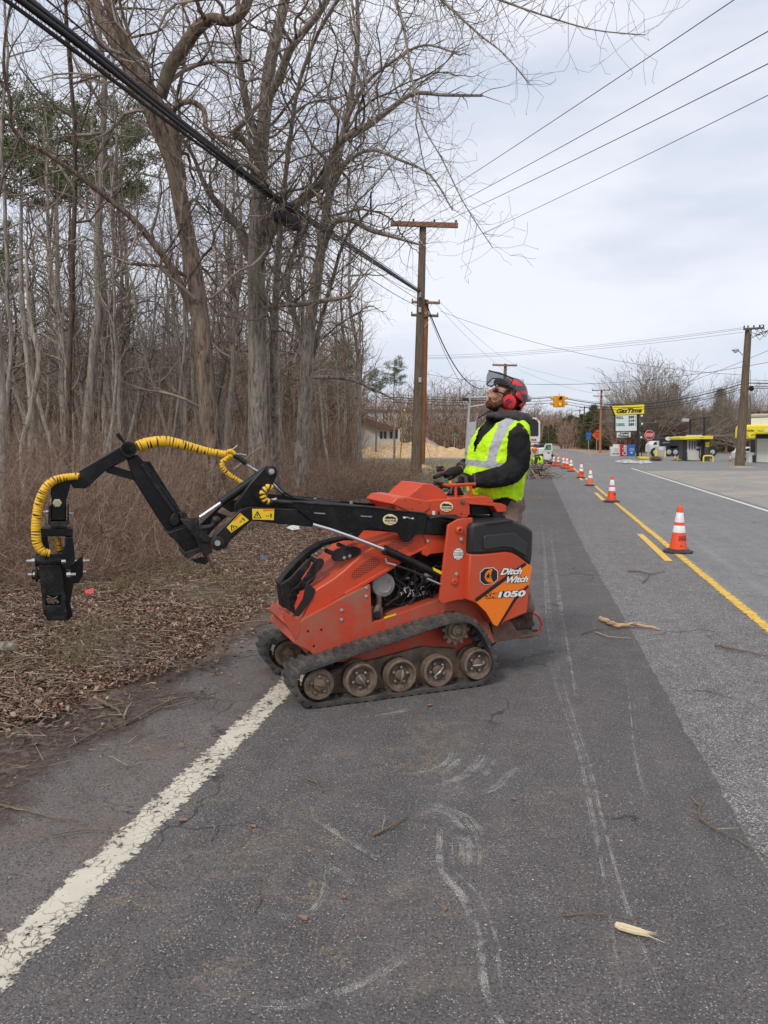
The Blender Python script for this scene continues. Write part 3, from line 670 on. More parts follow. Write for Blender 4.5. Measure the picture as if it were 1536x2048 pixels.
lettering('Ditch', z2((1018, 978), (1245, 968), (1262, 893), (1040, 900)), .031, KW)
lettering('Witch', z2((1075, 1065), (1310, 1045), (1325, 975), (1095, 985)), .031, KW)
lettering('1050', z2((996, 1212), (1286, 1197), (1294, 1122), (1004, 1138)), .031, KW, shear=.1, bold=.05, outline=.13)
lettering('SK', z2((872, 1216), (990, 1208), (1000, 1152), (880, 1160)), .031, [M['decal_k'], M['decal_o']], shear=.1, bold=.03, outline=.12)
def oval_sticker(pts, v, body, body2):
    b = MB(); b.prism(PX(smooth_poly(pts, 2), v), -V * .0007, 0)
    xs = [p[0] for p in pts]; ys = [p[1] for p in pts]; x0, x1, y0, y1 = min(xs), max(xs), min(ys), max(ys); w_, h_ = x1 - x0, y1 - y0
    b.prism(PX([(x0 + w_ * a, y0 + h_ * c) for a, c in ((.15, .45), (.2, .28), (.32, .2), (.5, .26), (.62, .24), (.78, .33), (.88, .36), (.86, .47), (.6, .44), (.4, .45))], v - .001), -V * .0004, 1)
    text_quad(b, body, PX([(x0 + w_ * .12, y0 + h_ * .72), (x0 + w_ * .9, y0 + h_ * .72), (x0 + w_ * .9, y0 + h_ * .5), (x0 + w_ * .12, y0 + h_ * .5)], v - .0016), 1, bold=.03)
    text_quad(b, body2, PX([(x0 + w_ * .25, y0 + h_ * .88), (x0 + w_ * .75, y0 + h_ * .88), (x0 + w_ * .75, y0 + h_ * .78), (x0 + w_ * .25, y0 + h_ * .78)], v - .0016), 1)
    b.build('oval_sticker', [M['decal_cream'], M['decal_k']], loader, smooth=0, fix=False)
oval_sticker(z2((405, 270), (420, 235), (475, 216), (530, 235), (546, 272), (530, 310), (475, 330), (420, 310)), .215, 'WAYNE', 'TREE')
oval_sticker([(765, 1039), (768, 1032), (780, 1027), (792, 1032), (796, 1039), (792, 1047), (780, 1051), (768, 1047)], .1485, 'WAYNE', 'TREE')
b = MB(); disc(b, *z2((597, 757))[0], .0895, .043, .0006, 0, 28); disc(b, *z2((597, 757))[0], .0888, .038, .0004, 1, 28)
b.prism(PX(z2((540, 742), (655, 742), (655, 775), (540, 775)), .0878), -V * .0004, 0)
text_quad(b, 'RESCO', PX(z2((545, 772), (650, 770), (650, 745), (545, 747)), .0872), 1, bold=.04)
text_quad(b, 'AIR BRAKE', PX(z2((563, 725), (632, 725), (632, 714), (563, 714)), .0875), 0); text_quad(b, 'SERVICE', PX(z2((570, 805), (625, 805), (625, 792), (570, 792)), .0875), 0)
b.build('round_sticker', [M['rust_red'], M['decal_w']], loader, smooth=0, fix=False)
b = MB(); text_quad(b, 'Witch', PX(z7((425, 1060), (520, 1105), (575, 1055), (480, 1005)), .1955), 0, shear=.2, bold=.04)
# ---- lift arms
armp = z1((125, 115), (430, 138), (862, 185), (860, 224), (845, 296), (800, 300), (775, 330), (757, 340), (738, 338), (722, 320), (700, 292), (560, 262), (515, 276), (472, 326), (452, 336), (425, 325), (398, 300), (340, 262), (225, 222), (125, 140))
tube_ = [(503, 1014), (586, 1019), (850, 1034), (905, 1043), (902, 1072), (850, 1069), (735, 1061), (625, 1054), (552, 1047), (504, 1041), (494, 1050), (462, 1080), (450, 1095), (438, 1101), (425, 1095), (420, 1083), (430, 1070), (470, 1030), (482, 1019)]
for s_ in (0, 1):
    f = lambda a: a if not s_ else WD - a - .05
    b = MB(); b.prism([p + V * (f(.165) - .165) for p in PX(tube_, .165)], V * .05)
    arm_o = b.build('lift_arm', M['black'], loader, bevel=.006)
    b = MB(); b.prism([p + V * ((WD - .165 - .012 if s_ else .150) - .150) for p in PX(armp, .150)], V * .012)
    b.build('arm_side_plate', M['black'], arm_o, bevel=.003)
b = MB(); b.tube(PX([(586, 1004), (655, 1009), (730, 1014), (853, 1027)], .147), .006, 8)
b.box(Q(*z1((760, 208))[0], .149), (.045, .004, .006), (U, V, UP)); b.build('arm_edge_pipe', M['black_worn'], loader)
b = MB(); b.prism(PX(smooth_poly(z1((395, 285), (420, 270), (460, 300), (462, 318), (445, 325), (425, 322)), 1), .146), V * .01)
disc(b, *z1((411, 287))[0], .146, .013, .012); disc(b, *z1((447, 306))[0], .146, .019, .012, prof=[(.02, 0), (.02, .008), (.012, .016), (0, .016)])
b.build('arm_pin', M['black_worn'], loader)
b = MB()
for (x, y) in ((272, 180), (527, 197)): b.prism(PX(z1((x - 32, y - 3), (x + 32, y + 1), (x + 30, y + 8), (x - 28, y + 4)), .1495), -V * .001)
build_each(b, 'arm_slot', M['polish'], loader, smooth=0)
b = MB(); b.prism(PX(z1((730, 200), (788, 207), (788, 214), (730, 210)), .1495), -V * .001); build_each(b, 'arm_slot', M['decal_w'], loader, smooth=0)
b = MB(); b.prism(PX(z1((200, 97), (680, 140), (680, 165), (200, 118)), .62), V * .012)
for x, y in ((248, 112), (445, 130), (628, 147)): b.box(Q(*z1((x, y))[0], .6), (.018, .02, .035), (U, V, UP), 1)
b.build('hose_guard', [M['black'], M['alu']], loader, bevel=.003)
b = MB()
for k in range(3): b.tube([p + V * (.035 * k) + UP * (.004 * math.sin(k * 2)) for p in PX([(541, 1001), (560, 1004), (590, 1007), (640, 1007), (700, 1013), (790, 1022), (900, 1036)], .24)], .012, 10)
b.tube(PX([(548, 965), (566, 983), (590, 996), (620, 1000), (680, 1004)], .42), .009, 8); b.tube(PX([(550, 972), (570, 992), (596, 1000), (660, 1003)], .46), .009, 8)
b.tube(PX(z2((300, 395), (420, 372), (520, 385), (600, 405)), .14), .011, 8); b.tube(PX(z2((280, 375), (430, 365), (540, 375), (640, 400)), .17), .009, 8)
b.build('hydraulic_hoses', M['hose_b'], loader)
b = MB(); b.tube(PX([(544, 966), (553, 975)], .42), .012, 10); b.tube(PX([(553, 975), (566, 985)], .42), .008, 8); b.tube(PX([(541, 1001), (553, 998)], .24), .010, 10)
b.tube(PX([(494, 930), (506, 938)], .46), .008, 10); b.tube(PX([(506, 938), (516, 944)], .46), .012, 6); b.tube(PX([(482, 962), (489, 968)], .44), .008, 8)
b.build('hose_fittings', M['zinc'], loader)
# lift cylinder
b = MB(); a_, c_ = Q(768, 1099, .135), Q(884, 1152, .135); b.tube([a_, a_ + (c_ - a_) * .04, a_ + (c_ - a_) * .05, c_], [.033, .033, .028, .028], 20)
a2 = Q(640, 1052, .15); 
b.build('lift_cylinder', M['black'], loader)
b = MB(); b.tube([Q(625, 1049, .135), Q(660, 1059, .135), Q(703, 1074, .135), a_], .0135, 16); b.build('cylinder_rod', M['chrome'], loader)
b = MB(); b.prism(PX(z1((892, 478), (946, 504), (944, 521), (897, 496)), .105), V * .002); b.build('cylinder_decal', M['decal_y'], loader, bevel=0)
b = MB(); b.tube(PX(z1((633, 430), (640, 455), (690, 468)), .10), .007, 8); b.build('hose_fittings', M['zinc'], loader)
b = MB(); b.tube(PX(z1((690, 468), (780, 500), (870, 540), (940, 575)), .10), .008, 8); b.build('hydraulic_hoses', M['hose_b'], loader)
b = MB(); b.tube(PX(z1((860, 540), (935, 572)), .095), .006, 8); b.build('hose_fittings', M['zinc'], loader)
# tilt linkage
link = z6((640, 252), (690, 246), (730, 265), (745, 305), (735, 350), (690, 462), (640, 520), (600, 600), (480, 640), (345, 700), (338, 620), (400, 530), (480, 420), (590, 295))
plate('tilt_link', link, .36, .40, 'black', bevel=.006)
plate('tilt_link', link, .52, .56, 'black', bevel=.006)
b = MB(); disc(b, *z6((686, 303))[0], .36, .03, .012, n=28, prof=[(.036, 0), (.036, .01), (.028, .016), (.014, .016)]); b.tube([Q(*z6((686, 303))[0], .36), Q(*z6((686, 303))[0], .36) + V * .2], .02, 14)
b.build('pin_collar', M['black_worn'], loader)
b = MB(); hexbolt(b, *z6((686, 303))[0], .345, .014, .012); disc(b, *z6((166, 988))[0], .130, .017, .012); build_each(b, 'bolt', M['zinc'], loader, .03, smooth=20)
b = MB(); q0, q1 = Q(*z6((200, 605))[0], .44), Q(*z6((640, 290))[0], .44); b.tube([q0, q0 + (q1 - q0) * .04, q1], [.031, .029, .029], 20); b.build('tilt_cylinder', M['black'], loader)
b = MB(); b.tube([q0, Q(*z6((0, 742))[0], .44)], .0125, 14); b.build('cylinder_rod', M['chrome'], loader)
b = MB(); disc(b, *z6((166, 990))[0], .16, .04, .03, n=28, prof=[(.042, 0), (.042, .012), (.035, .014), (.035, .02), (.024, .022), (.024, .03), (0, .03)])
b.build('arm_pivot', M['black_worn'], loader)
b = MB(); b.prism(PX(z6((215, 1020), (285, 900), (290, 930), (260, 1040), (225, 1050)), .3), V * .04); b.build('arm_stop', M['black_worn'], loader)
# lifting frame cross plates
plate('arm_cross_plate', z6((180, 700), (330, 760), (330, 715), (225, 650)), .42, .48, 'rust', bevel=.004)
# warning decals
for quad, v in ((z6((500, 660), (712, 662), (708, 768), (504, 762)), .1640), (z6((255, 840), (385, 700), (470, 770), (300, 890)), .1640)):
    b = MB(); P4 = PX(quad, v); b.prism(P4, -V * .0007, 0); v2 = v - .0012
    def lerp(a, c): q = quad; return tuple((q[0][i] * (1 - a) + q[1][i] * a) * (1 - c) + (q[3][i] * (1 - a) + q[2][i] * a) * c for i in (0, 1))
    if quad[1][0] - quad[0][0] < 35: q = quad; quad = [q[3], q[2], q[1], q[0]]
    else: q = quad; quad = [q[3], q[2], q[1], q[0]]
    tri = lambda s: [lerp(.24 - s * .2, .12 + (.2 - s * .2)), lerp(.24 + s * .2, .12 + (.2 - s * .2)), lerp(.24, .2 + s * .62)]
    b.prism(PX(tri(1.0), v2), -V * .0004, 1); b.prism(PX(tri(.66), v2 - .0007), -V * .0004, 0)
    b.prism(PX([lerp(.21, .3), lerp(.27, .3), lerp(.26, .5), lerp(.22, .5)], v2 - .0014), -V * .0004, 1)
    b.prism(PX([lerp(.84, .2), lerp(.89, .2), lerp(.9, .55), lerp(.83, .55)], v2), -V * .0004, 1); b.prism(PX([lerp(.62, .33), lerp(.78, .33), lerp(.78, .39), lerp(.62, .39)], v2), -V * .0004, 1)
    b.prism(PX([lerp(.5, .82), lerp(.98, .82), lerp(.98, .97), lerp(.5, .97)], v2), -V * .0004, 2)
    b.build('warning_decal', [M['decal_y'], M['decal_k'], M['decal_o']], loader, smooth=0)
# ---- attachment frame and boom
plate('mount_plate', z5((770, 1030), (890, 1045), (930, 1090), (1010, 1150), (1090, 1240), (1130, 1290), (1120, 1400), (1040, 1450), (990, 1380), (900, 1190), (820, 1110)), .30, .33, 'black_worn', bevel=.005)
plate('mount_plate', z5((770, 1030), (890, 1045), (930, 1090), (1010, 1150), (1090, 1240), (1130, 1290), (1120, 1400), (1040, 1450), (990, 1380), (900, 1190), (820, 1110)), .62, .65, 'black_worn', bevel=.005)
plate('mount_back', z5((640, 1180), (820, 1120), (850, 1110), (1000, 1380), (960, 1400), (820, 1395), (740, 1280), (660, 1225)), .34, .64, 'black', bevel=.004)
plate('mount_lip', z5((820, 1400), (985, 1345), (1000, 1390), (860, 1460), (825, 1450)), .30, .62, 'black_worn', bevel=.004)
plate('mount_hook', z5((890, 1480), (1060, 1440), (1080, 1500), (1050, 1535), (940, 1510)), .36, .375, 'black_worn', bevel=.003)
b = MB(); b.tube(PX(z5((1070, 1440), (1110, 1520), (1135, 1580)), .4), .009, 8); b.build('mount_hook', M['rust'], loader)
b = MB(); b.tube(PX(z5((1160, 1050), (1125, 1110), (1040, 1130), (960, 1140)), .33), [.024, .018, .016, .012], 10); b.ball(Q(*z5((1165, 1045))[0], .33), .028, 12)
b.box(Q(*z5((1010, 1190))[0], .34), (.06, .04, .10), (U, V, UP)); b.box(Q(*z5((900, 1060))[0], .34), (.08, .03, .05), (U, V, UP))
b.prism(PX(z5((990, 1170), (1060, 1210), (1110, 1235), (1100, 1290), (1000, 1280), (980, 1220)), .29), V * .02)
b.build('latch_lever', M['black_worn'], loader, bevel=.003)
mast = z5((190, 380), (300, 325), (372, 400), (780, 960), (835, 1100), (820, 1120), (640, 1185), (560, 1075), (265, 605))
plate('mast', mast, .46, .54, 'black', bevel=.005)
plate('mast_cover', z5((370, 398), (440, 402), (785, 945), (760, 1010), (735, 985), (360, 420)), .52, .60, 'black_worn', bevel=.004)
plate('mast_rail', z5((330, 440), (362, 420), (745, 985), (715, 1000)), .445, .462, 'black_worn', bevel=.003)
plate('mast_clamp', z5((650, 1080), (665, 1010), (700, 965), (740, 985), (770, 1060), (750, 1100), (700, 1115)), .43, .46, 'black_worn', bevel=.004)
plate('mast_clamp', z5((745, 960), (830, 955), (860, 1010), (880, 1050), (780, 1040)), .44, .56, 'black_worn', bevel=.004)
plate('mast_clamp', z5((628, 1165), (815, 1092), (828, 1112), (640, 1190)), .42, .58, 'black_worn', bevel=.004)
b = MB()
for i, (x, y) in enumerate(z5((555, 622), (460, 520), (545, 690), (700, 1000), (810, 1000))): hexbolt(b, x, y, .446 if i in (1, 2) else .51, .006, .004)
build_each(b, 'bolt', M['black_worn'], loader)
plate('boom', [(236, 896), (248, 891), (262, 909), (258, 917), (212, 941), (172, 977), (147, 977), (140, 965), (142, 953), (153, 944)], .45, .54, 'black', bevel=.005)
plate('boom_brace', [(212, 945), (214, 936), (226, 932), (275, 947), (272, 962)], .47, .52, 'black', bevel=.004)
b = MB(); c = Q(257, 899, .42); b.lathe(c, V, [(.034, 0), (.046, 0), (.048, .01), (.048, .16), (.034, .16), (.034, 0)], 32); b.build('boom_ring', M['black_worn'], loader)
b = MB(); b.tube(PX([(235, 867), (283, 931)], .47), .009, 8); b.tube(PX([(235, 867), (243, 878)], .47), .013, 8); b.build('pivot_pin', M['black_worn'], loader)
b = MB(); disc(b, *z8((466, 213))[0], .4495, .007, .0006); b.prism(PX(smooth_poly(z8((300, 290), (340, 262), (360, 270), (340, 300), (310, 310))), .4495), -V * .0008); b.build('boom_slot', M['decal_k'], loader, smooth=0)
plate('drop_link', [(103, 960), (150, 950), (141, 967), (139, 978), (132, 1002), (132, 1041), (101, 1041), (103, 1000), (101, 985)], .45, .53, 'black', bevel=.005)
plate('drop_link', [(97, 1012), (101, 1012), (102, 1043), (134, 1043), (134, 1010), (138, 1010), (138, 1048), (133, 1054), (102, 1054), (96, 1048)], .43, .55, 'black_worn', bevel=.004)
b = MB(); b.lathe(Q(114.5, 1006, .45), -V, [(.03, 0), (.03, .006), (.028, .008)], 20, 1); b.lathe(Q(114.5, 1006, .442), -V, [(.026, 0), (.026, .014), (.02, .016)], 6, 0)
b.build('link_bolt', [M['zinc_y'], M['black_worn']], loader, smooth=20)
def ubolt(mb, x, y, v, r=.012, l=.03, sgn=1):
    c = Q(x, y, v); mb.lathe(c, U * sgn, [(r, -l * .5), (r, 0), (r * .9, .002)], 6); mb.lathe(c, U * sgn, [(r * .6, 0), (r * .6, l * .6), (r * .5, l * .65)], 10)
b = MB(); ubolt(b, 94, 1024, .5, .012, .03, -1); ubolt(b, 140, 1027, .5, .012, .03)
for x, y, s_, v in ((64, 1122, -1, .48), (67, 1149, -1, .48), (131, 1122.5, 1, .44), (169, 1122, 1, .52), (141, 1149, 1, .44), (162, 1144, 1, .52)): ubolt(b, x, y, v, .016, .045, s_)
b.tube(PX([(92, 1122), (172, 1122)], .52), .008, 10); b.tube(PX([(138, 1146), (165, 1146)], .52), .008, 8)
build_each(b, 'bolt', M['zinc'], loader, .03, smooth=20)
b = MB(); b.prism(PX(z4((390, 700), (450, 700), (450, 740), (390, 740)), .5), V * .03); b.build('rotator_core', M['hose_y'], loader, bevel=.003)
b = MB()                                                  # grapple hanger frame
b.prism(PX([(80, 1057), (145.5, 1057), (145.5, 1073), (80, 1073)], .44), V * .12); b.prism(PX([(130, 1074), (145.5, 1074), (150, 1119), (140, 1140), (124, 1136), (120, 1112), (130, 1092)], .43), V * .14)
b.prism(PX([(80, 1074), (95, 1074), (98, 1100), (92, 1112), (78, 1112)], .50), V * .05)
b.build('grapple_frame', M['black'], loader, bevel=.005)
b = MB()
b.prism(PX([(75, 1112), (120, 1108), (126, 1150), (131, 1196), (120, 1192), (90, 1192), (84, 1198), (79, 1150)], .46), V * .05)
b.prism(PX([(85, 1209), (92, 1211), (118, 1211), (131, 1207), (135, 1230), (133, 1241), (95, 1241), (87, 1225)], .46), V * .014)
b.prism(PX([(121, 1188), (131, 1192), (132, 1212), (122, 1212)], .46), V * .05)
b.prism(PX([(84, 1160), (92, 1166), (92, 1200), (90, 1236), (84, 1215)], .455), V * .10)
b.build('grapple_jaw', M['black_worn'], loader, bevel=.004)
b = MB(); b.prism(PX([(122, 1120), (132, 1140), (147, 1150), (146, 1175), (140, 1210), (146, 1232), (134, 1243), (128, 1205), (126, 1160)], .50), V * .09)
b.prism(PX([(140, 1134), (166, 1110), (166, 1150), (158, 1166), (146, 1168)], .50), V * .012)
b.build('grapple_jaw', M['black'], loader, bevel=.004)
b = MB(); b.prism(PX([(86, 1188), (130, 1188), (131, 1213), (87, 1213)], .50), V * .03)
for k in range(16): b.tube([Q(rr.uniform(92, 118), rr.uniform(1192, 1208), .465), Q(rr.uniform(92, 118), rr.uniform(1190, 1208), .46)], .004, 5, mi=1)
b.prism(PX(z4((380, 1880), (535, 1872), (535, 1915), (385, 1918)), .4595), -V * .0006); b.build('jaw_opening', [M['decal_k'], M['rust']], loader, smooth=0)
b = MB()
for x, y in ((73, 1120), (73, 1150), (108, 1122), (116, 1122), (120, 1124)): b.lathe(Q(x, y, .50), U, [(.038, -.008), (.042, -.004), (.042, .004), (.038, .008)], 22)
b.tube(PX([(74, 1122), (122, 1122)], .48), .03, 16); b.tube(PX([(64, 1149), (80, 1149)], .5), .03, 14)
build_each(b, 'grapple_collar', M['black_worn'], loader)
# ---- spiral-sleeved yellow hoses
def spiral_hose(pts, rads, v, gap=.18, pitch=.017, vs=None):
    P = [Q(x, y, (vs[i] if vs else v)) for i, (x, y) in enumerate(pts)]
    # Catmull-Rom
    C, Rr = [], []
    for i in range(len(P) - 1):
        p0, p1, p2, p3 = P[max(i - 1, 0)], P[i], P[i + 1], P[min(i + 2, len(P) - 1)]
        for j in range(10):
            t = j / 10; C.append(.5 * ((2 * p1) + (p2 - p0) * t + (2 * p0 - 5 * p1 + 4 * p2 - p3) * t * t + (3 * p1 - p0 - 3 * p2 + p3) * t ** 3)); Rr.append(rads[i] * (1 - t) + rads[i + 1] * t)
    C.append(P[-1]); Rr.append(rads[-1])
    b = MB(); b.tube(C, [r * .86 for r in Rr], 12); core = b.build('hose', M['hose_b'], loader)
    b = MB(); acc = 0; start = 0; T = [0]
    for i in range(1, len(C)): T.append(T[-1] + (C[i] - C[i - 1]).length)
    def at_(s):
        for i in range(1, len(C)):
            if T[i] >= s: f = (s - T[i - 1]) / (T[i] - T[i - 1] + 1e-9); return C[i - 1].lerp(C[i], f), Rr[i - 1] * (1 - f) + Rr[i] * f
        return C[-1], Rr[-1]
    s = 0.0
    while s < T[-1] - pitch * .5:
        pt = pitch * rr.uniform(.85, 1.15); e = min(T[-1], s + pt * (1 - gap))
        ring, rad = [], []
        for k in range(5):
            p, r = at_(s + (e - s) * k / 4); ring.append(p + Vector((rr.uniform(-1, 1), rr.uniform(-1, 1), rr.uniform(-1, 1))) * .0007); rad.append(r * (.93 if k in (0, 4) else 1.0) * (.97 + .05 * k / 4))
        b.tube(ring, rad, 14); s += pt
    b.build('yellow_sleeve', M['hose_y'], core, smooth=50)
spiral_hose([(158, 952), (145, 953), (130, 955), (108, 961), (92, 975), (80, 1000), (74, 1030), (72, 1060), (74, 1085), (84, 1101), (100, 1107)], [.020, .021, .022, .024, .026, .027, .027, .027, .027, .025, .021], .42, .10)
spiral_hose([(275, 893), (290, 888), (312, 884), (335, 883), (358, 888), (385, 895), (412, 902), (440, 907), (466, 910)], [.033, .036, .036, .034, .032, .028, .025, .024, .021], .46, .12, .019)
spiral_hose([(463, 910), (452, 918), (444, 926), (447, 938), (458, 949), (470, 957), (483, 965)], [.018, .016, .017, .017, .016, .015, .015], .45, .14, .016)
spiral_hose([(545, 976), (536, 974), (528, 981), (525, 990), (530, 1000), (543, 1005)], [.017, .019, .020, .020, .019, .019], .22, .34, .024)
spiral_hose([(113, 1076), (117, 1090), (120, 1104)], [.02, .02, .02], .53, .12)
b = MB(); b.tube(PX([(466, 910), (478, 916), (492, 926)], .46), [.014, .017, .019], 12); b.build('hose_boot', M['hose_b'], loader)
b = MB(); b.tube(PX([(454, 903), (462, 902), (470, 908)], .44), [.012, .016, .012], 8); b.build('yellow_tape', M['hose_y'], loader)
b = MB(); b.tube(PX([(462, 900), (470, 895), (475, 890)], .44), .0018, 4); b.tube(PX([(470, 908), (484, 908), (493, 910)], .44), .0018, 4); b.build('cable_tie', M['decal_w'], loader)
# ---- operator console
con = z2((0, 190), (40, 172), (88, 172), (300, 212), (340, 205), (560, 185), (870, 165), (900, 168), (965, 215), (945, 238), (715, 240), (720, 345), (688, 386), (640, 395), (560, 362), (245, 362), (-20, 330), (-60, 260))
plate('console', con, .22, .70, 'red', bevel=.006)
plate('console_front_cover', z2((-92, 245), (-30, 180), (60, 172), (85, 172), (300, 212), (312, 232), (310, 300), (250, 345), (100, 335)), .212, .70, 'red', bevel=.010)
plate('console_cowl', z2((88, 176), (145, 118), (240, 35), (330, 42), (440, 102), (492, 182), (300, 212)), .28, .66, 'red', bevel=.006)
plate('cowl_shade_plate', z2((88, 172), (150, 118), (208, 124), (295, 210)), .272, .285, 'red_dusty', bevel=.002)
plate('fuel_flap', z2((712, 233), (1040, 240), (1090, 262), (1086, 326), (1000, 331), (960, 268), (715, 248)), .20, .36, 'red', bevel=.003)
plate('console_recess', z2((735, 246), (960, 262), (1000, 331), (985, 350), (745, 352), (725, 300)), .28, .62, 'dark', bevel=0)
b = MB(); b.tube(PX(z2((570, 66), (572, 178)), .26), .011, 10); b.tube(PX(z2((724, 60), (728, 168)), .26), .011, 10); b.tube(PX(z2((512, 56), (770, 42)), .26), .012, 10)
b.tube([Q(*z2((512, 56))[0], .26), Q(*z2((512, 56))[0], .26) + V * .12], .012, 10); b.build('grab_handle', M['red'], loader)
b = MB(); hexbolt(b, *z2((643, 225))[0], .219, .014, .009); b.build('console_bolt', M['rust'], loader)
b = MB()
for x, y in ((52, 214), (200, 238), (123, 298)): disc(b, *z2((x, y))[0], .2115, .004, .0006)
for x in (395,): b.prism(PX(smooth_poly(z2((384, 345), (390, 312), (402, 312), (410, 345), (405, 360), (388, 360)), 1), .2195), -V * .0006)
build_each(b, 'bolt_hole', M['decal_k'], loader, smooth=0)
plate('console_decal', z2((330, 318), (358, 316), (360, 360), (332, 362)), .218, .22, 'decal_w', bevel=0)
b = MB(); rl = random.Random(2)
for (x, y0, y1, v) in ((520, 175, 75, .42), (545, 175, 60, .46), (612, 172, 70, .44), (630, 170, 60, .5)): b.tube(PX(z2((x, y0), (x + 3, y1)), v), .006, 8)
build_each(b, 'control_lever', M['zinc'], loader)
b = MB()
for k in range(7): b.lathe(Q(*z2((560 + k * 3, 178))[0], .44), UP, [(.075 - k * .008, k * .011), (.08 - k * .008, k * .011 + .005), (.07 - k * .008, k * .011 + .010)], 16)
b.box(Q(*z2((600, 176))[0], .46), (.16, .3, .03), (U, V, UP))
b.tube(PX(z2((400, 60), (440, 66), (505, 60)), .40), .024, 12); b.tube(PX(z2((350, 26), (400, 30)), .42), .016, 10)
b.tube([Q(*z2((360, 22))[0], .36), Q(*z2((470, 40))[0], .36)], .010, 8)
b.build('control_grips', M['hose_b'], loader)
b = MB(); b.tube(PX(z2((466, 22), (462, -5), (478, -8), (488, 10)), .36), .006, 8, mi=0); b.tube(PX(z2((440, 95), (486, 96)), .36), .009, 8, mi=0)
b.tube(PX(z2((515, 40), (512, 12)), .36), .012, 8, mi=1); b.build('lever_knobs', [flat('knob_green', (0.02, 0.3, 0.16), .4), M['hose_y']], loader)
# ---- platform at the rear
plate('platform_arm', z1((1215, 790), (1320, 775), (1382, 868), (1230, 892)), .18, .24, 'rust_red', bevel=.004)
b = MB(); b.prism([from_uz(*uz(Q(*z1(p)[0], .2)), .2) for p in ((1235, 870), (1480, 845), (1480, 855), (1235, 885))], V * .6); b.build('platform', M['rust'], loader, bevel=.004)
b = MB(); b.tube(PX(z1((1378, 866), (1430, 860), (1478, 832), (1492, 790), (1475, 750), (1440, 725)), .25), .008, 8); b.build('platform_rail', M['decal_r'], loader)
# ================================================================ trees and undergrowth
def bark(name, c1, c2, c3, sc=1.0):
    t = NT(name); v = t.co((9 * sc, 9 * sc, 1.6 * sc)); a = t.noise(1.6, 6, 0.7, 0.8, vec=v); b = t.noise(0.9, 4, 0.6)
    col = t.mix(t.ramp(a, 0.38, 0.6), c1, c2); col = t.mix(t.ramp(b, 0.5, 0.7, 0, 0.75), col, c3)
    ri = t.n('ShaderNodeObjectInfo'); k = t.ramp(ri.outputs['Random'], 0, 1, 0.0, 0.5)
    col = t.mix(k, col, c1); t.bump(a, 0.9, 0.03)
    return t.fin(col, 0.95, 0, 0.1)
M['bark'] = bark('bark_grey_brown', (0.11, 0.09, 0.073), (0.48, 0.41, 0.345), (0.36, 0.34, 0.25))
M['bark_dark'] = bark('bark_dark_brown', (0.06, 0.042, 0.032), (0.29, 0.21, 0.16), (0.22, 0.2, 0.14))
M['bark_pale'] = bark('bark_pale', (0.16, 0.13, 0.10), (0.50, 0.42, 0.345), (0.42, 0.39, 0.3))
def multi(name, cols, rough=0.95):
    t = NT(name); g_ = t.n('ShaderNodeNewGeometry'); r_ = t.n('ShaderNodeValToRGB'); e = r_.color_ramp
    while len(e.elements) < len(cols): e.elements.new(0.5)
    for i, c in enumerate(cols): e.elements[i].position = i / (len(cols) - 1); e.elements[i].color = (*c, 1)
    t.l(g_.outputs['Random Per Island'], r_.inputs[0]); return t.fin(r_.outputs[0], rough, 0, 0.1)
M['twig'] = multi('twigs', [(0.10, 0.078, 0.062), (0.22, 0.175, 0.14), (0.40, 0.325, 0.265)])
M['twig_red'] = multi('thicket_twigs', [(0.085, 0.05, 0.037), (0.23, 0.145, 0.105), (0.46, 0.33, 0.25), (0.19, 0.13, 0.085)])
M['needle'] = multi('pine_needles', [(0.06, 0.09, 0.035), (0.13, 0.16, 0.07), (0.24, 0.25, 0.12)])
M['cedar'] = multi('cedar_foliage', [(0.06, 0.075, 0.03), (0.11, 0.12, 0.05), (0.17, 0.16, 0.08), (0.2, 0.16, 0.1)])
M['brownleaf'] = multi('leaf_litter_brown', [(0.065, 0.036, 0.025), (0.17, 0.095, 0.066), (0.28, 0.17, 0.12), (0.46, 0.35, 0.27)])
M['stick'] = multi('fallen_sticks', [(0.09, 0.062, 0.045), (0.2, 0.15, 0.11), (0.42, 0.35, 0.27)])
def norm3(x, y, z):
    l = math.sqrt(x * x + y * y + z * z) or 1; return x / l, y / l, z / l
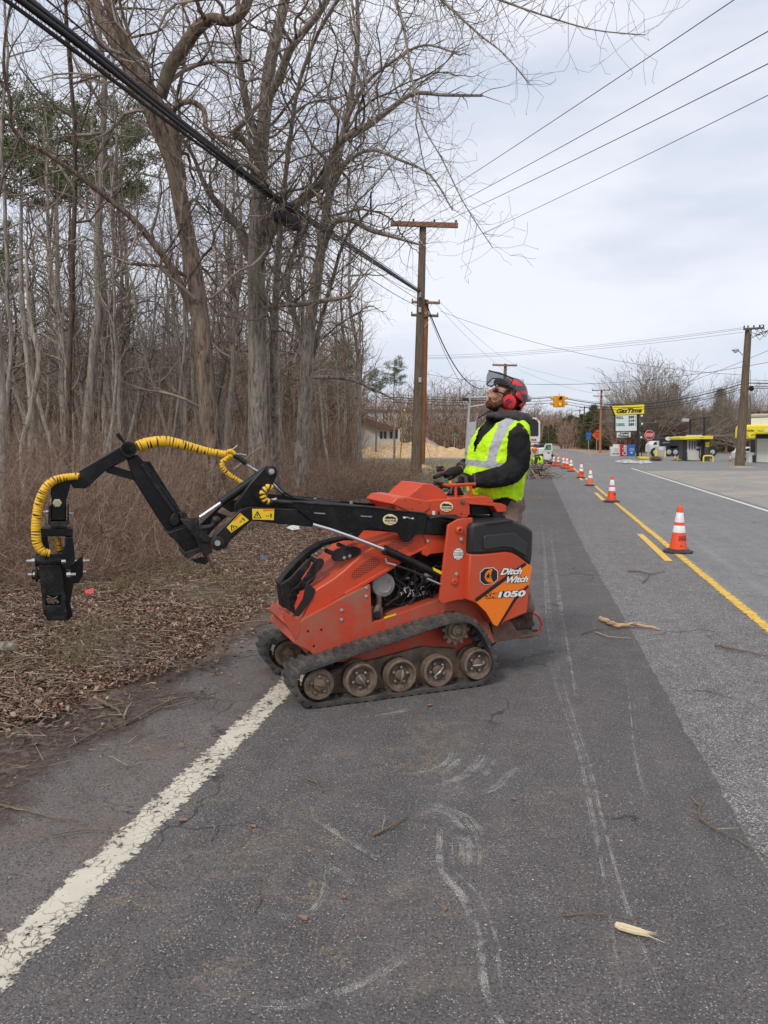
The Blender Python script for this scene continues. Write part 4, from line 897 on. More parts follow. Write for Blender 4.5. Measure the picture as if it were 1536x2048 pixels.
def grow(S_, rg, p, d, L, r, lvl, mx, step=0.3, wig=0.22, up=0.04, ang=(0.5, 1.1), nb=1.0, rmin=0.0035, thick=None):
    """wandering shoot with side shoots; rows go to S_ (thin) or thick (tubes)"""
    n = max(2, int(L / step)); st = L / n; x, y, z = p; dx, dy, dz = d; g_ = rg.gauss; pts = [(x, y, z, r)]
    nk = max(1.0, n * nb * (0.75 if lvl < mx - 1 else 0.6)); 
    for i in range(n):
        t = i / n
        dx, dy, dz = norm3(dx + g_(0, wig), dy + g_(0, wig), dz + g_(0, wig) + up)
        r2 = max(rmin, r * (1 - (i + 1) / n * 0.78))
        r1 = max(rmin, r * (1 - t * 0.78)); x2, y2, z2_ = x + dx * st, y + dy * st, z + dz * st
        if thick is None or lvl > 1: S_.append((x, y, z, x2, y2, z2_, r1, r2))
        pts.append((x2, y2, z2_, r2)); x, y, z = x2, y2, z2_
        if lvl < mx and t > 0.12:
            k = nk / n; k = int(k) + (rg.random() < k - int(k))
            for _ in range(k):
                a = rg.uniform(*ang); ux, uy, uz_ = norm3(g_(0, 1), g_(0, 1), g_(0, 1)); c = ux * dx + uy * dy + uz_ * dz
                ux, uy, uz_ = norm3(ux - c * dx, uy - c * dy, uz_ - c * dz); ca, sa = math.cos(a), math.sin(a)
                grow(S_, rg, (x, y, z), norm3(dx * ca + ux * sa, dy * ca + uy * sa, dz * ca + uz_ * sa + 0.08), L * rg.uniform(.32, .62) * (1 - .45 * t), max(rmin, r2 * rg.uniform(.4, .65)), lvl + 1, mx, step * .8, wig * 1.1, up, ang, nb, rmin, thick)
    if thick is not None and lvl <= 1: thick.append(pts)
    return pts
def tubes_mesh(name, limbs, mat, parent, n=9):
    b = MB()
    for l in limbs: b.tube([q[:3] for q in l], [q[3] for q in l], n, cap=True)
    return b.build(name, mat, parent, smooth=80, fix=False)
# ---- forest prototypes (built at the origin, then placed)
def proto_tree(seed, H_, r, lean, nlimb, low, mat, name='bare_tree', mx=3, nb=1.0):
    rg = random.Random(seed); root = empty(name, (0, 0, 0)); thick, segs = [], []
    pts = []; x = y = 0; dx, dy = rg.gauss(0, lean), rg.gauss(0, lean); n = 22
    for i in range(n + 1):
        t = i / n; pts.append((x, y, H_ * t - .15, max(.02, r * (1 - .8 * t) + (r * .35 * max(0, 1 - t * 12))))); dx += rg.gauss(-dx * .15, .15); dy += rg.gauss(-dy * .15, .15); x += dx * H_ / n * .5; y += dy * H_ / n * .5
    thick.append(pts)
    for k in range(nlimb):
        t = low + (1 - low) * ((k + rg.random()) / nlimb) ** .85; i = min(n - 1, int(t * n)); q = pts[i]; a = rg.uniform(0, 6.28); el = rg.uniform(.3, 1.2)
        L_ = H_ * rg.uniform(.16, .34) * (1.15 - t * .7)
        grow(segs, rg, q[:3], norm3(math.cos(a), math.sin(a), math.tan(el) * .6), L_, q[3] * rg.uniform(.35, .6), 1, mx, .38, .24, .06, nb=nb, rmin=.006, thick=thick)
    for k in range(8):                                    # low twigs
        q = pts[rg.randrange(2, 12)]; a = rg.uniform(0, 6.28); grow(segs, rg, q[:3], norm3(math.cos(a), math.sin(a), .5), rg.uniform(.8, 2), .012, 2, 3, .3, .25, .05, rmin=.005)
    tubes_mesh('trunk', thick, M[mat], root, 7); seg_mesh('crown', segs, M['twig'], 3, root); return root
protos = [proto_tree(11 + i, rs.uniform(13, 19), rr_, ln, nl, lw, mt) for i, (rr_, ln, nl, lw, mt) in enumerate((
    (.15, .06, 26, .35, 'bark_dark'), (.10, .10, 22, .4, 'bark_dark'), (.19, .05, 30, .3, 'bark'), (.08, .14, 20, .35, 'bark'), (.12, .10, 24, .3, 'bark'), (.07, .18, 20, .3, 'bark'), (.21, .06, 30, .42, 'bark')))]
KIDS = {}
def place(root, loc, rz, sc, label, cat, group=None, first=[set()]):
    if root.name in first[0]:
        c = root.copy(); COL.objects.link(c)
        for ch in KIDS[root.name]:
            d = ch.copy(); COL.objects.link(d); d.parent = c
    else: first[0].add(root.name); c = root; KIDS[root.name] = children(root)
    c.location = loc; c.rotation_euler = (0, 0, rz); c.scale = (sc, sc, sc) if not hasattr(sc, '__len__') else sc
    return tag(c, label, cat, group)
frs = random.Random(21)
spots = []
def ok(x, y, dmin):
    return all((x - a) ** 2 + (y - b) ** 2 > dmin * dmin for a, b in spots)
tries = 0
while len(spots) < 235 and tries < 20000:
    tries += 1; d = 13 + 62 * frs.random() ** .8; px = frs.uniform(-60, 690 if d < 30 else 725)
    p = G(px, 878 + FPX * EYE / d * 1.0)
    if p.x > -8.2 or (p.y < 33 and p.x > -8.6) or p.y > 76: continue
    if d < 26 and frs.random() < .5: continue
    if not ok(p.x, p.y, .8 + d * .012): continue
    spots.append((p.x, p.y))
GF = 'bare trees of the wood beyond the road verge'
LOOK = ('stout dark', 'slim dark', 'thick pale grey', 'thin wavy grey', 'straight grey', 'thin leaning', 'tall thick grey')
ZONE = ((80, 'near the left border'), (180, 'behind the hanging grapple'), (260, 'above the left boom hose'), (340, 'behind the boom mast'), (430, 'beside the dark forking oak'), (520, 'beside the pale central oak'), (600, 'right of the pale central oak'), (9999, 'at the right end of the wood'))
def zone(x, y):
    p = Vector((x, y, 0)); q = CX + FPX * p.dot(RGT) / p.dot(FWD); d = p.dot(FWD); return ('front row' if d < 28 else 'second row' if d < 42 else 'deep in the wood' if d < 58 else 'farthest back'), next(n for lim, n in ZONE if q < lim)
for i, (x, y) in enumerate(spots):
    ip = frs.randrange(len(protos)); pr = protos[ip]; zr, zn = zone(x, y); s_ = frs.uniform(.58, .95)
    place(pr, (x, y, 0), frs.uniform(0, 6.28), (s_ * .85, s_ * .85, s_ * frs.uniform(.85, 1.1)), '%s bare tree, %s, %s' % (LOOK[ip], zr, zn), 'tree', GF)
# ---- far wood behind them, one mass
rg = random.Random(8); segs = []
for k in range(1650):
    d = rg.uniform(72, 125); px = rg.uniform(-420, 700); p = G(px, 878 + FPX * EYE / d); h = rg.uniform(6, 14); r = rg.uniform(.05, .14); x, y = p.x, p.y; z = 0; dx = rg.gauss(0, .05)
    for j in range(5): segs.append((x, y, z, x + dx, y, z + h / 5, r * (1 - j * .17), r * (.83 - j * .17))); x += dx; z += h / 5; dx += rg.gauss(0, .12)
    for j in range(26):
        zz = h * rg.uniform(.02, 1.0); a = rg.uniform(0, 6.28); l = rg.uniform(.8, 2.6) * (1.1 - zz / h * .5); q = (x + math.cos(a) * l, y + math.sin(a) * l, zz + l * rg.uniform(.2, 1.2)); segs.append((x - dx * 2, y, zz, *q, .035, .016))
        for m_ in range(2): segs.append((*q, q[0] + rg.gauss(0, .6), q[1], q[2] + rg.uniform(.2, 1.1), .018, .012))
for k in range(34000):                                    # low brush under the far wood
    d = rg.uniform(45, 120); px = rg.uniform(-420, 715); p = G(px, 878 + FPX * EYE / d); h = rg.uniform(.8, 3.2)
    if p.x > -8: continue
    segs.append((p.x, p.y, 0, p.x + rg.gauss(0, .5), p.y, h, .02, .01))
tag(seg_mesh('woods', segs, M['twig_red'], 3), 'hazy brown mass of bare trees far back behind the wood', kind='stuff')
# ---- three big trees, limbs laid out one by one
WSC = [.74]
def limb(path, d, d2=None, jit=0.0):
    n = len(path); out_ = []
    for i, (x, y, w_) in enumerate(path):
        dd = d + ((d2 if d2 is not None else d) - d) * i / (n - 1); q = A(x, y, dd); out_.append((q.x, q.y, q.z, w_ * WSC[0] * .5 * dd / FPX))
    res = []                                              # Catmull-Rom subdivision
    for i in range(n - 1):
        p0, p1, p2, p3 = out_[max(0, i - 1)], out_[i], out_[i + 1], out_[min(n - 1, i + 2)]
        for j in range(5):
            t = j / 5; res.append(tuple(.5 * (2 * p1[k] + (p2[k] - p0[k]) * t + (2 * p0[k] - 5 * p1[k] + 4 * p2[k] - p3[k]) * t * t + (3 * p1[k] - p0[k] - 3 * p2[k] + p3[k]) * t ** 3) for k in range(4)))
    res.append(out_[-1]); return res
def hero(name, label, limbs, seed, mat, dens=1.0, twig_px=1.0, bark_limbs=None):
    rg = random.Random(seed); base = limbs[0][0]; root = empty(name, (base[0], base[1], 0), label, 'tree')
    thick, segs = list(limbs), []
    for li, l in enumerate(limbs):
        for i in range(1, len(l)):
            q, q0 = l[i], l[i - 1]; sl = math.dist(q[:3], q0[:3]); dr = norm3(q[0] - q0[0], q[1] - q0[1], q[2] - q0[2])
            if q[2] < 4.0: k = sl * .25
            else: k = sl * (8.6 if li else 4.5) * dens
            k = int(k) + (rg.random() < k - int(k))
            for _ in range(k):
                u = norm3(rg.gauss(0, 1), rg.gauss(0, 1), rg.gauss(0, 1) + .25); big = rg.random() < .3 and q[3] > .04
                L_ = rg.uniform(2.2, 4.2) if big else rg.uniform(.8, 2.2); L_ *= min(1, .35 + q[3] * 7); r0 = min(q[3] * .45, rg.uniform(.028, .055) if big else rg.uniform(.009, .02))
                if q[2] < 4.0: L_ *= .5
                grow(segs, rg, q[:3], norm3(dr[0] * .5 + u[0], dr[1] * .5 + u[1], dr[2] * .5 + u[2]), L_, r0, 1 if big else 2, 4, .26, .25, .03, (.4, 1.2), 1.2, .0024 * twig_px)
    tubes_mesh('trunk', thick, M[mat], root, 12); seg_mesh('crown', segs, M['twig'], 3, root); return root, len(segs)
LA = [limb(p, a, b) for p, a, b in (
    ([(432, 985, 66), (424, 900, 54), (415, 800, 50), (402, 650, 47), (388, 540, 44), (370, 450, 43), (352, 350, 42), (340, 270, 44), (325, 215, 46)], 15, 15),
    ([(345, 330, 30), (320, 270, 34), (285, 190, 36), (245, 110, 34), (205, 40, 32), (175, -30, 30), (150, -120, 26)], 15.2, 16),
    ([(330, 235, 34), (300, 180, 34), (262, 110, 28), (235, 50, 26), (212, -10, 24), (195, -90, 20)], 15, 14.2),
    ([(322, 195, 30), (338, 140, 34), (370, 90, 32), (402, 50, 32), (428, 38, 28), (462, 42, 24), (490, 15, 26), (505, -40, 24), (520, -120, 18)], 15, 14),
    ([(342, 228, 14), (360, 208, 14), (385, 204, 14), (408, 222, 13), (412, 255, 13), (432, 272, 11), (470, 300, 9), (520, 345, 7)], 15, 14),
    ([(395, 640, 24), (345, 540, 20), (300, 478, 18), (262, 435, 16), (205, 388, 14), (150, 345, 13), (90, 305, 11), (42, 278, 9), (24, 250, 8), (20, 200, 9), (8, 140, 8), (12, 60, 6), (30, -30, 5)], 15, 12.5),
    ([(412, 42, 12), (398, 15, 10), (385, -30, 9)], 14.4, 14))]
hero('oak_tree', 'large dark barked tree forking into heavy crooked limbs behind the grapple boom', LA, 31, 'bark_dark', 1.0)
WSC[0] = .70
LB = [limb(p, a, b) for p, a, b in (
    ([(522, 985, 72), (516, 880, 56), (515, 760, 52), (514, 640, 50), (513, 520, 48), (517, 420, 44), (522, 320, 38), (530, 220, 36), (540, 130, 34), (556, 60, 30), (575, -30, 26), (590, -140, 20)], 18.5, 17.5),
    ([(512, 540, 30), (480, 460, 26), (452, 425, 22), (425, 395, 18), (405, 360, 14), (385, 310, 10), (350, 260, 8)], 18.5, 17),
    ([(520, 520, 28), (545, 460, 26), (572, 425, 24), (610, 395, 22), (645, 365, 22), (662, 320, 22), (678, 285, 20), (712, 265, 20), (745, 245, 18), (785, 215, 14), (828, 187, 12), (890, 190, 9), (965, 191, 7)], 18.3, 15.5),
    ([(530, 210, 24), (560, 150, 24), (580, 100, 22), (610, 60, 20), (645, 15, 18), (668, -40, 15), (690, -130, 12)], 17.8, 16),
    ([(520, 300, 22), (500, 240, 22), (486, 170, 20), (476, 100, 18), (478, 40, 16), (470, -40, 14)], 18, 17),
    ([(516, 618, 14), (560, 611, 13), (610, 608, 14), (650, 601, 13), (685, 596, 12), (706, 590, 11)], 18.2, 16.5),
    ([(522, 330, 20), (495, 290, 20), (475, 270, 18), (470, 265, 16), (500, 230, 14), (520, 205, 10)], 18, 17.2))]
hero('oak_tree', 'tall pale grey tree with straight trunk and stubbed dead limb in the middle', LB, 32, 'bark', 1.15)
WSC[0] = .66
LC = [limb(p, a, b) for p, a, b in (
    ([(600, 975, 52), (605, 880, 42), (612, 760, 40), (620, 650, 36), (638, 530, 30), (655, 410, 27), (675, 320, 24), (695, 230, 20), (708, 150, 16), (716, 70, 13), (714, -20, 10), (720, -110, 8)], 22, 20),
    ([(640, 520, 20), (665, 450, 18), (700, 440, 16), (740, 460, 13), (790, 475, 9), (840, 490, 5)], 21.5, 18),
    ([(608, 700, 16), (585, 620, 16), (575, 560, 14), (590, 500, 12), (600, 440, 10)], 22, 21),
    ([(628, 755, 12), (670, 755, 11), (710, 762, 10), (745, 778, 8), (775, 792, 6), (800, 805, 4)], 21.5, 20),
    ([(660, 390, 16), (690, 330, 12), (740, 300, 10), (800, 320, 8), (860, 350, 6), (905, 420, 4)], 21, 17),
    ([(690, 250, 12), (730, 170, 10), (790, 120, 8), (850, 90, 7), (920, 110, 5)], 20.5, 17),
    ([(612, 780, 14), (640, 650, 14), (665, 560, 12), (690, 480, 9), (740, 420, 6)], 22, 20))]
hero('oak_tree', 'forked grey tree at the wood edge reaching over the crossarm of the pole', LC, 33, 'bark', 1.05)
WSC[0] = .6
LD = [limb(p, a, b) for p, a, b in (
    ([(555, 1000, 34), (550, 900, 30), (548, 760, 28), (550, 640, 24), (556, 520, 20), (566, 400, 16), (580, 280, 14), (600, 160, 12), (650, 40, 11), (720, -50, 11), (800, -110, 10)], 20, 13.5),
    ([(765, -60, 12), (795, 10, 9), (812, 80, 8), (826, 170, 6), (846, 250, 5), (885, 320, 4), (930, 410, 3.4), (985, 495, 2.6)], 13.5, 12.5),
    ([(790, -90, 12), (850, -30, 9), (905, 20, 8), (960, 70, 6), (1010, 110, 4), (1060, 170, 3)], 13.5, 12),
    ([(800, -100, 10), (900, -40, 8), (1000, 0, 7), (1100, 35, 5), (1190, 60, 4), (1290, 70, 3)], 13.5, 11.5),
    ([(700, -30, 9), (715, 90, 7), (740, 200, 6), (765, 300, 4), (800, 380, 3)], 14, 13))]
hero('oak_tree', 'dark slim tree behind the pale one with drooping twigs over the verge', LD, 34, 'bark', 2.3)
WSC[0] = .9
# pale leaning saplings at the far left
LS = [limb([(12, 1100, 26), (5, 950, 24), (2, 800, 22), (-10, 600, 18), (-8, 400, 14)], 11.5)]
hero('sapling', 'pale thin trunk cut by the left border of the picture', LS, 41, 'bark_pale', .6)
LS = [limb([(52, 1010, 14), (45, 900, 14), (62, 820, 12), (78, 720, 11), (60, 640, 9), (52, 500, 6)], 14)]
hero('sapling', 'thin crooked pale sapling left of the hanging grapple', LS, 42, 'bark_pale', .6)
LS = [limb([(128, 1000, 10), (105, 900, 10), (82, 820, 9), (60, 740, 8), (45, 660, 6)], 14.5)]
hero('sapling', 'pale sapling leaning left above the grapple hose', LS, 43, 'bark_pale', .6)
# ---- pines and cedars
def needle_tree(seed, H_, kind):
    rg = random.Random(seed); root = empty('pine_tree' if kind == 'pine' else 'cedar_tree', (0, 0, 0)); r = H_ * .011; th = [[(math.sin(i * .7) * .06, math.cos(i) * .06, H_ * i / 12 - .1, max(.02, r * (1 - i / 13))) for i in range(13)]]; br, nd = [], []
    n = 46 if kind == 'pine' else 150
    for k in range(n):
        t = (.74 + .25 * (k / n)) if kind == 'pine' else (.04 + .95 * (k / n)); a = rg.uniform(0, 6.28)
        if kind == 'pine': L_ = H_ * .17 * (1.15 - t) ** .5 * rg.uniform(.5, 1.2)
        elif kind == 'cedar': L_ = H_ * .27 * (1.03 - t) ** .8 * rg.uniform(.5, 1.15)
        else: L_ = H_ * .24 * (1.03 - t) * rg.uniform(.6, 1.15)
        p = (0, 0, H_ * t); up_ = rg.uniform(-.05, .5) if kind != 'fir' else rg.uniform(-.25, .15)
        pts = grow(br, rg, p, norm3(math.cos(a), math.sin(a), up_), L_, .03 * H_ / 12, 2, 3 if kind == 'pine' else 2, .35, .15, .03, rmin=.008)
    ends = [b_[3:6] for b_ in br]
    for e in ends:
        if kind == 'pine' and rg.random() < .25: continue
        m_ = 17 if kind == 'pine' else 34; s_ = .28 if kind == 'pine' else .30
        for q in range(m_):
            o = (e[0] + rg.gauss(0, s_ * .5), e[1] + rg.gauss(0, s_ * .5), e[2] + rg.gauss(0, s_ * .4)); v = norm3(rg.gauss(0, 1), rg.gauss(0, 1), rg.gauss(0, 1) + .3); l = rg.uniform(.12, .26)
            nd.append((*o, o[0] + v[0] * l, o[1] + v[1] * l, o[2] + v[2] * l, .020, .008))
    tubes_mesh('trunk', th, M['bark'], root, 8); seg_mesh('branches', br, M['twig'], 3, root); seg_mesh('foliage', nd, M['needle' if kind == 'pine' else 'cedar'], 3, root); return root
pineA, pineB = needle_tree(51, 17, 'pine'), needle_tree(52, 14, 'pine')
cedA, cedB, fir = needle_tree(53, 6.5, 'cedar'), needle_tree(54, 5.5, 'cedar'), needle_tree(55, 9, 'fir')
GP = 'green topped pines standing among the bare trees'
for i, (px, top, d, lab) in enumerate(((5, 180, 31, None), (62, 235, 27, None), (130, 232, 30, None), (215, 262, 33, None), (262, 235, 38, None), (8, 470, 38, None))):
    p = A(px, 900, d); h = EYE + (878 - top) / FPX * d; pr = (pineA, pineB)[i % 2]; s_ = h / (17 if i % 2 == 0 else 14)
    place(pr, (p.x, p.y, 0), i * 1.3, (max(.9, s_ * 1.1), max(.9, s_ * 1.1), s_), ('large ragged green pine at the upper left border', 'green pine left of the long crooked oak limb', 'broad green pine top above the long crooked limb', 'pine top left of the dark forking oak', 'pine close beside the dark forking oak', 'low pine top cut by the left border', '')[i], 'tree', GP)
for i, (px, top, d) in enumerate(((788, 722, 62), (752, 742, 70), (690, 690, 66))):
    p = A(px, 900, d); h = EYE + (878 - top) / FPX * d
    place(pineB, (p.x, p.y, 0), i * 2.1, (h / 14 * 1.2, h / 14 * 1.2, h / 14), ('thin pine with layered branches left of the two poles', 'sparse pine behind the low brown-roofed house', 'taller pine half hidden by the bare wood edge')[i], 'tree')
GC = 'dark evergreens lining the far side of the road'
cspots = [(1128, 838, 190), (1140, 832, 170), (1152, 836, 150), (1163, 830, 135), (1176, 826, 125), (1186, 812, 128), (1196, 820, 118), (1206, 815, 122), (1216, 822, 116), (1228, 818, 116), (1240, 826, 110), (1252, 832, 112), (1266, 828, 114), (1352, 840, 104), (1395, 838, 104), (1412, 846, 102), (1325, 812, 112), (1344, 800, 116), (1468, 838, 100), (1490, 830, 104), (1508, 820, 108), (1530, 826, 102), (1100, 850, 260), (1112, 846, 240), (1090, 852, 280), (1082, 850, 300), (1120, 850, 215)]
for i, (px, top, d) in enumerate(cspots):
    p = A(px, 900, d); h = EYE + (878 - top) / FPX * d; pr, b_ = ((cedA, 6.5), (cedB, 5.5))[i % 2]; s_ = h / b_
    place(pr, (p.x, p.y, 0), i * 1.7, (s_ * 1.25, s_ * 1.25, s_), '%s evergreen from the left in the dark row across the road' % ORD[sorted(q[0] for q in cspots).index(px)], 'tree', GC)
p = A(1436, 900, 98); place(fir, (p.x, p.y, 0), 0, (1.35, 1.35, (EYE + (878 - 779) / FPX * 98) / 9), 'tall pointed conifer behind the fuel pump island', 'tree')
p = A(1345, 900, 108); place(fir, (p.x, p.y, 0), 2, (1.3, 1.3, (EYE + (878 - 770) / FPX * 108) / 9), 'pointed conifer behind the big bare tree at the station', 'tree')
# broad bare tree and brush by the station
def broad_tree(seed, H_):
    rg = random.Random(seed); root = empty('bare_tree', (0, 0, 0)); th, sg2 = [[(0, 0, -.1, .34), (0, 0, H_ * .08, .26), (0, 0, H_ * .16, .24)]], []
    for k in range(26):
        a = rg.uniform(0, 6.28); e = rg.uniform(.35, 3.2); grow(sg2, rg, (0, 0, H_ * rg.uniform(.08, .17)), norm3(math.cos(a), math.sin(a), e), H_ * rg.uniform(.6, .92), .12, 0, 3, .55, .12, .03, (.35, .8), 1.25, .014, th)
    tubes_mesh('trunk', th, M['bark_pale'], root, 6); seg_mesh('crown', sg2, M['bark_pale'], 3, root); return root
broad = broad_tree(77, 11)
GR = 'bare trees behind the fuel station'
for i, (px, top, d, sx, lab) in enumerate(((1305, 738, 92, 1.35, 'broad bare tree towering behind the fuel price sign'), (1272, 770, 98, 1.0, 'smaller bare tree left of the broad one behind the price sign'), (1350, 790, 97, 1.0, 'bare tree between the broad tree and the pump canopy'), (1452, 772, 90, .75, 'pale forked bare tree just left of the leaning pole'), (1472, 800, 88, .7, 'thin bare tree hidden by the leaning utility pole'), (1515, 780, 120, .9, 'bare tree over the roof of the yellow awning shop'), (1395, 818, 92, .9, 'low bare tree behind the fuel pump canopy'), (1245, 800, 110, 1.0, 'bare tree rising over evergreens by the orange pole'))):
    p = A(px, 900, d); h = EYE + (878 - top) / FPX * d; place(broad, (p.x, p.y, 0), i * 1.1, (sx * h / 12, sx * h / 12, h / 11), lab, 'tree')
GL = 'bare trees behind the sand piles'
for i in range(26):
    px = 812 + i * 6.6 + frs.uniform(-3, 3); d = frs.uniform(95, 118); top = frs.uniform(758, 800); p = A(px, 900, d); h = EYE + (878 - top) / FPX * d; s_ = h / 16
    place(protos[i % 7], (p.x, p.y, 0), i * 1.9, (s_ * 1.2, s_ * 1.2, s_), '%s thin bare tree from the left in the row behind the chip piles' % ORD[i], 'tree', GL)
for i in range(16):
    px = 1078 + i * 5.5 + frs.uniform(-3, 3); d = frs.uniform(240, 330); top = frs.uniform(826, 850); p = A(px, 900, d); h = EYE + (878 - top) / FPX * d; s_ = h / 16
    place(protos[i % 7], (p.x, p.y, 0), i * 1.9, (s_ * 1.6, s_ * 1.6, s_), '%s bare tree from the left at the vanishing end of the road' % ORD[i], 'tree', 'distant bare trees at the end of the road')
# ---- undergrowth, litter
rg = random.Random(90); segs = []
def in_brush(x, y):
    return x < -4.9 + .35 * math.sin(y * .9) - max(0, (9 - y)) * .35 and x > -60
n_ = 0
while n_ < 14500:
    d = 8.5 + 34 * rg.random() ** 1.35; px = rg.uniform(-450, 840); p = G(px, 878 + FPX * EYE / d)
    if not in_brush(p.x, p.y): continue
    n_ += 1; edge = min(1, max(.1, (-5.0 - p.x) / 4.0 + .1)); h = rg.uniform(.15, .85) * (.25 + .75 * edge) * (2.2 if rg.random() < .10 else 1)
    x, y, z = p.x, p.y, 0; dx, dy = rg.gauss(0, .35), rg.gauss(0, .35); th = rg.uniform(.0018, .0045) * (1 + d * .02); st = h / 4
    for j in range(4):
        nx, ny, nz_ = x + dx * st, y + dy * st, z + st * rg.uniform(.6, 1.1); segs.append((x, y, z, nx, ny, nz_, th * (1 - j * .18), th * (.82 - j * .18)))
        for m_ in range(2): 
            l = rg.uniform(.1, .35); a, b_, c_ = norm3(rg.gauss(0, 1), rg.gauss(0, 1), rg.gauss(.4, .7)); segs.append((nx, ny, nz_, nx + a * l, ny + b_ * l, nz_ + c_ * l, th * .6, th * .35))
        x, y, z = nx, ny, nz_; dx += rg.gauss(0, .3); dy += rg.gauss(0, .3)
for k in range(2600):                                     # longer paler canes standing out of the thicket
    d = 9 + 20 * rg.random() ** 1.2; px = rg.uniform(-80, 800); p = G(px, 878 + FPX * EYE / d)
    if not in_brush(p.x + .4, p.y): continue
    a = rg.uniform(0, 6.28); grow(segs, rg, (p.x, p.y, 0), norm3(math.cos(a) * .5, math.sin(a) * .5, 1), rg.uniform(.7, 2.3), rg.uniform(.003, .0065), 2, 3, .16, .16, -.01, rmin=.0018)
tag(seg_mesh('undergrowth', segs, M['twig_red'], 3), 'dense reddish brown leafless thicket under the trees', kind='stuff')
def edge_litter(y): return edge_l(y) - .12
N = 640000; rn = np.random.default_rng(4)
d_ = 3.6 + 26 * rn.random(N) ** 1.6; px_ = rn.uniform(-420, 900, N)
cx_ = (px_ - CX) / FPX * d_; X_ = cx_ * cy_ - d_ * sy_; Y_ = cx_ * sy_ + d_ * cy_
off = rn.exponential(.10, N) * (rn.random(N) < .10)       # a few stray leaves on the shoulder
sel = (X_ < np.array([edge_litter(y) for y in Y_]) - rn.exponential(.12, N) + off * 2.2) & (X_ > -14) & (X_ < -1.2)
pat = np.sin(X_ * 1.7 + 2 * np.sin(Y_ * .9)) * np.sin(Y_ * 1.3 + 1.5 * np.sin(X_ * 1.1)) + .5 * np.sin(X_ * 4.1 + Y_ * 3.3) + rn.normal(0, .35, N); sel &= (pat > -.75)
X_, Y_ = X_[sel], Y_[sel]; n = len(X_); sz = .005 + .020 * rn.random(n) ** 2.4; sz *= np.where(rn.random(n) < .03, 1.5, 1); az = rn.uniform(0, 6.28, n); tl = rn.normal(0, .38, n); t2 = rn.normal(0, .38, n)
ux = np.stack([np.cos(az), np.sin(az), tl], 1) * sz[:, None]; uy = np.stack([-np.sin(az), np.cos(az), t2], 1) * (sz * .6)[:, None]
c0 = np.stack([X_, Y_, rn.uniform(.010, .035, n)], 1); cr_ = np.array([0, 0, 1.0]) * (sz * .35)[:, None]
Vt = np.stack([c0 - ux, c0 - uy * 1.0 + cr_, c0 + ux, c0 + uy + cr_], 1).reshape(-1, 3); Vt[:, 2] = np.maximum(Vt[:, 2], .009)
tag(raw_mesh('leaf_litter', Vt, np.arange(4 * n).reshape(-1, 4), M['brownleaf']), 'trampled brown dead leaves over the verge', kind='stuff')
segs = []
for k in range(15000):
    d = 3.8 + 16 * rg.random() ** 1.5; px = rg.uniform(-250, 860); p = G(px, 878 + FPX * EYE / d)
    lim = edge_l(p.y) - .1 + (rg.expovariate(3) if rg.random() < .14 else -rg.expovariate(2.5))
    if p.x > lim or p.x > -1.9: continue
    a = rg.uniform(0, 6.28); l = rg.uniform(.05, .5) * rg.random() + .04; th = rg.uniform(.0012, .005) * (1.5 if rg.random() < .06 else 1); x, y, z = p.x, p.y, .02 + rg.random() * .05
    for j in range(3): nx, ny, nz_ = x + math.cos(a) * l / 3, y + math.sin(a) * l / 3, max(.012, z + rg.gauss(0, .012)); segs.append((x, y, z, nx, ny, nz_, th, th * .8)); x, y, z = nx, ny, nz_; a += rg.gauss(0, .4); th *= .8
tag(seg_mesh('twig_litter', segs, M['stick'], 4), 'broken twigs strewn through the leaf litter', kind='stuff')
segs = []
for k in range(60):
    cpx, cpy = (rg.gauss(230, 70), rg.gauss(1130, 28)) if k < 34 else (rg.uniform(-60, 600), rg.uniform(1120, 1400)); c = G(cpx, cpy)
    if c.x > -3.1: continue
    for q in range(110):
        a, b_ = rg.gauss(0, .16), rg.gauss(0, .16); segs.append((c.x + a, c.y + b_, .01, c.x + a + rg.gauss(0, .05), c.y + b_ + rg.gauss(0, .05), rg.uniform(.03, .15), .0022, .001))
M['olive'] = multi('olive_grass_blades', [(0.12, 0.115, 0.05), (0.2, 0.17, 0.09), (0.32, 0.25, 0.15)])
tag(seg_mesh('verge_grass', segs, M['olive'], 3), 'sparse olive grass among the leaves below the boom', kind='stuff')
# grass tufts on the far verge
segs = []
for k in range(9000):
    d = rg.uniform(22, 62); px = rg.uniform(700, 960); p = G(px, 878 + FPX * EYE / d)
    if p.x > -3.0 or (p.x < -6 and p.y < 34): continue
    segs.append((p.x, p.y, 0, p.x + rg.gauss(0, .04), p.y + rg.gauss(0, .04), rg.uniform(.04, .16), .008, .003))
t = NT('dry_grass'); M['drygrass'] = multi('dry_grass_blades', [(0.13, 0.12, 0.05), (0.27, 0.22, 0.12), (0.35, 0.29, 0.18)])
tag(seg_mesh('grass', segs, M['drygrass'], 3), 'thin winter grass beside the utility poles', kind='stuff')
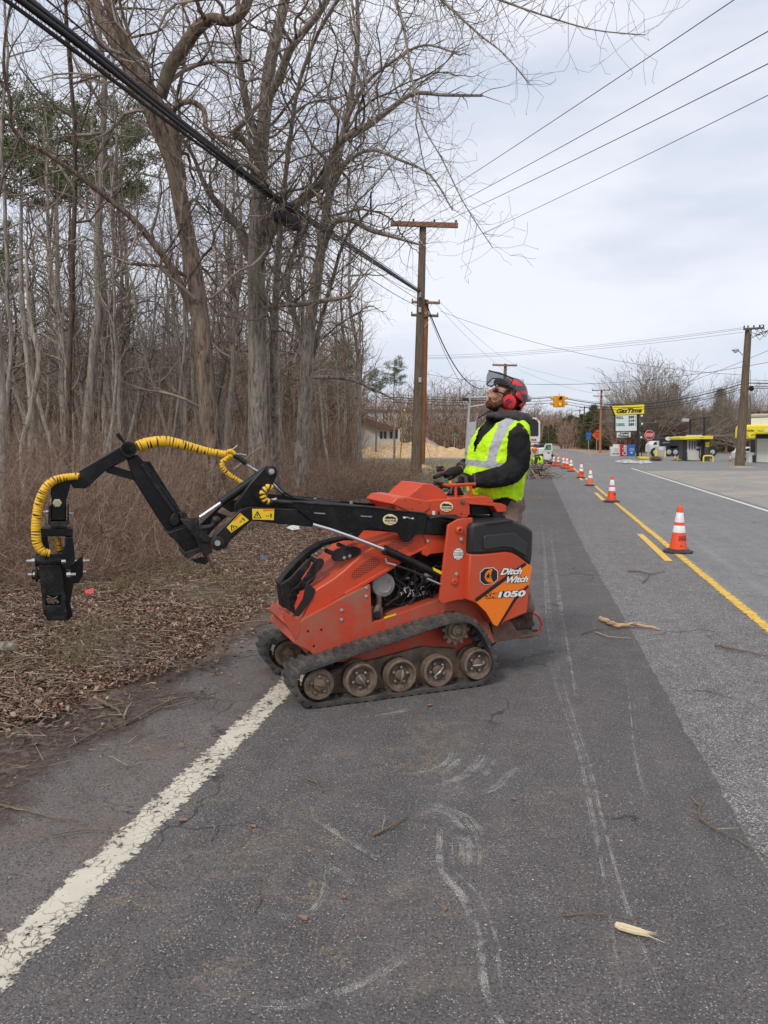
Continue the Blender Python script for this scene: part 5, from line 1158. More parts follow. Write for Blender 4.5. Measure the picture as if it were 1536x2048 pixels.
# ================================================================ poles, wires, signs, cones, station, vehicles
def wood(name, c1, c2):
    t = NT(name); a = t.noise(2.5, 5, 0.7, 0.3, vec=t.co((9, 9, .7))); b = t.noise(0.6, 3)
    t.bump(a, .5, .01); return t.fin(t.mix(t.ramp(b, .4, .7, 0, .5), t.mix(t.ramp(a, .35, .65), c1, c2), tuple(x * .7 for x in c1)), .9, 0, .1)
M['pole'] = wood('weathered_pole', (0.10, 0.075, 0.05), (0.24, 0.185, 0.13)); M['pole_red'] = wood('red_cedar_pole', (0.20, 0.07, 0.03), (0.38, 0.16, 0.08))
M['pole_or'] = wood('new_orange_pole', (0.36, 0.15, 0.07), (0.5, 0.25, 0.13)); M['arm'] = wood('crossarm_wood', (0.20, 0.10, 0.06), (0.36, 0.2, 0.13))
M['wire'] = flat('cable_black', (0.022, 0.022, 0.024), .6); M['wire_g'] = flat('wire_grey', (0.10, 0.10, 0.11), .6); M['galv'] = worn('galvanised', (0.5, 0.51, 0.52), (0.36, 0.36, 0.36), .5, .3, 5)
M['white'] = worn('white_enamel', (0.72, 0.72, 0.70), (0.5, 0.48, 0.43), .5, 0, 3, .5, .8, .5); M['sy'] = flat('sign_yellow', (0.88, 0.70, 0.03), .45, 0, .06, 2); M['sgn_w'] = flat('sign_panel_white', (0.68, 0.74, 0.74), .5, 0, .05, 2)
M['sred'] = flat('sign_red', (0.50, 0.015, 0.02), .45, 0, .08); M['sblue'] = flat('sign_blue', (0.02, 0.13, 0.42), .45, 0, .1); M['sor'] = flat('sign_orange', (0.85, 0.10, 0.01), .5, 0, .06); M['sgr'] = flat('sign_green', (0.02, 0.22, 0.12), .5)
M['k'] = flat('black_metal', (0.02, 0.02, 0.022), .5); M['glass'] = flat('dark_glass', (0.02, 0.025, 0.03), .12); M['tyre'] = flat('tyre_rubber', (0.022, 0.021, 0.02), .85); M['cream'] = flat('cream_siding', (0.6, 0.58, 0.53), .7, 0, .06, 2)
M['lamp_y'] = flat('signal_lens_lit', (0.95, 0.5, 0.03), .4, 0, .05, 8, .7); M['sig'] = flat('signal_housing', (0.75, 0.36, 0.02), .5); M['dgrey'] = flat('dark_grey_panel', (0.08, 0.08, 0.082), .5)
def pole(name, label, base, top, w0, w1, mat, d=None, sub=None):
    b0 = G(*base); dd = (b0).dot(FWD) if d is None else d
    if d is not None: b0 = A(base[0], base[1], d)
    p1 = A(top[0], top[1], dd); root = empty(name, (b0.x, b0.y, 0), label, 'utility pole' if name == 'utility_pole' else 'pole')
    b0 = Vector((b0.x, b0.y, -.1)); mb = MB(); n = 10
    mb.tube([b0.lerp(p1, i / n) for i in range(n + 1)], [(w0 + (w1 - w0) * i / n) * .5 * dd / FPX for i in range(n + 1)], 14)
    mb.build('pole_shaft', M[mat], root, smooth=60); return root, dd
def crossarm(root, dd, x0, y0, x1, y1, th, mat='arm', ins=(0, .33, .66, 1)):
    a, b_ = A(x0, y0, dd - .22), A(x1, y1, dd - .22); h = th * dd / FPX; ex = (b_ - a).normalized(); ey = UP; ez = ex.cross(ey)
    o = MB().box((a + b_) / 2, ((b_ - a).length, h * .8, h), (ex, ez, ey)).build('crossarm', M[mat], root, bevel=.01)
    for f in ins:
        p = a.lerp(b_, .03 + f * .94) + UP * h * .5; MB().lathe(p, UP, [(.03, 0), (.03, .03), (.055, .05), (.035, .09), (.05, .11), (.0, .15)], 10).build('insulator', M['k'], o)
    for s_ in (-1, 1): 
        m_ = (a + b_) / 2; e = m_.lerp(a if s_ < 0 else b_, .45); MB().bar(e - UP * h * .4, m_ - UP * h * 4.5, .03, .03).build('brace', M['galv'], o)
p1, d1 = pole('utility_pole', 'tall weathered brown pole with one wide wooden crossarm beside the thicket', (832, 951), (846, 446), 22, 13, 'pole'); crossarm(p1, d1, 781, 447, 916, 451, 9)
for y in (590, 620, 760): 
    b = A(840, y, d1 - .2); MB().box(b, (.12, .12, .22)).build('bracket', M['galv'], p1, bevel=.01)
p2, d2 = pole('utility_pole', 'reddish pole with two short crossarms just behind the tall brown pole', (843, 928), (853, 600), 14, 9, 'pole_red'); crossarm(p2, d2, 823, 604, 880, 606, 5, 'arm', (0, .5, 1)); crossarm(p2, d2, 822, 630, 877, 632, 5, 'pole', (0, 1))
p3, d3 = pole('utility_pole', 'utility pole topped by a crossarm showing above the operator helmet', (1004, 903), (1011, 728), 9, 6, 'pole'); crossarm(p3, d3, 985, 730, 1034, 731, 3.5, 'arm', (0, .5, 1))
p4, d4 = pole('utility_pole', 'slim orange brown pole with double crossarm by the orange diamond sign', (1200, 906), (1203, 779), 5.5, 4, 'pole_or'); crossarm(p4, d4, 1184, 781, 1220, 780, 2, 'arm', (0, 1)); crossarm(p4, d4, 1186, 792, 1219, 792, 1.8, 'arm', ())
p5, d5 = pole('utility_pole', 'stout leaning pole carrying a street light left of the yellow awning shop', (1479, 934), (1497, 657), 19, 12, 'pole')
crossarm(p5, d5, 1487, 658, 1528, 656, 4, 'dgrey', (0, .2, .5, .8, 1))
mb = MB(); rq = random.Random(3)
for k in range(9): q = A(1500 + rq.uniform(-8, 26), 660 + rq.uniform(-4, 12), d5); mb.tube([q, q + RGT * rq.uniform(.1, .4) + UP * rq.uniform(-.4, .2), q + RGT * rq.uniform(.3, .8) + UP * rq.uniform(-.2, .3)], .018, 5)
mb.build('jumper_wires', M['k'], p5)
mb = MB(); mb.tube([A(1490, 722, d5), A(1487, 712, d5), A(1480, 704, d5), A(1474, 701, d5)], .03, 8); o = mb.build('lamp_arm', M['galv'], p5)
mb = MB(); mb.ball(A(1471, 700, d5), (.22, .12, .1), 12); mb.lathe(A(1471, 703, d5), -UP, [(.11, -.02), (.10, .06), (0, .1)], 12); mb.build('lamp_head', M['galv'], o)
mb = MB(); mb.lathe(A(1503, 777, d5), FWD, [(.16, 0), (.16, .02), (.13, .02), (.13, 0), (.16, 0)], 18); mb.build('cable_coil', M['k'], p5)
mb = MB(); mb.tube([A(1501, 740, d5 - .2), A(1500, 800, d5 - .2), A(1503, 830, d5 - .2)], .012, 5); mb.build('conduit', M['k'], p5)
mb = MB(); c = G(1479, 935); mb.lathe((c.x, c.y, 0), UP, [(.95, 0), (.7, .05), (.3, .09), (0, .1)], 18); tag(mb.build('dirt_mound', M['dirt']), 'small pale dirt collar round the foot of the leaning pole', 'mound')
for (bx, by, tx, ty, w_, lab) in ((1166, 898, 1169, 812, 3.2, 'plain grey pole standing before the evergreens'), (1158, 896, 1160, 818, 2.4, 'thin grey pole left of the plain grey one'), (1140, 889, 1142, 836, 2.2, 'thin far pole at the bend of the road')):
    pp, dd = pole('utility_pole', lab, (bx, by), (tx, ty), w_, w_ * .75, 'pole'); crossarm(pp, dd, tx - 10, ty + 3, tx + 9, ty + 2, 1.2, 'pole', ())
# traffic-signal mast on the left, with span-wire hardware
pm, dm = pole('signal_mast', 'pale metal signal mast with horizontal arm behind the operator face', (931, 925), (940, 790), 6, 4.5, 'galv')
mb = MB(); mb.tube([A(940, 795, dm), A(990, 794, dm), A(1050, 792, dm)], .07, 10); mb.tube([A(938, 814, dm), A(990, 806, dm)], .05, 8); mb.build('mast_arm', M['galv'], pm)
mb = MB(); mb.prism([A(938, 845, dm - .3), A(953, 843, dm - .3), A(951, 866, dm - .3), A(944, 872, dm - .3), A(938, 905, dm - .3), A(930, 905, dm - .3)], FWD * .35); mb.build('control_cabinet', M['galv'], pm, bevel=.02)
mb = MB(); mb.box(A(931, 799, dm - .1), (.4, .2, .22), (RGT, FWD, UP)); mb.build('splice_box', M['k'], pm)
mb = MB(); q0, q1 = A(809, 820, 33), G(798, 940); mb.tube([q0, q1], .032, 8); tag(mb.build('guy_wire_guard', M['sy']), 'long yellow plastic guy wire guard left of the tall brown pole', 'guy guard')
mb = MB(); mb.tube([A(846, 860, 52), G(868, 946)], .012, 5); tag(mb.build('guy_wire', M['wire']), 'dark guy wire slanting down right of the two poles', 'guy wire')
# ---- overhead wires
def cat(p, q, sag, n=16): return [p.lerp(q, i / n) - UP * (sag * 4 * (i / n) * (1 - i / n)) for i in range(n + 1)]
def wire(name, pts, r, label, grp=None, mat='wire', n=5):
    mb = MB(); mb.tube(pts, r, n); o = mb.build(name, M[mat], smooth=60, fix=False); return tag(o, label, 'cable' if 'cable' in name else 'wire', grp)
base = [A(-60, -75, 7.6), A(20, -15, 8.2), A(160, 92, 9.45), A(300, 203, 11.2), A(430, 303, 13.4), A(565, 405, 17), A(700, 492, 23), A(838, 583, d1)]
spread = [(-.055, .06, .016), (-.02, .085, .012), (.0, .0, .024), (.02, .03, .020), (.04, -.03, .020), (.0, -.07, .016), (-.03, -.05, .012), (.05, .10, .008)]
bund = empty('telecom_cable_bundle', base[3], 'thick black bundle of lashed cables running from the top left down to the tall pole', 'cable bundle')
for i, (a_, b_, r_) in enumerate(spread):
    pts = []
    for j, p in enumerate(base):
        wv = 1 - .55 * j / 7; pts.append(p + (RGT * a_ * 2 + UP * b_ * 1.7) * wv + UP * .008 * math.sin(j * 2 + i))
    q = []
    for j in range(len(pts) - 1):
        P0, P1, P2, P3 = pts[max(0, j - 1)], pts[j], pts[j + 1], pts[min(len(pts) - 1, j + 2)]
        for s_ in range(6): t = s_ / 6; q.append(.5 * ((2 * P1) + (P2 - P0) * t + (2 * P0 - 5 * P1 + 4 * P2 - P3) * t * t + (3 * P1 - P0 - 3 * P2 + P3) * t ** 3))
    mb = MB(); mb.tube(q + [pts[-1]], r_ * 1.45, 7); mb.build('cable', M['wire'], bund, smooth=60, fix=False)
    if i == 2:
        c1_ = q
mb = MB()
for j in range(len(c1_) - 1):
    for s_ in range(3):
        f = s_ / 3; p = c1_[j].lerp(c1_[j + 1], f); mb.tube([p + UP * .055 + RGT * .03, p + UP * .0, p - UP * .05 - RGT * .02 + (c1_[j + 1] - c1_[j]).normalized() * .06], .004, 4)
mb.build('lashing', M['galv'], bund, smooth=0, fix=False)
mb = MB(); c, e = A(552, 428, 16.8), A(594, 450, 17.6); mb.tube([c, c.lerp(e, .06), c.lerp(e, .12), c.lerp(e, .88), c.lerp(e, .94), e], [.06, .12, .16, .16, .12, .06], 16); mb.build('splice_case', M['wire'], bund)
W1 = 'high power lines crossing the upper right sky'
for (x0, y0, x1, y1, dd, lab) in ((1450, 0, 782, 452, 15, 'topmost of the four power lines crossing the upper right sky'), (1536, 50, 828, 452, 14, 'second power line from the top crossing the upper right sky'), (1536, 115, 868, 453, 14, 'third power line from the top crossing the upper right sky'), (1536, 178, 913, 490, 14, 'lowest of the four power lines crossing the upper right sky')):
    q = A(x1, y1, d1 - .2); p = A(x0, y0, dd); p2_ = p + (p - q) * .5; wire('power_line', cat(q, p2_, .12), .0095 if y1 < 480 else .0075, lab, W1)
W2 = 'wires between the poles'
def wpx(x0, y0, e0, x1, y1, e1, sag, r, lab, mat='wire', name='overhead_wire'): wire(name, cat(A(x0, y0, e0), A(x1, y1, e1), sag), r, lab, W2, mat)
wpx(135, -10, 9, 840, 588, d1, .5, .008, 'thin black wire crossing the limbs above the cable bundle')
wpx(590, 445, 17.6, 834, 612, d1, .15, .012, 'black drop cable running below the bundle to the tall pole')
wpx(600, 425, 17.6, 838, 600, d1, .1, .010, 'second black drop cable just under the bundle')
wpx(850, 600, d1, 965, 778, 46, 1.0, .028, 'thick black cable sagging from the tall pole behind the helmet visor')
wpx(850, 606, d1, 940, 790, 46, .5, .012, 'thinner cable sagging left of the thick one behind the operator')
wpx(868, 604, d2, 1000, 732, d3, .3, .010, 'thin wire from the red pole to the crossarm over the helmet'); wpx(880, 604, d2, 1032, 731, d3, .4, .010, 'outer thin wire from red pole to far crossarm')
wpx(1034, 731, d3, 1536, 742 + 60, d3 + 30, 1.5, .012, 'faint wire falling right from the crossarm over the helmet', 'wire_g'); wpx(1030, 735, d3, 1186, 786, d4, .4, .012, 'faint wire reaching the orange brown pole', 'wire_g')
wpx(880, 622, d2, 1488, 750, d5, .8, .012, 'long wire sloping down from the red pole to the leaning pole', 'wire_g')
for k, (ya, yb) in enumerate(((712, 655), (716, 658), (718, 664))): wpx(848, ya, 60, 1488, yb, d5, .3, .009, ('upper', 'middle', 'lower')[k] + ' of three faint parallel wires meeting the leaning pole top', 'wire_g')
wpx(840, 746, 60, 1600, 712, d5 - 3, 1.2, .013, 'dark wire crossing level behind the visor and street light'); wpx(1290, 790, 75, 1640, 655, d5 - 10, .3, .012, 'wire climbing right past the street light', 'wire')
for k, (ya, ym, yb, r_) in enumerate(((796, 797, 766, .03), (800, 803, 772, .018), (806, 808, 776, .02), (790, 795, 760, .012))):
    pts = cat(A(760, ya - 4, 62), A(1118, ym - 3, 60), .3, 8)[:-1] + cat(A(1118, ym - 3, 60), A(1490, yb, d5), .9, 14) + [A(1700, yb + 4, d5 - 4)]
    wire('overhead_cable', pts, r_, ('thickest cable carrying the yellow traffic light', 'thin cable just under the one holding the traffic light', 'lowest cable crossing behind the traffic light', 'topmost cable passing over the traffic light')[k], W2)
wpx(742, 384, 19, 742, 430, 19, 0, .022, 'short dark cable end hanging in the twigs over the poles')
# ---- traffic light
def P_at(x, y, d): return A(x, y, d)
tl = empty('traffic_light', A(1118, 803, 59), 'yellow four way traffic light hanging from the cables over the junction', 'traffic light')
c = A(1118, 803, 59)
for (ax, ay) in ((0, -1), (1, 0), (-1, 0), (0, 1)):
    n_ = (RGT * ax + FWD * ay); s_ = n_.cross(UP); o = MB().box(c + n_ * .24, (.34, .34, .86) , (s_, n_, UP)).build('signal_head', M['sig'], tl, bevel=.03)
    for k, z_ in enumerate((.22, -.20)):
        p = c + n_ * .41 + UP * z_; MB().lathe(p, n_, [(.12, 0), (.12, .01), (0, .02)], 14).build('lens', M['lamp_y'] if (k == 1 and ay == -1) else M['dgrey'], o)
        mb = MB(); R_ = .15; pts = [p + (s_ * math.cos(t_) + UP * math.sin(t_)) * R_ for t_ in [math.pi * (i / 8 * 1.3 - .15) for i in range(9)]]
        vs = pts + [q + n_ * .22 for q in pts]; mb.add(vs, [(i, i + 1, i + 10, i + 9) for i in range(8)]); v_ = mb.build('visor', M['sig'], o); v_.modifiers.new('s', 'SOLIDIFY').thickness = .01
MB().tube([c + UP * .42, c + UP * .62], .03, 8).build('hanger', M['galv'], tl)
# ---- traffic cones
M['cone'] = worn('cone_orange', (0.88, 0.085, 0.025), (0.55, 0.08, 0.04), .45, 0, 14, .6, .8, .5, 40, .05); M['cone_old'] = worn('cone_orange_faded', (0.75, 0.17, 0.08), (0.45, 0.2, 0.12), .6, 0, 14, .45, .7, .7, 40, .05)
M['band'] = worn('cone_reflective_band', (0.78, 0.77, 0.76), (0.5, 0.48, 0.46), .35, 0, 12, .55, .75, .5); M['base'] = worn('cone_base_rubber', (0.035, 0.033, 0.032), (0.12, 0.1, 0.09), .8, 0, 10)
def make_cone(label, old=False, words=None):
    root = empty('traffic_cone', (0, 0, 0), label, 'traffic cone', 'traffic cones along the yellow line'); H_ = .70
    b = MB(); pts = smooth_poly([(-.19, -.19), (.19, -.19), (.19, .19), (-.19, .19)], 1); b.prism([(x, y, 0) for x, y in pts], (0, 0, .035)); b.lathe((0, 0, .03), UP, [(.17, 0), (.15, .02), (.14, .03)], 24); b.build('cone_base', M['base'], root, bevel=.006)
    prof = lambda z: .135 - (.135 - .03) * z / H_
    b = MB(); zs = [.045, .1, .2, .29, .37, .41, .5, .6, .66, .695]; b.lathe((0, 0, 0), UP, [(prof(z), z) for z in zs] + [(.024, .70), (.018, .66), (.0, .60)], 32); body = b.build('cone_body', M['cone_old' if old else 'cone'], root, smooth=50)
    for za, zb in ((.30, .405), (.45, .595)):
        b = MB(); b.lathe((0, 0, 0), UP, [(prof(za) , za), (prof(za) + .003, za + .003), (prof(zb) + .003, zb - .003), (prof(zb), zb)], 32); b.build('reflective_band', M['band'], body, smooth=50)
    if words:
        v, f = text_geo(words, bold=.03); b = MB(); P = []
        for a, h in v:
            z = .185 + h * .075; th = (a - .5) * 2.4 + .55; r_ = prof(z) + .0015; P.append((math.sin(th) * r_, -math.cos(th) * r_, z))
        b.add(P, f); b.build('lettering', M['k'], body, smooth=0, fix=False)
        b = MB()
        for k in range(7):
            z, th = rq.uniform(.07, .13), rq.uniform(-.6, .8); r_ = prof(z) + .001; e = .006 * rq.uniform(.6, 1.6); P = [(math.sin(th + a * e / r_) * (r_ + .0005), -math.cos(th + a * e / r_) * (r_ + .0005), z + c_ * e) for a, c_ in ((-1, -.6), (1, -.8), (1.2, .7), (-.7, 1))]; b.add(P, [(0, 1, 2, 3)])
        b.build('scuffs', M['k'], body, smooth=0, fix=False)
    return root
cone_a = make_cone('nearest large orange cone with black lettering beside the yellow dash', words='SHAUGHNESSY'); cone_b = make_cone('old', old=True)
cones = [(1356, 1106, .3, 1.0, 0, None), (1223, 1005, .9, 1.0, 0, 'second nearest orange cone, scuffed black low on its side'), (1180, 972, .5, .93, 1, 'faded dull orange cone, third from the camera'), (1162, 956.5, .2, 1, 0, 'fourth orange cone, bright, behind the faded one'), (1142, 943.5, 1.2, 1, 0, 'fifth orange cone, where the near dashes end'), (1133.5, 938, .4, 1, 0, 'sixth orange cone, right one of the middle overlapping pair'), (1126.5, 936.8, .7, 1, 0, 'seventh orange cone, left one of the middle overlapping pair'), (1116, 933.3, .1, .98, 0, 'eighth orange cone, right one of the farthest pair'), (1107.5, 932.2, .5, .98, 0, 'farthest orange cone on the lane by the open truck door')]
for i, (x, y, rz, s_, old, lab) in enumerate(cones):
    p = G(x, y); o = (cone_b if old else cone_a) if i in (0, 2) else copy_tree(cone_a)
    o.location = (p.x, p.y, .009); o.rotation_euler = (0, 0, YAW * .6 + (0.35 if i == 0 else rz)); o.scale = (s_,) * 3; o.rotation_euler[0] = rq.gauss(0, .012); tag(o, lab, 'traffic cone')
for x, y, lab in ((1350, 921, 'small orange cone left of the fuel pump island'), (1460, 922.5, 'small orange cone between the pump and leaning pole')):
    p = G(x, y); o = copy_tree(cone_a); o.location = (p.x, p.y, .01); o.scale = (.62,) * 3; tag(o, lab, 'traffic cone'); o['group'] = 'small cones on the station forecourt'
# ---- signs
def quad_plate(mb, pts, d, th=.05, mi=0): P = [A(x, y, d) for x, y in pts]; mb.prism(P, (th if isinstance(th, Vector) else FWD * th), mi); return mb
def text_at(mb, body, x0, y0, x1, y1, d, mi=0, slant=0.0, **kw): text_quad(mb, body, [A(x0, y1, d), A(x1, y1 + slant, d), A(x1, y0 + slant, d), A(x0, y0, d)], mi, **kw)
D_ = 66; c = G(1276, 917.2); sg_ = empty('fuel_price_sign', (c.x, c.y, 0), 'tall fuel price sign with yellow header on a black post', 'price sign')
quad_plate(MB(), [(1273.8, 828), (1278.2, 828), (1278, 919), (1273.6, 919)], D_, .2).build('sign_post', M['k'], sg_)
h = quad_plate(MB(), [(1223.7, 812.2), (1288.6, 808.6), (1288.4, 827.4), (1230.6, 830)], D_ - .35, .7).build('header', M['sy'], sg_)
quad_plate(MB(), [(1222.7, 811.2), (1289.4, 807.6), (1289.4, 828.4), (1230.2, 831)], D_ - .28, .5).build('header_rim', M['k'], h)
mb = MB(); text_at(mb, 'GasTime', 1233, 817.4, 1283.5, 826.6, D_ - .37, slant=-1.4, shear=.35, bold=.035); quad_plate(mb, [(1245, 815.6), (1284, 813.4), (1284, 814.4), (1245, 816.8)], D_ - .37, .01); mb.build('lettering', M['k'], h, smooth=0, fix=False)
pn = quad_plate(MB(), [(1231.6, 830), (1273.4, 829.2), (1273.4, 861.4), (1231.8, 862.2)], D_ - .3, .5).build('price_panel', M['sgn_w'], sg_)
quad_plate(MB(), [(1230.8, 829.2), (1274.2, 828.4), (1274.2, 862.4), (1231, 863.2)], D_ - .24, .4).build('panel_rim', M['k'], pn)
mb = MB(); text_at(mb, 'REG.', 1233, 832.6, 1247.5, 838, D_ - .31, bold=.03)
for k, s_ in enumerate(('309', '319', '389')): y = 831.6 + k * 7.3; text_at(mb, s_, 1257, y, 1268.5, y + 5.8, D_ - .31, slant=-.2, bold=.05); text_at(mb, '9', 1270, y, 1272, y + 2.6, D_ - .31); text_at(mb, '10', 1269.8, y + 3, 1272.2, y + 5.4, D_ - .31)
mb.build('lettering', M['k'], pn, smooth=0, fix=False)
mb = MB(); text_at(mb, 'DIESEL', 1232.8, 846.6, 1250.4, 852.2, D_ - .31, slant=-.3, bold=.04); mb.build('lettering', M['sgr'], pn, smooth=0, fix=False)
lt = quad_plate(MB(), [(1233.7, 864), (1261, 863.4), (1261, 874.4), (1234, 875)], D_ - .2, .1).build('small_panel', M['white'], sg_)
mb = MB(); text_at(mb, 'Lotto', 1240, 864, 1258, 868.5, D_ - .22, shear=.2, bold=.04); text_at(mb, 'Tickets', 1236, 869.6, 1259, 873.6, D_ - .22, shear=.2, bold=.04); mb.build('lettering', M['k'], lt, smooth=0, fix=False)
def post_sign(name, lab, cat_, x, ytop, ybase, w, build):
    p = G(x, ybase); d = p.dot(FWD); r = empty(name, (p.x, p.y, 0), lab, cat_); mb = MB(); mb.tube([Vector((p.x, p.y, 0)), A(x + .5, ytop, d)], w, 6); mb.build('post', M['galv'], r); build(r, d)
def stop(r, d):
    c = A(1299, 870, d - .06); R_ = .36
    for k, (rad, m_, off) in enumerate(((R_, 'white', 0), (R_ * .93, 'sred', -.006))):
        mb = MB(); mb.prism([c + FWD * off + (RGT * math.cos(math.pi / 8 + i * math.pi / 4) + UP * math.sin(math.pi / 8 + i * math.pi / 4)) * rad for i in range(8)], FWD * .004); o = mb.build('sign_face', M[m_], r, smooth=0)
    mb = MB(); text_quad(mb, 'STOP', [c - FWD * .009 + RGT * a * .26 + UP * b_ * .11 for a, b_ in ((-1, -1), (1, -1), (1, 1), (-1, 1))], bold=.03); mb.build('lettering', M['white'], o, smooth=0, fix=False)
post_sign('stop_sign', 'red stop sign on thin post before the station entrance', 'stop sign', 1296, 862, 926, .03, stop)
def diamond(r, d):
    c = A(1195, 870, d - .06); s_ = 11.2 * d / FPX; o = MB().prism([c + UP * s_, c + RGT * s_, c - UP * s_, c - RGT * s_], FWD * .01).build('sign_face', M['sor'], r, smooth=0)
    mb = MB()
    for k, t_ in enumerate(('ROAD', 'WORK', 'AHEAD')): text_quad(mb, t_, [c - FWD * .006 + RGT * a * s_ * (.42 if k < 2 else .42) + UP * (.42 - k * .36 + b_ * .12) * s_ for a, b_ in ((-1, -1), (1, -1), (1, 1), (-1, 1))], bold=.02)
    mb.build('lettering', M['k'], o, smooth=0, fix=False)
post_sign('work_sign', 'orange diamond roadwork sign standing against the orange brown pole', 'warning sign', 1193, 878, 905, .04, diamond)
def blue(r, d):
    c = A(1177, 875, d - .06); s_ = 5 * d / FPX; MB().prism([c + RGT * a * s_ + UP * b_ * s_ for a, b_ in ((-.9, -.5), (0, -1.3), (.9, -.5), (1, .6), (0, .9), (-1, .6))], FWD * .01).build('sign_face', M['sblue'], r, smooth=0)
    MB().prism([c + RGT * a * s_ + UP * (b_ * s_) for a, b_ in ((-1.1, 1.1), (1.1, 1.1), (1.1, 1.9), (-1.1, 1.9))], FWD * .01).build('sign_plate', M['sblue'], r, smooth=0)
post_sign('route_sign', 'small blue shield sign left of the orange diamond', 'road sign', 1177, 866, 910, .03, blue)
def street(r, d):
    c = A(909, 869.5, d - .06); o = MB().box(c, (.62, .02, .18), (RGT, FWD, UP)).build('sign_face', M['sgr'], r, smooth=0)
    mb = MB(); text_quad(mb, 'Main St', [c - FWD * .014 + RGT * a * .24 + UP * b_ * .05 for a, b_ in ((-1, -1), (1, -1), (1, 1), (-1, 1))]); 
post_sign('street_name_sign', 'small green street name sign by the sand pile', 'street sign', 909, 866, 911, .03, street)
def dist_w(r, d): MB().box(A(1122, 860, d - .1), (2.2, .1, 1.0), (RGT, FWD, UP)).build('sign_face', M['white'], r); MB().box(A(1123, 868, d - .1), (1.4, .1, .8), (RGT, FWD, UP)).build('sign_face', M['white'], r)
post_sign('roadside_sign', 'distant white sign on a white pole at the bend', 'sign', 1123, 845, 886.5, .12, dist_w)
def dist_o(r, d): MB().prism([A(1137, 878, d - .1), A(1142, 883.5, d - .1), A(1137, 889, d - .1), A(1132, 883.5, d - .1)], FWD * .03).build('sign_face', M['sor'], r, smooth=0)
post_sign('work_sign', 'far orange warning sign near the bend of the road', 'warning sign', 1139, 886, 897, .04, dist_o)
# lamp post
pl, dl = pole('lamp_post', 'thin dark post with an outreaching lamp behind the price sign', (1283, 915), (1284, 846), 1.8, 1.6, 'k')
mb = MB(); mb.tube([A(1278, 845.5, dl), A(1312, 845.5, dl)], .05, 6); mb.prism([A(1310, 845, dl), A(1314, 840.5, dl), A(1321, 841, dl), A(1318, 845, dl)], FWD * .4); mb.build('lamp_arm', M['dgrey'], pl)
for x, y in ((1283.5, 832), (1284, 848), (1282.5, 875)): mb = MB(); mb.ball(A(x, y, dl), .11, 10); mb.build('globe', M['white'], pl)
# ---- vending boxes
def cabinet(name, lab, cat_, x0, y0, x1, y1, mat, deco):
    p = G((x0 + x1) / 2, y1); d = p.dot(FWD); r = empty(name, (p.x, p.y, 0), lab, cat_); quad_plate(MB(), [(x0, y0), (x1, y0), (x1, y1), (x0, y1)], d, .6).build('body', M[mat], r, bevel=.03); deco(r, d); return r
def dw(r, d): 
    quad_plate(MB(), [(1228, 888.6), (1239, 888.6), (1239, 894), (1228, 894)], d + .05, .4).build('coin_box', M['white'], r, bevel=.02); quad_plate(MB(), [(1228, 896), (1236, 896), (1236, 903), (1228, 903)], d - .02, .02).build('window', M['cream'], r)
    mb = MB(); text_at(mb, 'NEWS TODAY', 1225, 906, 1238.5, 908.8, d - .02, bold=.03); mb.build('lettering', M['k'], r, smooth=0, fix=False)
cabinet('ice_box', 'white newspaper cabinet left of the red drinks machine', 'vending box', 1222.6, 893.5, 1241.6, 912.4, 'white', dw)
def dr(r, d):
    mb = MB(); text_quad(mb, 'Coke', [A(1254, 911, d - .02), A(1253.6, 890.5, d - .02), A(1244.2, 890.5, d - .02), A(1244.6, 911, d - .02)], shear=.3, bold=.03); mb.build('lettering', M['white'], r, smooth=0, fix=False)
cabinet('drinks_machine', 'red drinks vending machine with white script between white and blue boxes', 'vending machine', 1242.4, 889, 1255, 912.6, 'sred', dr)
def db(r, d):
    mb = MB(); text_at(mb, 'COLD', 1258.5, 896.6, 1268.5, 899, d - .02, bold=.03); text_at(mb, 'DRINKS', 1258.5, 900, 1268.5, 902, d - .02); quad_plate(mb, [(1261, 904), (1265, 904), (1265, 906.5), (1261, 906.5)], d - .02, .01); mb.build('lettering', M['white'], r, smooth=0, fix=False)
cabinet('drinks_machine', 'blue drinks machine beside the black sign post', 'vending machine', 1256.2, 889.4, 1270.6, 912.8, 'sblue', db)
# ---- fuel pump island
c = G(1393, 922); dp = c.dot(FWD); pk = empty('fuel_pump_island', (c.x, c.y, 0), 'fuel pump island with yellow canopy and grey end pillar', 'fuel pump')
def qp(name, pts, d, th, mat, par=pk, bevel=0): return quad_plate(MB(), pts, d, th).build(name, M[mat], par, bevel=bevel)
qp('island_kerb', [(1359, 920.5), (1427, 922), (1427, 924.5), (1359, 922)], dp - .1, 1.6, 'dgrey', bevel=.02)
qp('canopy', [(1361, 874), (1372, 873), (1426.5, 871.6), (1426.5, 878.4), (1400, 878.6), (1361.5, 879.4)], dp - .7, 2.4, 'sy', bevel=.03)
qp('canopy_top', [(1385, 870), (1403, 869.8), (1404, 872), (1384, 872.4)], dp - .2, 1.2, 'cream')
mb = MB(); text_at(mb, 'GasTime', 1363, 875.2, 1369, 877, dp - .72); mb.build('lettering', M['k'], pk, smooth=0, fix=False); mb = MB(); text_at(mb, 'GasTime', 1400, 873.5, 1408, 875.5, dp - .72); mb.build('lettering', M['k'], pk, smooth=0, fix=False)
qp('end_pillar', [(1409, 878.6), (1420.5, 878.4), (1419.5, 922.5), (1409, 922.5)], dp - .2, .9, 'dgrey', bevel=.02); qp('pillar_panel', [(1411, 884.4), (1420, 884), (1420, 894), (1411, 894)], dp - .22, .02, 'sy')
qp('pillar', [(1366, 879), (1374, 879), (1374, 920), (1366, 918)], dp, .9, 'dgrey', bevel=.02)
pb = qp('pump', [(1375, 880), (1402, 879.4), (1402, 921.5), (1375, 920.5)], dp - .15, .8, 'cream', bevel=.03)
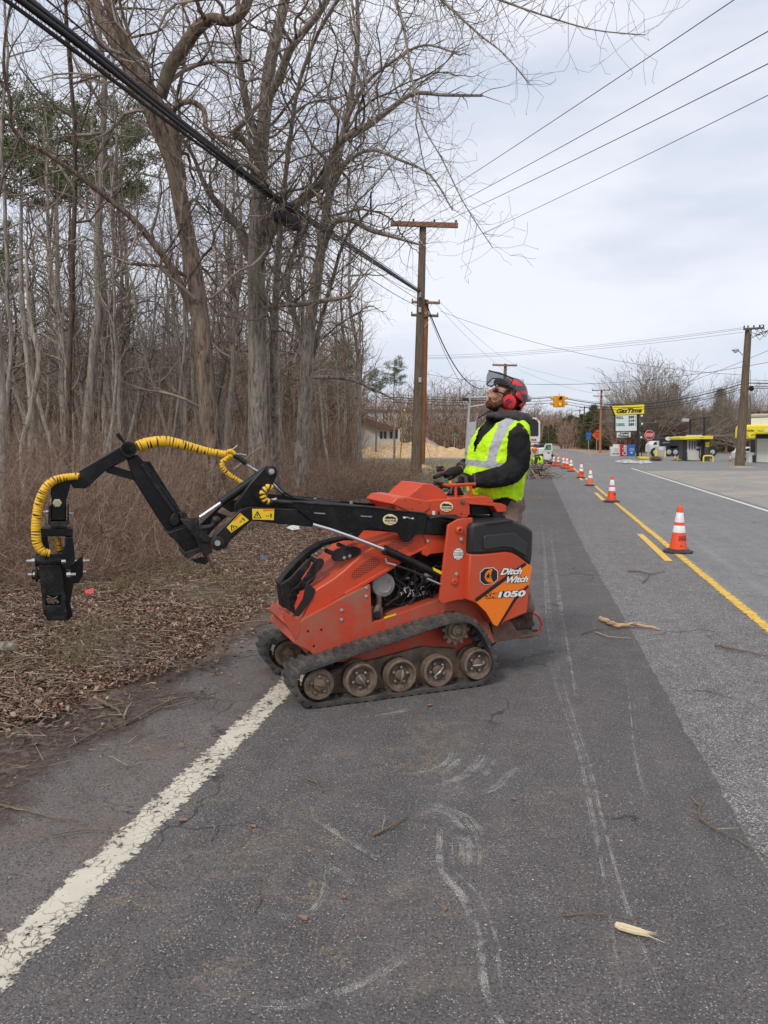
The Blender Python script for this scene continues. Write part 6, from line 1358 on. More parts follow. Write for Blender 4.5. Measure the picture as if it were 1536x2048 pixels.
for x in (1379, 1384.5, 1389.5): qp('nozzle', [(x, 882), (x + 2, 882), (x + 1.6, 897), (x + .4, 899)], dp - .26, .1, 'dgrey', pb)
qp('screen', [(1393, 880), (1401.5, 880), (1401.5, 893), (1393, 893)], dp - .18, .03, 'glass', pb); qp('keypad', [(1393, 897), (1401, 897), (1401, 901), (1393, 901)], dp - .18, .03, 'k', pb)
mb = MB()
for x in (1400, 1404, 1406, 1367, 1371, 1421): mb.tube([A(x, 884, dp - .3), A(x - 1.5, 900, dp - .35), A(x - 1, 915, dp - .4), A(x + 1.5, 918, dp - .4), A(x + 2.5, 905, dp - .35)], .035, 6)
mb.build('pump_hose', M['k'], pk); qp('pump', [(1403.5, 880), (1408.4, 880), (1408.4, 921), (1403.5, 921)], dp - .1, .7, 'k')
for x0, x1, y0, y1, lab in ((1407, 1426, 911.5, 924.3, 'yellow hooped pipe guard at the right end of the pump island'), (1356, 1364, 910, 921, 'yellow hooped pipe guard at the left end of the pump island')):
    d = G((x0 + x1) / 2, y1).dot(FWD); mb = MB(); mb.tube([A(x0, y1, d), A(x0, y0 + 4, d), A(x0 + 1.2, y0 + 1, d), A(x0 + 4, y0, d), A(x1 - 4, y0, d), A(x1 - 1.2, y0 + 1, d), A(x1, y0 + 4, d), A(x1, y1, d)], .055, 8); tag(mb.build('pipe_guard', M['sy']), lab, 'bollard')
dg = dp + 5; g_ = empty('light_gantry', A(1395, 900, dg) * 1, 'dark twin post light frame rising behind the pump canopy', 'light frame'); g_.location.z = 0
for x, y in ((1381, 839), (1409, 835)): quad_plate(MB(), [(x - 1.2, y), (x + 1.2, y), (x + 1.2, 917), (x - 1.2, 917)], dg, .15).build('post', M['k'], g_)
quad_plate(MB(), [(1372, 840), (1420, 834), (1420, 835.6), (1372, 841.6)], dg - .05, .15).build('beam', M['k'], g_); mb = MB(); mb.box(A(1371, 840, dg), (.5, .3, .25)); mb.build('floodlight', M['galv'], g_)
# ---- vehicles
def wheels(r, pts, rad, d_list):
    for (x, y), d in zip(pts, d_list):
        mb = MB(); c = A(x, y, d); c.z = rad; mb.lathe(c, -FWD, [(rad * .6, -.12), (rad, -.11), (rad, .11), (rad * .62, .12)], 18); w_ = mb.build('wheel', M['tyre'], r); mb = MB(); mb.lathe(c - FWD * .11, -FWD, [(rad * .6, 0), (rad * .5, .02), (rad * .2, .03), (0, .03)], 14); mb.build('hub', M['galv'], w_)
c = G(1375, 913); dk = c.dot(FWD); tk = empty('flatbed_truck', (c.x, c.y, 0), 'black body work truck parked behind the fuel pump island', 'truck')
def tq(name, pts, d, th, mat, par=tk, bevel=.03): return quad_plate(MB(), pts, d, th).build(name, M[mat], par, bevel=bevel)
cab = tq('cab', [(1303, 890), (1308, 884), (1313, 882), (1321, 882), (1321, 905), (1302, 905)], dk + .3, 1.7, 'white'); tq('window', [(1308.5, 885), (1313, 883.4), (1314, 889), (1307, 889.6)], dk + .28, .03, 'glass', cab, 0)
bd = tq('body', [(1320.5, 876), (1366, 873), (1366, 892), (1320.5, 893)], dk, 2.2, 'k'); tq('chassis', [(1305, 900), (1434, 897), (1434, 903), (1305, 906)], dk + .2, 1.6, 'k'); tq('bed', [(1366, 884), (1433, 893), (1434.5, 906), (1345, 903)], dk + .1, 2.0, 'k')
mb = MB(); cc = A(1336.5, 877.2, dk - .03); mb.prism([cc + RGT * math.cos(i * .524) * .29 + UP * math.sin(i * .524) * .19 for i in range(12)], FWD * .02); mb.build('oval_badge', M['white'], bd); mb = MB(); text_at(mb, 'LANDSCAPE', 1325, 884, 1338, 886.2, dk - .03); mb.build('lettering', M['white'], bd, smooth=0, fix=False)
wheels(tk, ((1310, 908), (1337, 908), (1350, 908), (1424, 908)), .42, (dk + .2,) * 4)
c = G(1490, 921); dv = c.dot(FWD); vn = empty('van', (c.x, c.y, 0), 'white van half hidden behind the leaning utility pole', 'van')
vb = quad_plate(MB(), [(1483, 904), (1488, 903), (1492, 895.5), (1497, 894), (1530, 894), (1530, 917), (1483, 918)], dv, 1.8).build('body', M['white'], vn, bevel=.06); quad_plate(MB(), [(1490, 901.5), (1493, 897), (1499, 896), (1499, 902)], dv - .02, .03).build('window', M['glass'], vb); wheels(vn, ((1487, 917), (1520, 917)), .34, (dv + .1,) * 2)
pc = G(1321, 913); dc = pc.dot(FWD); cg = empty('gas_cage', (pc.x, pc.y, 0), 'grey gas bottle cabinet with white notice in front of the truck', 'gas cage'); quad_plate(MB(), [(1311, 893), (1332, 892.6), (1332, 913), (1311, 913.4)], dc, .7).build('cabinet', M['galv'], cg, bevel=.02); quad_plate(MB(), [(1317.5, 893.5), (1327, 893.5), (1327, 900), (1317.5, 900)], dc - .02, .02).build('notice', M['white'], cg)
for x, y0, y1, w_, lab in ((1312, 900, 913, .14, 'yellow post left of the gas cabinet'), (1330.5, 902, 914.5, .07, 'yellow post right of the gas cabinet'), (1296.5, 903, 916, .07, 'thin yellow post behind the stop sign')):
    p = G(x, y1); d = p.dot(FWD); mb = MB(); mb.tube([p, A(x, y0, d)], w_, 8); tag(mb.build('bollard', M['sy']), lab, 'bollard')
p = G(1290, 919.5); d = p.dot(FWD); mb = MB(); mb.prism([A(1279, 913.5, d), A(1299, 914, d), A(1303, 917, d), A(1300, 919.6, d), (A(1280, 918, d))], FWD * .8); tag(mb.build('planter_kerb', M['sy'], bevel=.03), 'yellow painted kerb around the price sign bed', 'kerb')
segs = []; p = G(1311, 922)
for k in range(900): a, b_, c_ = norm3(rq.gauss(0, 1), rq.gauss(0, 1), abs(rq.gauss(.4, .6))); q = (p.x + rq.gauss(0, .18), p.y + rq.gauss(0, .2), rq.uniform(0, .2)); l = rq.uniform(.1, .32); segs.append((*q, q[0] + a * l, q[1] + b_ * l, q[2] + c_ * l, .012, .006))
r_ = empty('shrub', (p.x, p.y, 0), 'low brown shrub right of the yellow planter kerb', 'shrub'); seg_mesh('branches', segs, M['twig_red'], 3, r_)
M['stone'] = worn('white_stone', (0.55, 0.53, 0.5), (0.3, 0.28, 0.26), .85, 0, 5)
for k in range(34):
    x = rq.uniform(1236, 1304); y = 925 + (x - 1236) * .02 + rq.uniform(-2.4, 2.8) ; p = G(x, y); mb = MB(); s_ = rq.uniform(.08, .24); n0 = len(mb.v); mb.ball((p.x, p.y, s_ * .3), (s_ * rq.uniform(.8, 1.4), s_, s_ * .6), 8)
    mb.v = [(a + rq.gauss(0, s_ * .08), b_ + rq.gauss(0, s_ * .08), c_ + rq.gauss(0, s_ * .06)) for a, b_, c_ in mb.v]; o = mb.build('rock', M['stone'], smooth=25); tag(o, 'pale rock edging the planted bed under the price sign', 'rock', 'pale rocks edging the bed under the price sign')
# ---- shop with the yellow awning
SHD = (FWD + RGT * .52) * 9; c = G(1512, 925); ds = c.dot(FWD); sh = empty('shop', (c.x, c.y, 0), 'white shop with rounded yellow awning at the right border', 'shop')
def sq(name, pts, d, th, mat, par=sh, bevel=0): return quad_plate(MB(), pts, d, th).build(name, M[mat], par, bevel=bevel)
wl_ = sq('wall', [(1500, 850), (1700, 850), (1700, 930), (1500, 925)], ds + .3, SHD, 'cream'); up_ = sq('parapet', [(1502.5, 830), (1700, 824), (1700, 851), (1502, 851)], ds - .1, SHD, 'white'); sq('coping', [(1501.8, 828), (1700, 822), (1700, 824.4), (1501.8, 831)], ds - .25, SHD * 1.03, 'cream'); sq('trim', [(1502.5, 834.6), (1700, 829), (1700, 830), (1502.5, 835.6)], ds - .12, .02, 'dgrey')
aw = sq('awning', [(1489, 858), (1491, 852), (1496, 849.6), (1700, 846), (1700, 866), (1512, 868.4), (1512, 878.2), (1487.5, 878.2)], ds - 1.1, 1.5, 'sy', bevel=.12)
mb = MB(); text_at(mb, 'Smoke-Mart', 1491, 858.6, 1508.5, 863, ds - 1.12, slant=.2, bold=.02); text_at(mb, 'Tobacco', 1514.5, 859.8, 1527, 863, ds - 1.12); quad_plate(mb, [(1531, 857), (1540, 857), (1540, 864), (1531, 864)], ds - 1.12, .01, 1); text_at(mb, 'ICE', 1490.5, 866, 1495, 869.5, ds - 1.12, 2); text_at(mb, 'ATM', 1502, 868, 1509, 873, ds - 1.12, shear=.2); text_at(mb, 'COFFEE', 1490, 871, 1497, 874, ds - 1.12)
mb.build('lettering', [M['k'], M['white'], M['sred']], aw, smooth=0, fix=False)
sq('window', [(1501.5, 879), (1510, 879), (1510, 904.6), (1501.5, 904.6)], ds + .26, .06, 'glass'); sq('pillar', [(1497.5, 905), (1508, 905), (1508, 925), (1497.5, 925)], ds - .1, .4, 'white'); sq('recess', [(1514, 868.4), (1700, 866), (1700, 880), (1514, 880)], ds + .2, .12, 'k'); sq('shutter', [(1514.6, 877.4), (1700, 877.4), (1700, 928), (1513, 924)], ds + .1, .1, 'cream')
for k in range(1, 5): sq('shutter_slat', [(1514.6, 877.4 + k * 9.4), (1700, 877.4 + k * 9.8), (1700, 877.9 + k * 9.8), (1514.6, 877.9 + k * 9.4)], ds + .085, .015, 'white')
mb = MB(); p = G(1510, 925.5); d = p.dot(FWD); mb.prism([A(1508, 910.5, d), A(1512.5, 910.5, d), A(1512, 925, d), A(1508.6, 925, d)], FWD * .3); tag(mb.build('litter_bin', M['k'], bevel=.02), 'dark litter bin beside the shop pillar', 'bin')
# ---- house, warehouse and sand piles on the left
def bq(root, name, pts, d, th, mat, par=None, bevel=0): return quad_plate(MB(), pts, d, th).build(name, M[mat], par or root, bevel=bevel)
p = A(880, 890, 150); wh = empty('warehouse', (p.x, p.y, 0), 'long pale grey warehouse behind the sand piles', 'warehouse'); M['whs'] = flat('warehouse_siding', (0.60, 0.60, 0.59), .6, 0, .05, .3); M['brick'] = flat('brown_shingles', (0.15, 0.085, 0.06), .9, 0, .3, 3)
bq(wh, 'wall', [(730, 822), (1040, 822), (1040, 897), (730, 897)], 150, 20, 'whs'); bq(wh, 'roof_edge', [(728, 818.5), (1042, 818.5), (1042, 822), (728, 822)], 149.6, 20.8, 'dgrey')
p = A(760, 900, 78); hs = empty('house', (p.x, p.y, 0), 'low cream house with brown roof half hidden by bare trees', 'house')
bq(hs, 'wall', [(698, 850), (720, 838), (756, 852), (798, 866), (798, 912), (690, 912)], 78, 8, 'cream'); bq(hs, 'roof', [(686, 852), (718, 835), (737, 838), (801, 857), (801, 861), (757, 858), (720, 841), (688, 856)], 77.3, 9, 'brick')
for x in (760, 768, 780, 790): bq(hs, 'window', [(x, 863), (x + 5, 863.5), (x + 5, 877), (x, 877)], 77.94, .05, 'glass')
bq(hs, 'porch_post', [(797, 858), (799, 858), (799, 912), (797, 912)], 77.2, .15, 'white')
t = NT('wood_chips'); n = t.noise(3, 6, .75); c_ = t.mix(t.ramp(n, .4, .62), (0.48, 0.30, 0.15), (0.70, 0.50, 0.28)); c_ = t.mix(t.ramp(t.noise(.4, 3), .45, .65, 0, .7), c_, (0.38, 0.28, 0.2)); t.bump(n, .8, .1); M['chips'] = t.fin(c_, .95)
t = NT('old_chips'); n = t.noise(3, 6, .75); c_ = t.mix(t.ramp(n, .4, .62), (0.28, 0.20, 0.15), (0.46, 0.35, 0.26)); t.bump(n, .8, .1); M['chips_old'] = t.fin(c_, .95)
def pile(name, lab, peaks, mat, seed):
    rg = random.Random(seed); cx = sum(q[0] for q in peaks) / len(peaks); cy2 = sum(q[1] for q in peaks) / len(peaks); n = 44; ex = max(q[3] for q in peaks) + max(abs(q[0] - cx) for q in peaks); ey = max(q[3] for q in peaks); mb = MB(); vs = []
    for i in range(n + 1):
        for j in range(n + 1):
            x = cx - ex + 2 * ex * i / n; y = cy2 - ey * 1.1 + 2.2 * ey * j / n; z = 0
            for (a, b_, h_, w_) in peaks: z = max(z, h_ * (1 - math.hypot(x - a, y - b_) / w_))
            z = max(-.05, z - .02) + (rg.gauss(0, .035) + .12 * math.sin(x * 1.3 + seed) * math.sin(y * 1.7) * .6) * (1 if z > .05 else 0); vs.append((x, y, z))
    mb.add(vs, [(i * (n + 1) + j, (i + 1) * (n + 1) + j, (i + 1) * (n + 1) + j + 1, i * (n + 1) + j + 1) for i in range(n) for j in range(n)]); return tag(mb.build(name, M[mat], smooth=60, fix=False), lab, 'wood chip pile')
def pk_(x, ytop, d, w): p = A(x, 890, d); return (p.x, p.y, EYE + (878 - ytop) / FPX * d, w)
pile('wood_chip_pile', 'large pale tan wood chip pile left of the two poles', [pk_(790, 880, 74, 4.6), pk_(760, 886, 72, 3.6), pk_(820, 884, 74, 3.4)], 'chips', 1)
pile('wood_chip_pile', 'peaked grey brown chip pile right of the two poles', [pk_(853, 875, 78, 2.9)], 'chips_old', 2)
pile('wood_chip_pile', 'long low tan chip pile stretching right toward the signal mast', [pk_(855, 884, 73, 2.8), pk_(880, 893, 73, 2.6), pk_(905, 894, 73, 2.8), pk_(930, 896, 72, 2.6)], 'chips', 3)
mb = MB(); p = G(845, 938); mb.lathe((p.x, p.y, 0), UP, [(.8, 0), (.5, .12), (.15, .22), (0, .25)], 16); tag(mb.build('wood_chip_pile', M['chips']), 'little chip heap at the foot of the tall brown pole', 'wood chip pile')
p = G(881, 947); gn = empty('stump_cutter', (p.x, p.y, 0), 'small black and red engine standing on the verge by the gloves', 'engine unit'); d = p.dot(FWD)
quad_plate(MB(), [(873, 933), (887, 932), (888, 942), (874, 944)], d, .35).build('engine', M['k'], gn, bevel=.02); quad_plate(MB(), [(883, 936), (890, 937), (890, 941), (883, 941)], d - .05, .2).build('fuel_tank', M['sred'], gn, bevel=.02); quad_plate(MB(), [(875, 942), (889, 941), (888, 947), (876, 948)], d + .05, .25).build('frame', M['galv'], gn, bevel=.01)
# ---- chipper truck and pickup ahead on the lane
dt = 74; p = A(1056, 913, dt); ct = empty('chip_truck', (p.x, p.y, 0), 'white chip truck seen from behind with open dark box', 'truck')
def cq(name, pts, d, th, mat, par=ct, bevel=0): return quad_plate(MB(), pts, d, th).build(name, M[mat], par, bevel=bevel)
cq('box_inside', [(1034, 838), (1070, 838), (1077.5, 845), (1077.5, 872), (1034, 872)], dt + .15, .1, 'k')
mb = MB(); quad_plate(mb, [(1030, 835), (1071, 835), (1071, 838), (1030, 838)], dt, 5); quad_plate(mb, [(1070, 835), (1072, 835), (1080.4, 843), (1077.4, 846), (1070, 838.5)], dt, 5); quad_plate(mb, [(1077.4, 845), (1080.4, 843), (1080.4, 875), (1077.4, 875)], dt, 5); quad_plate(mb, [(1030, 835), (1034, 835), (1034, 875), (1030, 875)], dt, 5); mb.build('box_frame', M['white'], ct)
gate = cq('tailgate', [(1030, 873), (1080, 873), (1080, 884), (1030, 884)], dt - .1, .3, 'white', bevel=.02); mb = MB(); text_at(mb, 'TREE', 1059, 877.6, 1073, 882, dt - .12, bold=.04); mb.build('lettering', M['sred'], gate, smooth=0, fix=False)
cq('bumper', [(1034, 885.6), (1078, 885.6), (1078, 891.5), (1034, 891.5)], dt - .2, .3, 'white', bevel=.02); cq('chassis', [(1040, 890), (1080, 890), (1080, 908), (1040, 908)], dt, 4, 'k'); cq('tail_light', [(1073, 838.5), (1076, 841.5), (1075, 843), (1072, 840)], dt - .05, .05, 'sred')
wheels(ct, ((1046, 908), (1076, 908)), .5, (dt + .6,) * 2)
dq = 60; p = A(1066, 905, dq); ch = empty('wood_chipper', (p.x, p.y, 0), 'dark red wood chipper behind the bent worker in orange helmet', 'wood chipper')
quad_plate(MB(), [(1052, 893), (1078, 889), (1079, 903), (1052, 905)], dq, 1.5).build('hopper', M['rust_red'], ch, bevel=.03); quad_plate(MB(), [(1056, 903), (1080, 902), (1080, 914), (1056, 914)], dq + .1, 1.4).build('chassis', M['k'], ch, bevel=.03)
mb = MB(); mb.tube([A(1077, 886, dq), A(1082, 885, dq), A(1083, 892, dq), A(1080, 896, dq)], .06, 8); mb.build('chute', M['k'], ch); wheels(ch, ((1060, 914), (1077, 914)), .35, (dq + .3,) * 2)
d6 = 50; p = A(1096, 930, d6); pu = empty('pickup', (p.x, p.y, 0), 'white pickup on the lane with its door standing open', 'pickup')
def uq(name, pts, d, th, mat, par=pu, bevel=0): return quad_plate(MB(), pts, d, th).build(name, M[mat], par, bevel=bevel)
uq('body', [(1078, 897), (1092, 895), (1096, 902), (1096, 922), (1078, 922)], d6 + .4, 4.2, 'white', bevel=.05); uq('cabin', [(1080, 888), (1092, 888), (1095, 897), (1078, 897)], d6 + 1.4, 2, 'glass', bevel=.05)
dr_ = uq('door', [(1086, 901.5), (1103.8, 901), (1102.5, 915), (1098, 921), (1088, 919)], d6, .08, 'white', bevel=.02)
mb = MB(); fr = [(1086, 902), (1091.5, 888.6), (1103, 888), (1104, 901.6)]
for i in range(4): mb.bar(A(*fr[i], d6), A(*fr[(i + 1) % 4], d6), .05, .07)
mb.build('window_frame', M['white'], dr_); g2 = NT('green_tinted_glass'); g2.fin((0.05, 0.22, 0.12), .1); g2.b.inputs['Alpha'].default_value = .55; M['ggl'] = g2.mat
quad_plate(MB(), [(1088, 901), (1092.5, 890), (1102.2, 889.6), (1103, 901)], d6 + .02, .01).build('window', M['ggl'], dr_); MB().box(A(1097.5, 905.6, d6 - .02), (.18, .03, .04), (RGT, FWD, UP)).build('handle', M['k'], dr_)
wheels(pu, ((1083, 925), (1099, 925)), .36, (d6 + .5, d6 + .6))
p = A(1103.5, 881, 262); fv = empty('van', (p.x, p.y, 0), 'tiny white van far away on the road', 'van'); quad_plate(MB(), [(1099, 878.4), (1101, 877.6), (1108.5, 877.6), (1108.5, 883.4), (1099, 883.4)], 262, 2).build('body', M['white'], fv, bevel=.1); wheels(fv, ((1101, 886), (1107, 886)), .38, (262.5,) * 2)
# ---- roadside woods closing the horizon
rg = random.Random(17); segs = []
def wall(x0, x1, d0, d1, h0, h1, n, up=.5):
    for k in range(n):
        d = rg.uniform(d0, d1); px = rg.uniform(x0, x1); p = A(px, 885, d); h = rg.uniform(h0, h1); x, y, z = p.x, p.y, 0; r = .02 + d * .00022
        for j in range(4):
            nx, ny, nz_ = x + rg.gauss(0, h * .05), y, z + h / 4; segs.append((x, y, z, nx, ny, nz_, r * (1.3 - j * .25), r * (1.05 - j * .25)))
            for m_ in range(4): l = h * rg.uniform(.08, .26); segs.append((nx, ny, nz_, nx + rg.gauss(0, l * .6), ny, nz_ + l * rg.uniform(.2, 1), r * .5, r * .3))
            x, y, z = nx, ny, nz_
wall(690, 1010, 160, 200, 5, 11, 900); wall(1075, 1150, 280, 420, 5, 12, 700); wall(1225, 1430, 96, 125, 1.5, 5.5, 1900); wall(1440, 1640, 100, 140, 3, 6, 900); wall(845, 935, 82, 95, 1.0, 3.4, 700); wall(700, 1000, 84, 110, 3, 8, 420); wall(-200, 700, 125, 160, 8, 14, 1500); wall(1000, 1080, 200, 330, 5, 11, 500)
wall(1120, 1225, 128, 190, 2, 5, 700)
tag(seg_mesh('thicket', segs, M['twig_red'], 3), 'brown scrub and bare saplings closing the horizon', kind='stuff')
mb = MB()
for k in range(620):                                      # chips, crumbs and grit scattered over the near asphalt
    if k < 300: p = G(rq.gauss(560, 230), rq.uniform(1430, 2040))
    else: p = G(rq.uniform(0, 1536), rq.uniform(1300, 2040))
    s_ = rq.uniform(.0015, .006) * (1.6 if rq.random() < .06 else 1); an = rq.uniform(0, 3.1); e = Vector((math.cos(an), math.sin(an), 0)) * s_; f_ = Vector((-e.y, e.x, 0)) * rq.uniform(.2, .7); p.z = .014; u_ = UP * s_ * .6
    mb.add([p - e, p - f_, p + e, p + f_, p + u_], [(0, 1, 4), (1, 2, 4), (2, 3, 4), (3, 0, 4)])
M['grit'] = multi('grit_and_chips', [(0.5, 0.44, 0.36), (0.3, 0.2, 0.12), (0.62, 0.55, 0.4), (0.12, 0.09, 0.07)])
tag(mb.build('grit', M['grit'], smooth=0, fix=False), 'wood crumbs and grit scattered over the near asphalt', kind='stuff')
# chips spilled on the lane behind the operator
mb = MB()
for k in range(900):
    a = rq.gauss(0, 1); p = G(1075 + rq.gauss(0, 20), 995 + rq.gauss(0, 2.6)); s_ = rq.uniform(.006, .02); an = rq.uniform(0, 3.1); e = Vector((math.cos(an), math.sin(an), 0)) * s_; f_ = Vector((-e.y, e.x, 0)) * .5; p.z = .014 + rq.random() * .01; mb.add([p - e, p - f_, p + e, p + f_], [(0, 1, 2, 3)])
tag(mb.build('sawdust', M['chips'], smooth=0, fix=False), 'pale sawdust spilled across the lane behind the operator', kind='stuff')
# ---- sticks and leaves lying on the asphalt
def stick(pts, w_, lab, mat='stick', z=.018):
    P = [G(x, y) for x, y in pts]; q = []
    for i, p in enumerate(P): q.append(Vector((p.x, p.y, z + (.01 if 0 < i < len(P) - 1 else 0))))
    dd = P[0].dot(FWD); r0 = w_ * .5 * dd / FPX; q2 = []
    for i in range(len(q) - 1):
        for j in range(5): a = q[i].lerp(q[i + 1], j / 5); q2.append(a + Vector((rq.gauss(0, r0 * .45), rq.gauss(0, r0 * .45), abs(rq.gauss(0, r0 * .4)))))
    q2.append(q[-1]); n = len(q2); mb = MB(); mb.tube(q2, [r0 * (1.05 - .6 * i / (n - 1)) * rq.uniform(.85, 1.2) for i in range(n)], 7)
    for k in range(3 if r0 > .003 else 2):
        a = q2[rq.randrange(1, n - 1)]; an = rq.uniform(0, 6.28); l = r0 * rq.uniform(6, 20); e = a + Vector((math.cos(an) * l, math.sin(an) * l, r0 * 2)); mb.tube([a, a.lerp(e, .5) + Vector((rq.gauss(0, r0), rq.gauss(0, r0), 0)), e], [r0 * .45, r0 * .35, r0 * .15], 5)
    return tag(mb.build('stick', M[mat], smooth=60), lab, 'stick')
M['peeled'] = worn('fresh_broken_wood', (0.55, 0.36, 0.2), (0.3, 0.18, 0.1), .8, 0, 20)
s1_ = stick([(1201, 1243), (1215, 1250), (1232, 1259), (1262, 1258), (1290, 1259), (1320, 1263)], 9, 'thick orange brown broken branch on the seam between the lanes', 'peeled')
stick([(1160, 1273), (1190, 1265), (1235, 1260)], 3, 'thin grey twig lying under the thick broken branch'); stick([(1190, 1268), (1215, 1280), (1262, 1281)], 2.5, 'curved grey twig below the thick broken branch')
stick([(1396, 1604), (1399, 1650), (1425, 1668), (1470, 1690), (1534, 1722)], 5, 'bent pale twig at the right border near the bottom'); stick([(1430, 1295), (1480, 1308), (1534, 1317)], 4, 'long thin twig on the coarse asphalt at the right border')
stick([(1256, 1145), (1278, 1147), (1298, 1153), (1330, 1146)], 3, 'crooked grey twig below the first yellow dash'); stick([(1286, 1168), (1295, 1160), (1300, 1152)], 2.5, 'tiny twig joined under the crooked grey one')
stick([(1125, 1842), (1180, 1841), (1230, 1846), (1280, 1855)], 3.5, 'thin dark twig pointing at the pale wood splinter')
stick([(748, 1678), (785, 1664), (815, 1641)], 6, 'short pale stick on the lane below the loader'); stick([(503, 1836), (515, 1818), (524, 1800)], 5, 'small stick on the lane left of centre bottom'); stick([(420, 1688), (430, 1672), (437, 1655)], 4, 'tiny upright looking stick beside the white line')
stick([(0, 1618), (50, 1632), (100, 1648), (155, 1650)], 5, 'brown twig on the shoulder at the left border'); stick([(110, 1678), (170, 1671), (255, 1672)], 4, 'thin twig on the shoulder reaching the white line')
stick([(197, 1407), (215, 1418), (235, 1428), (250, 1445)], 8, 'pale broken stick lying at the edge of the litter'); stick([(250, 1455), (300, 1430), (345, 1408), (408, 1393)], 6, 'long grey branch lying across the shoulder'); stick([(330, 1422), (380, 1412), (436, 1390)], 4, 'slender twig beside the long grey branch'); stick([(140, 1500), (200, 1470), (260, 1450), (300, 1435)], 4, 'dark thin branch along the litter edge')
stick([(613, 1566), (630, 1575), (645, 1590)], 4, 'pair of pale splinters in the tan stain'); stick([(392, 1766), (405, 1755), (408, 1740)], 3, 'little forked twig on the lane at lower left')
c = G(1263, 1873); mb = MB(); e = (G(1300, 1882) - G(1232, 1862)); e.z = 0; L_ = e.length; ex = e.normalized(); ey = Vector((-ex.y, ex.x, 0)); c.z = .02
mb.prism([c + ex * a * L_ / 2 + ey * b_ * .015 for a, b_ in ((-1, -.3), (-.95, .9), (-.4, 1.0), (.5, .7), (1, .1), (.8, -.5), (.2, -1), (-.7, -1))], UP * .010); mb.prism([c + UP * .010 + ex * a * L_ / 2 + ey * b_ * .012 for a, b_ in ((-.8, -.4), (-.6, .6), (.2, .5), (1.1, .0), (.4, -.3), (-.3, -.8))], UP * .006)
for k in range(9): a0 = c + ex * rq.uniform(.1, .5) * L_ + ey * rq.gauss(0, .008) + UP * rq.uniform(.002, .012); mb.tube([a0, a0 + ex * rq.uniform(.02, .06) + ey * rq.gauss(0, .008)], [.002, .0006], 4)
tag(mb.build('wood_splinter', M['band'] and flat('fresh_pale_wood', (0.7, 0.58, 0.38), .8, 0, .2, 60), bevel=.003), 'pale fresh wood splinter on the dark lane at lower right', 'wood splinter')
for (x, y, s_, lab) in ((365, 1648, .03, 'orange brown leaf touching the white line'), (505, 1660, .025, 'small rust coloured leaf right of the white line'), (687, 1802, .018, 'tiny red brown leaf on the dark lane'), (1027, 1605, .02, 'small pale leaf right of the chalky arcs'), (860, 1416, .03, 'tan leaf lying below the loader track'), (890, 1826, .02, 'pale curled leaf at bottom centre'), (605, 1845, .03, 'brown leaf in the tan stain'), (712, 1871, .014, 'light pebble sized chip at bottom centre'), (478, 1438, .03, 'brown leaf lying on the white line')):
    p = G(x, y); mb = MB(); an = rq.uniform(0, 6); s_ *= .75; e = Vector((math.cos(an), math.sin(an), 0)) * s_; f_ = Vector((-e.y, e.x, 0)) * .55; p.z = .016; u_ = UP * s_ * .35
    mb.add([p - e + u_ * .3, p - e * .4 - f_ + u_, p + e * .5 - f_ * .8 + u_ * .6, p + e + u_ * .2, p + e * .4 + f_ + u_, p - e * .5 + f_ * .8 + u_ * .5, p], [(0, 1, 6), (1, 2, 6), (2, 3, 6), (3, 4, 6), (4, 5, 6), (5, 0, 6)]); tag(mb.build('leaf', M['brownleaf'], smooth=0, fix=False), lab, 'leaf')
M['scrap_r'] = flat('red_plastic_scrap', (0.7, 0.09, 0.08), .5)
# litter scraps on the verge
for (pts, mat, lab, nm) in (([(170, 1188), (187, 1186), (188, 1193), (172, 1195)], 'scrap_r', 'bright red scrap on the dead leaves below the grapple', 'paper_scrap'), ([(572, 1060), (585, 1055), (598, 1052), (600, 1062), (585, 1065)], 'white', 'crumpled white bag behind the lift arm', 'plastic_bag'), ([(520, 1123), (532, 1122), (531, 1125), (523, 1125)], 'sblue', 'small blue scrap on the leaves under the lift arm', 'paper_scrap'), ([(206, 1086), (216, 1087), (228, 1092), (214, 1092)], 'white', 'pale scrap on the leaves right of the grapple', 'paper_scrap')):
    P = [G(x, y) for x, y in pts]; z_ = [.04, .05, .035, .03, .04]; mb = MB(); mb.add([(p.x, p.y, z_[i]) for i, p in enumerate(P)], [tuple(range(len(P)))]); o = mb.build(nm, M[mat], smooth=0, fix=False); o.modifiers.new('s', 'SOLIDIFY').thickness = .004; tag(o, lab, 'litter')
c = G(8, 1310); mb = MB(); a_ = G(-40, 1302); b_ = G(30, 1310); a_.z = b_.z = .05; mb.tube([a_, a_.lerp(b_, .5), b_], [.05, .047, .044], 16); lg = tag(mb.build('log', M['bark'], smooth=50), 'cut log end lying in the leaves at the left border', 'log'); mb = MB(); mb.lathe(b_ + (b_ - a_).normalized() * .002, b_ - a_, [(.042, 0), (.038, .002), (0, .002)], 16); mb.build('cut_end', M['stick'], lg)
# clods of dark soil at the pavement edge
rg = random.Random(12); mb = MB()
for k in range(700):
    x, y = (rg.gauss(120, 45), rg.gauss(1440, 12)) if rg.random() < .5 else (rg.gauss(330, 90), rg.gauss(1290, 30)); p = G(x, y); s_ = rg.uniform(.004, .015); n0 = len(mb.v); mb.ball((p.x, p.y, s_ * .4), (s_, s_ * .8, s_ * .6), 6); mb.v[n0:] = [(a + rg.gauss(0, s_ * .12), b_ + rg.gauss(0, s_ * .12), c_) for a, b_, c_ in mb.v[n0:]]
t = NT('dark_soil'); M['dsoil'] = t.fin((0.035, 0.024, 0.018), .95); tag(mb.build('soil_clods', M['dsoil'], smooth=40), 'dark crumbled soil at the edge of the shoulder', kind='stuff')
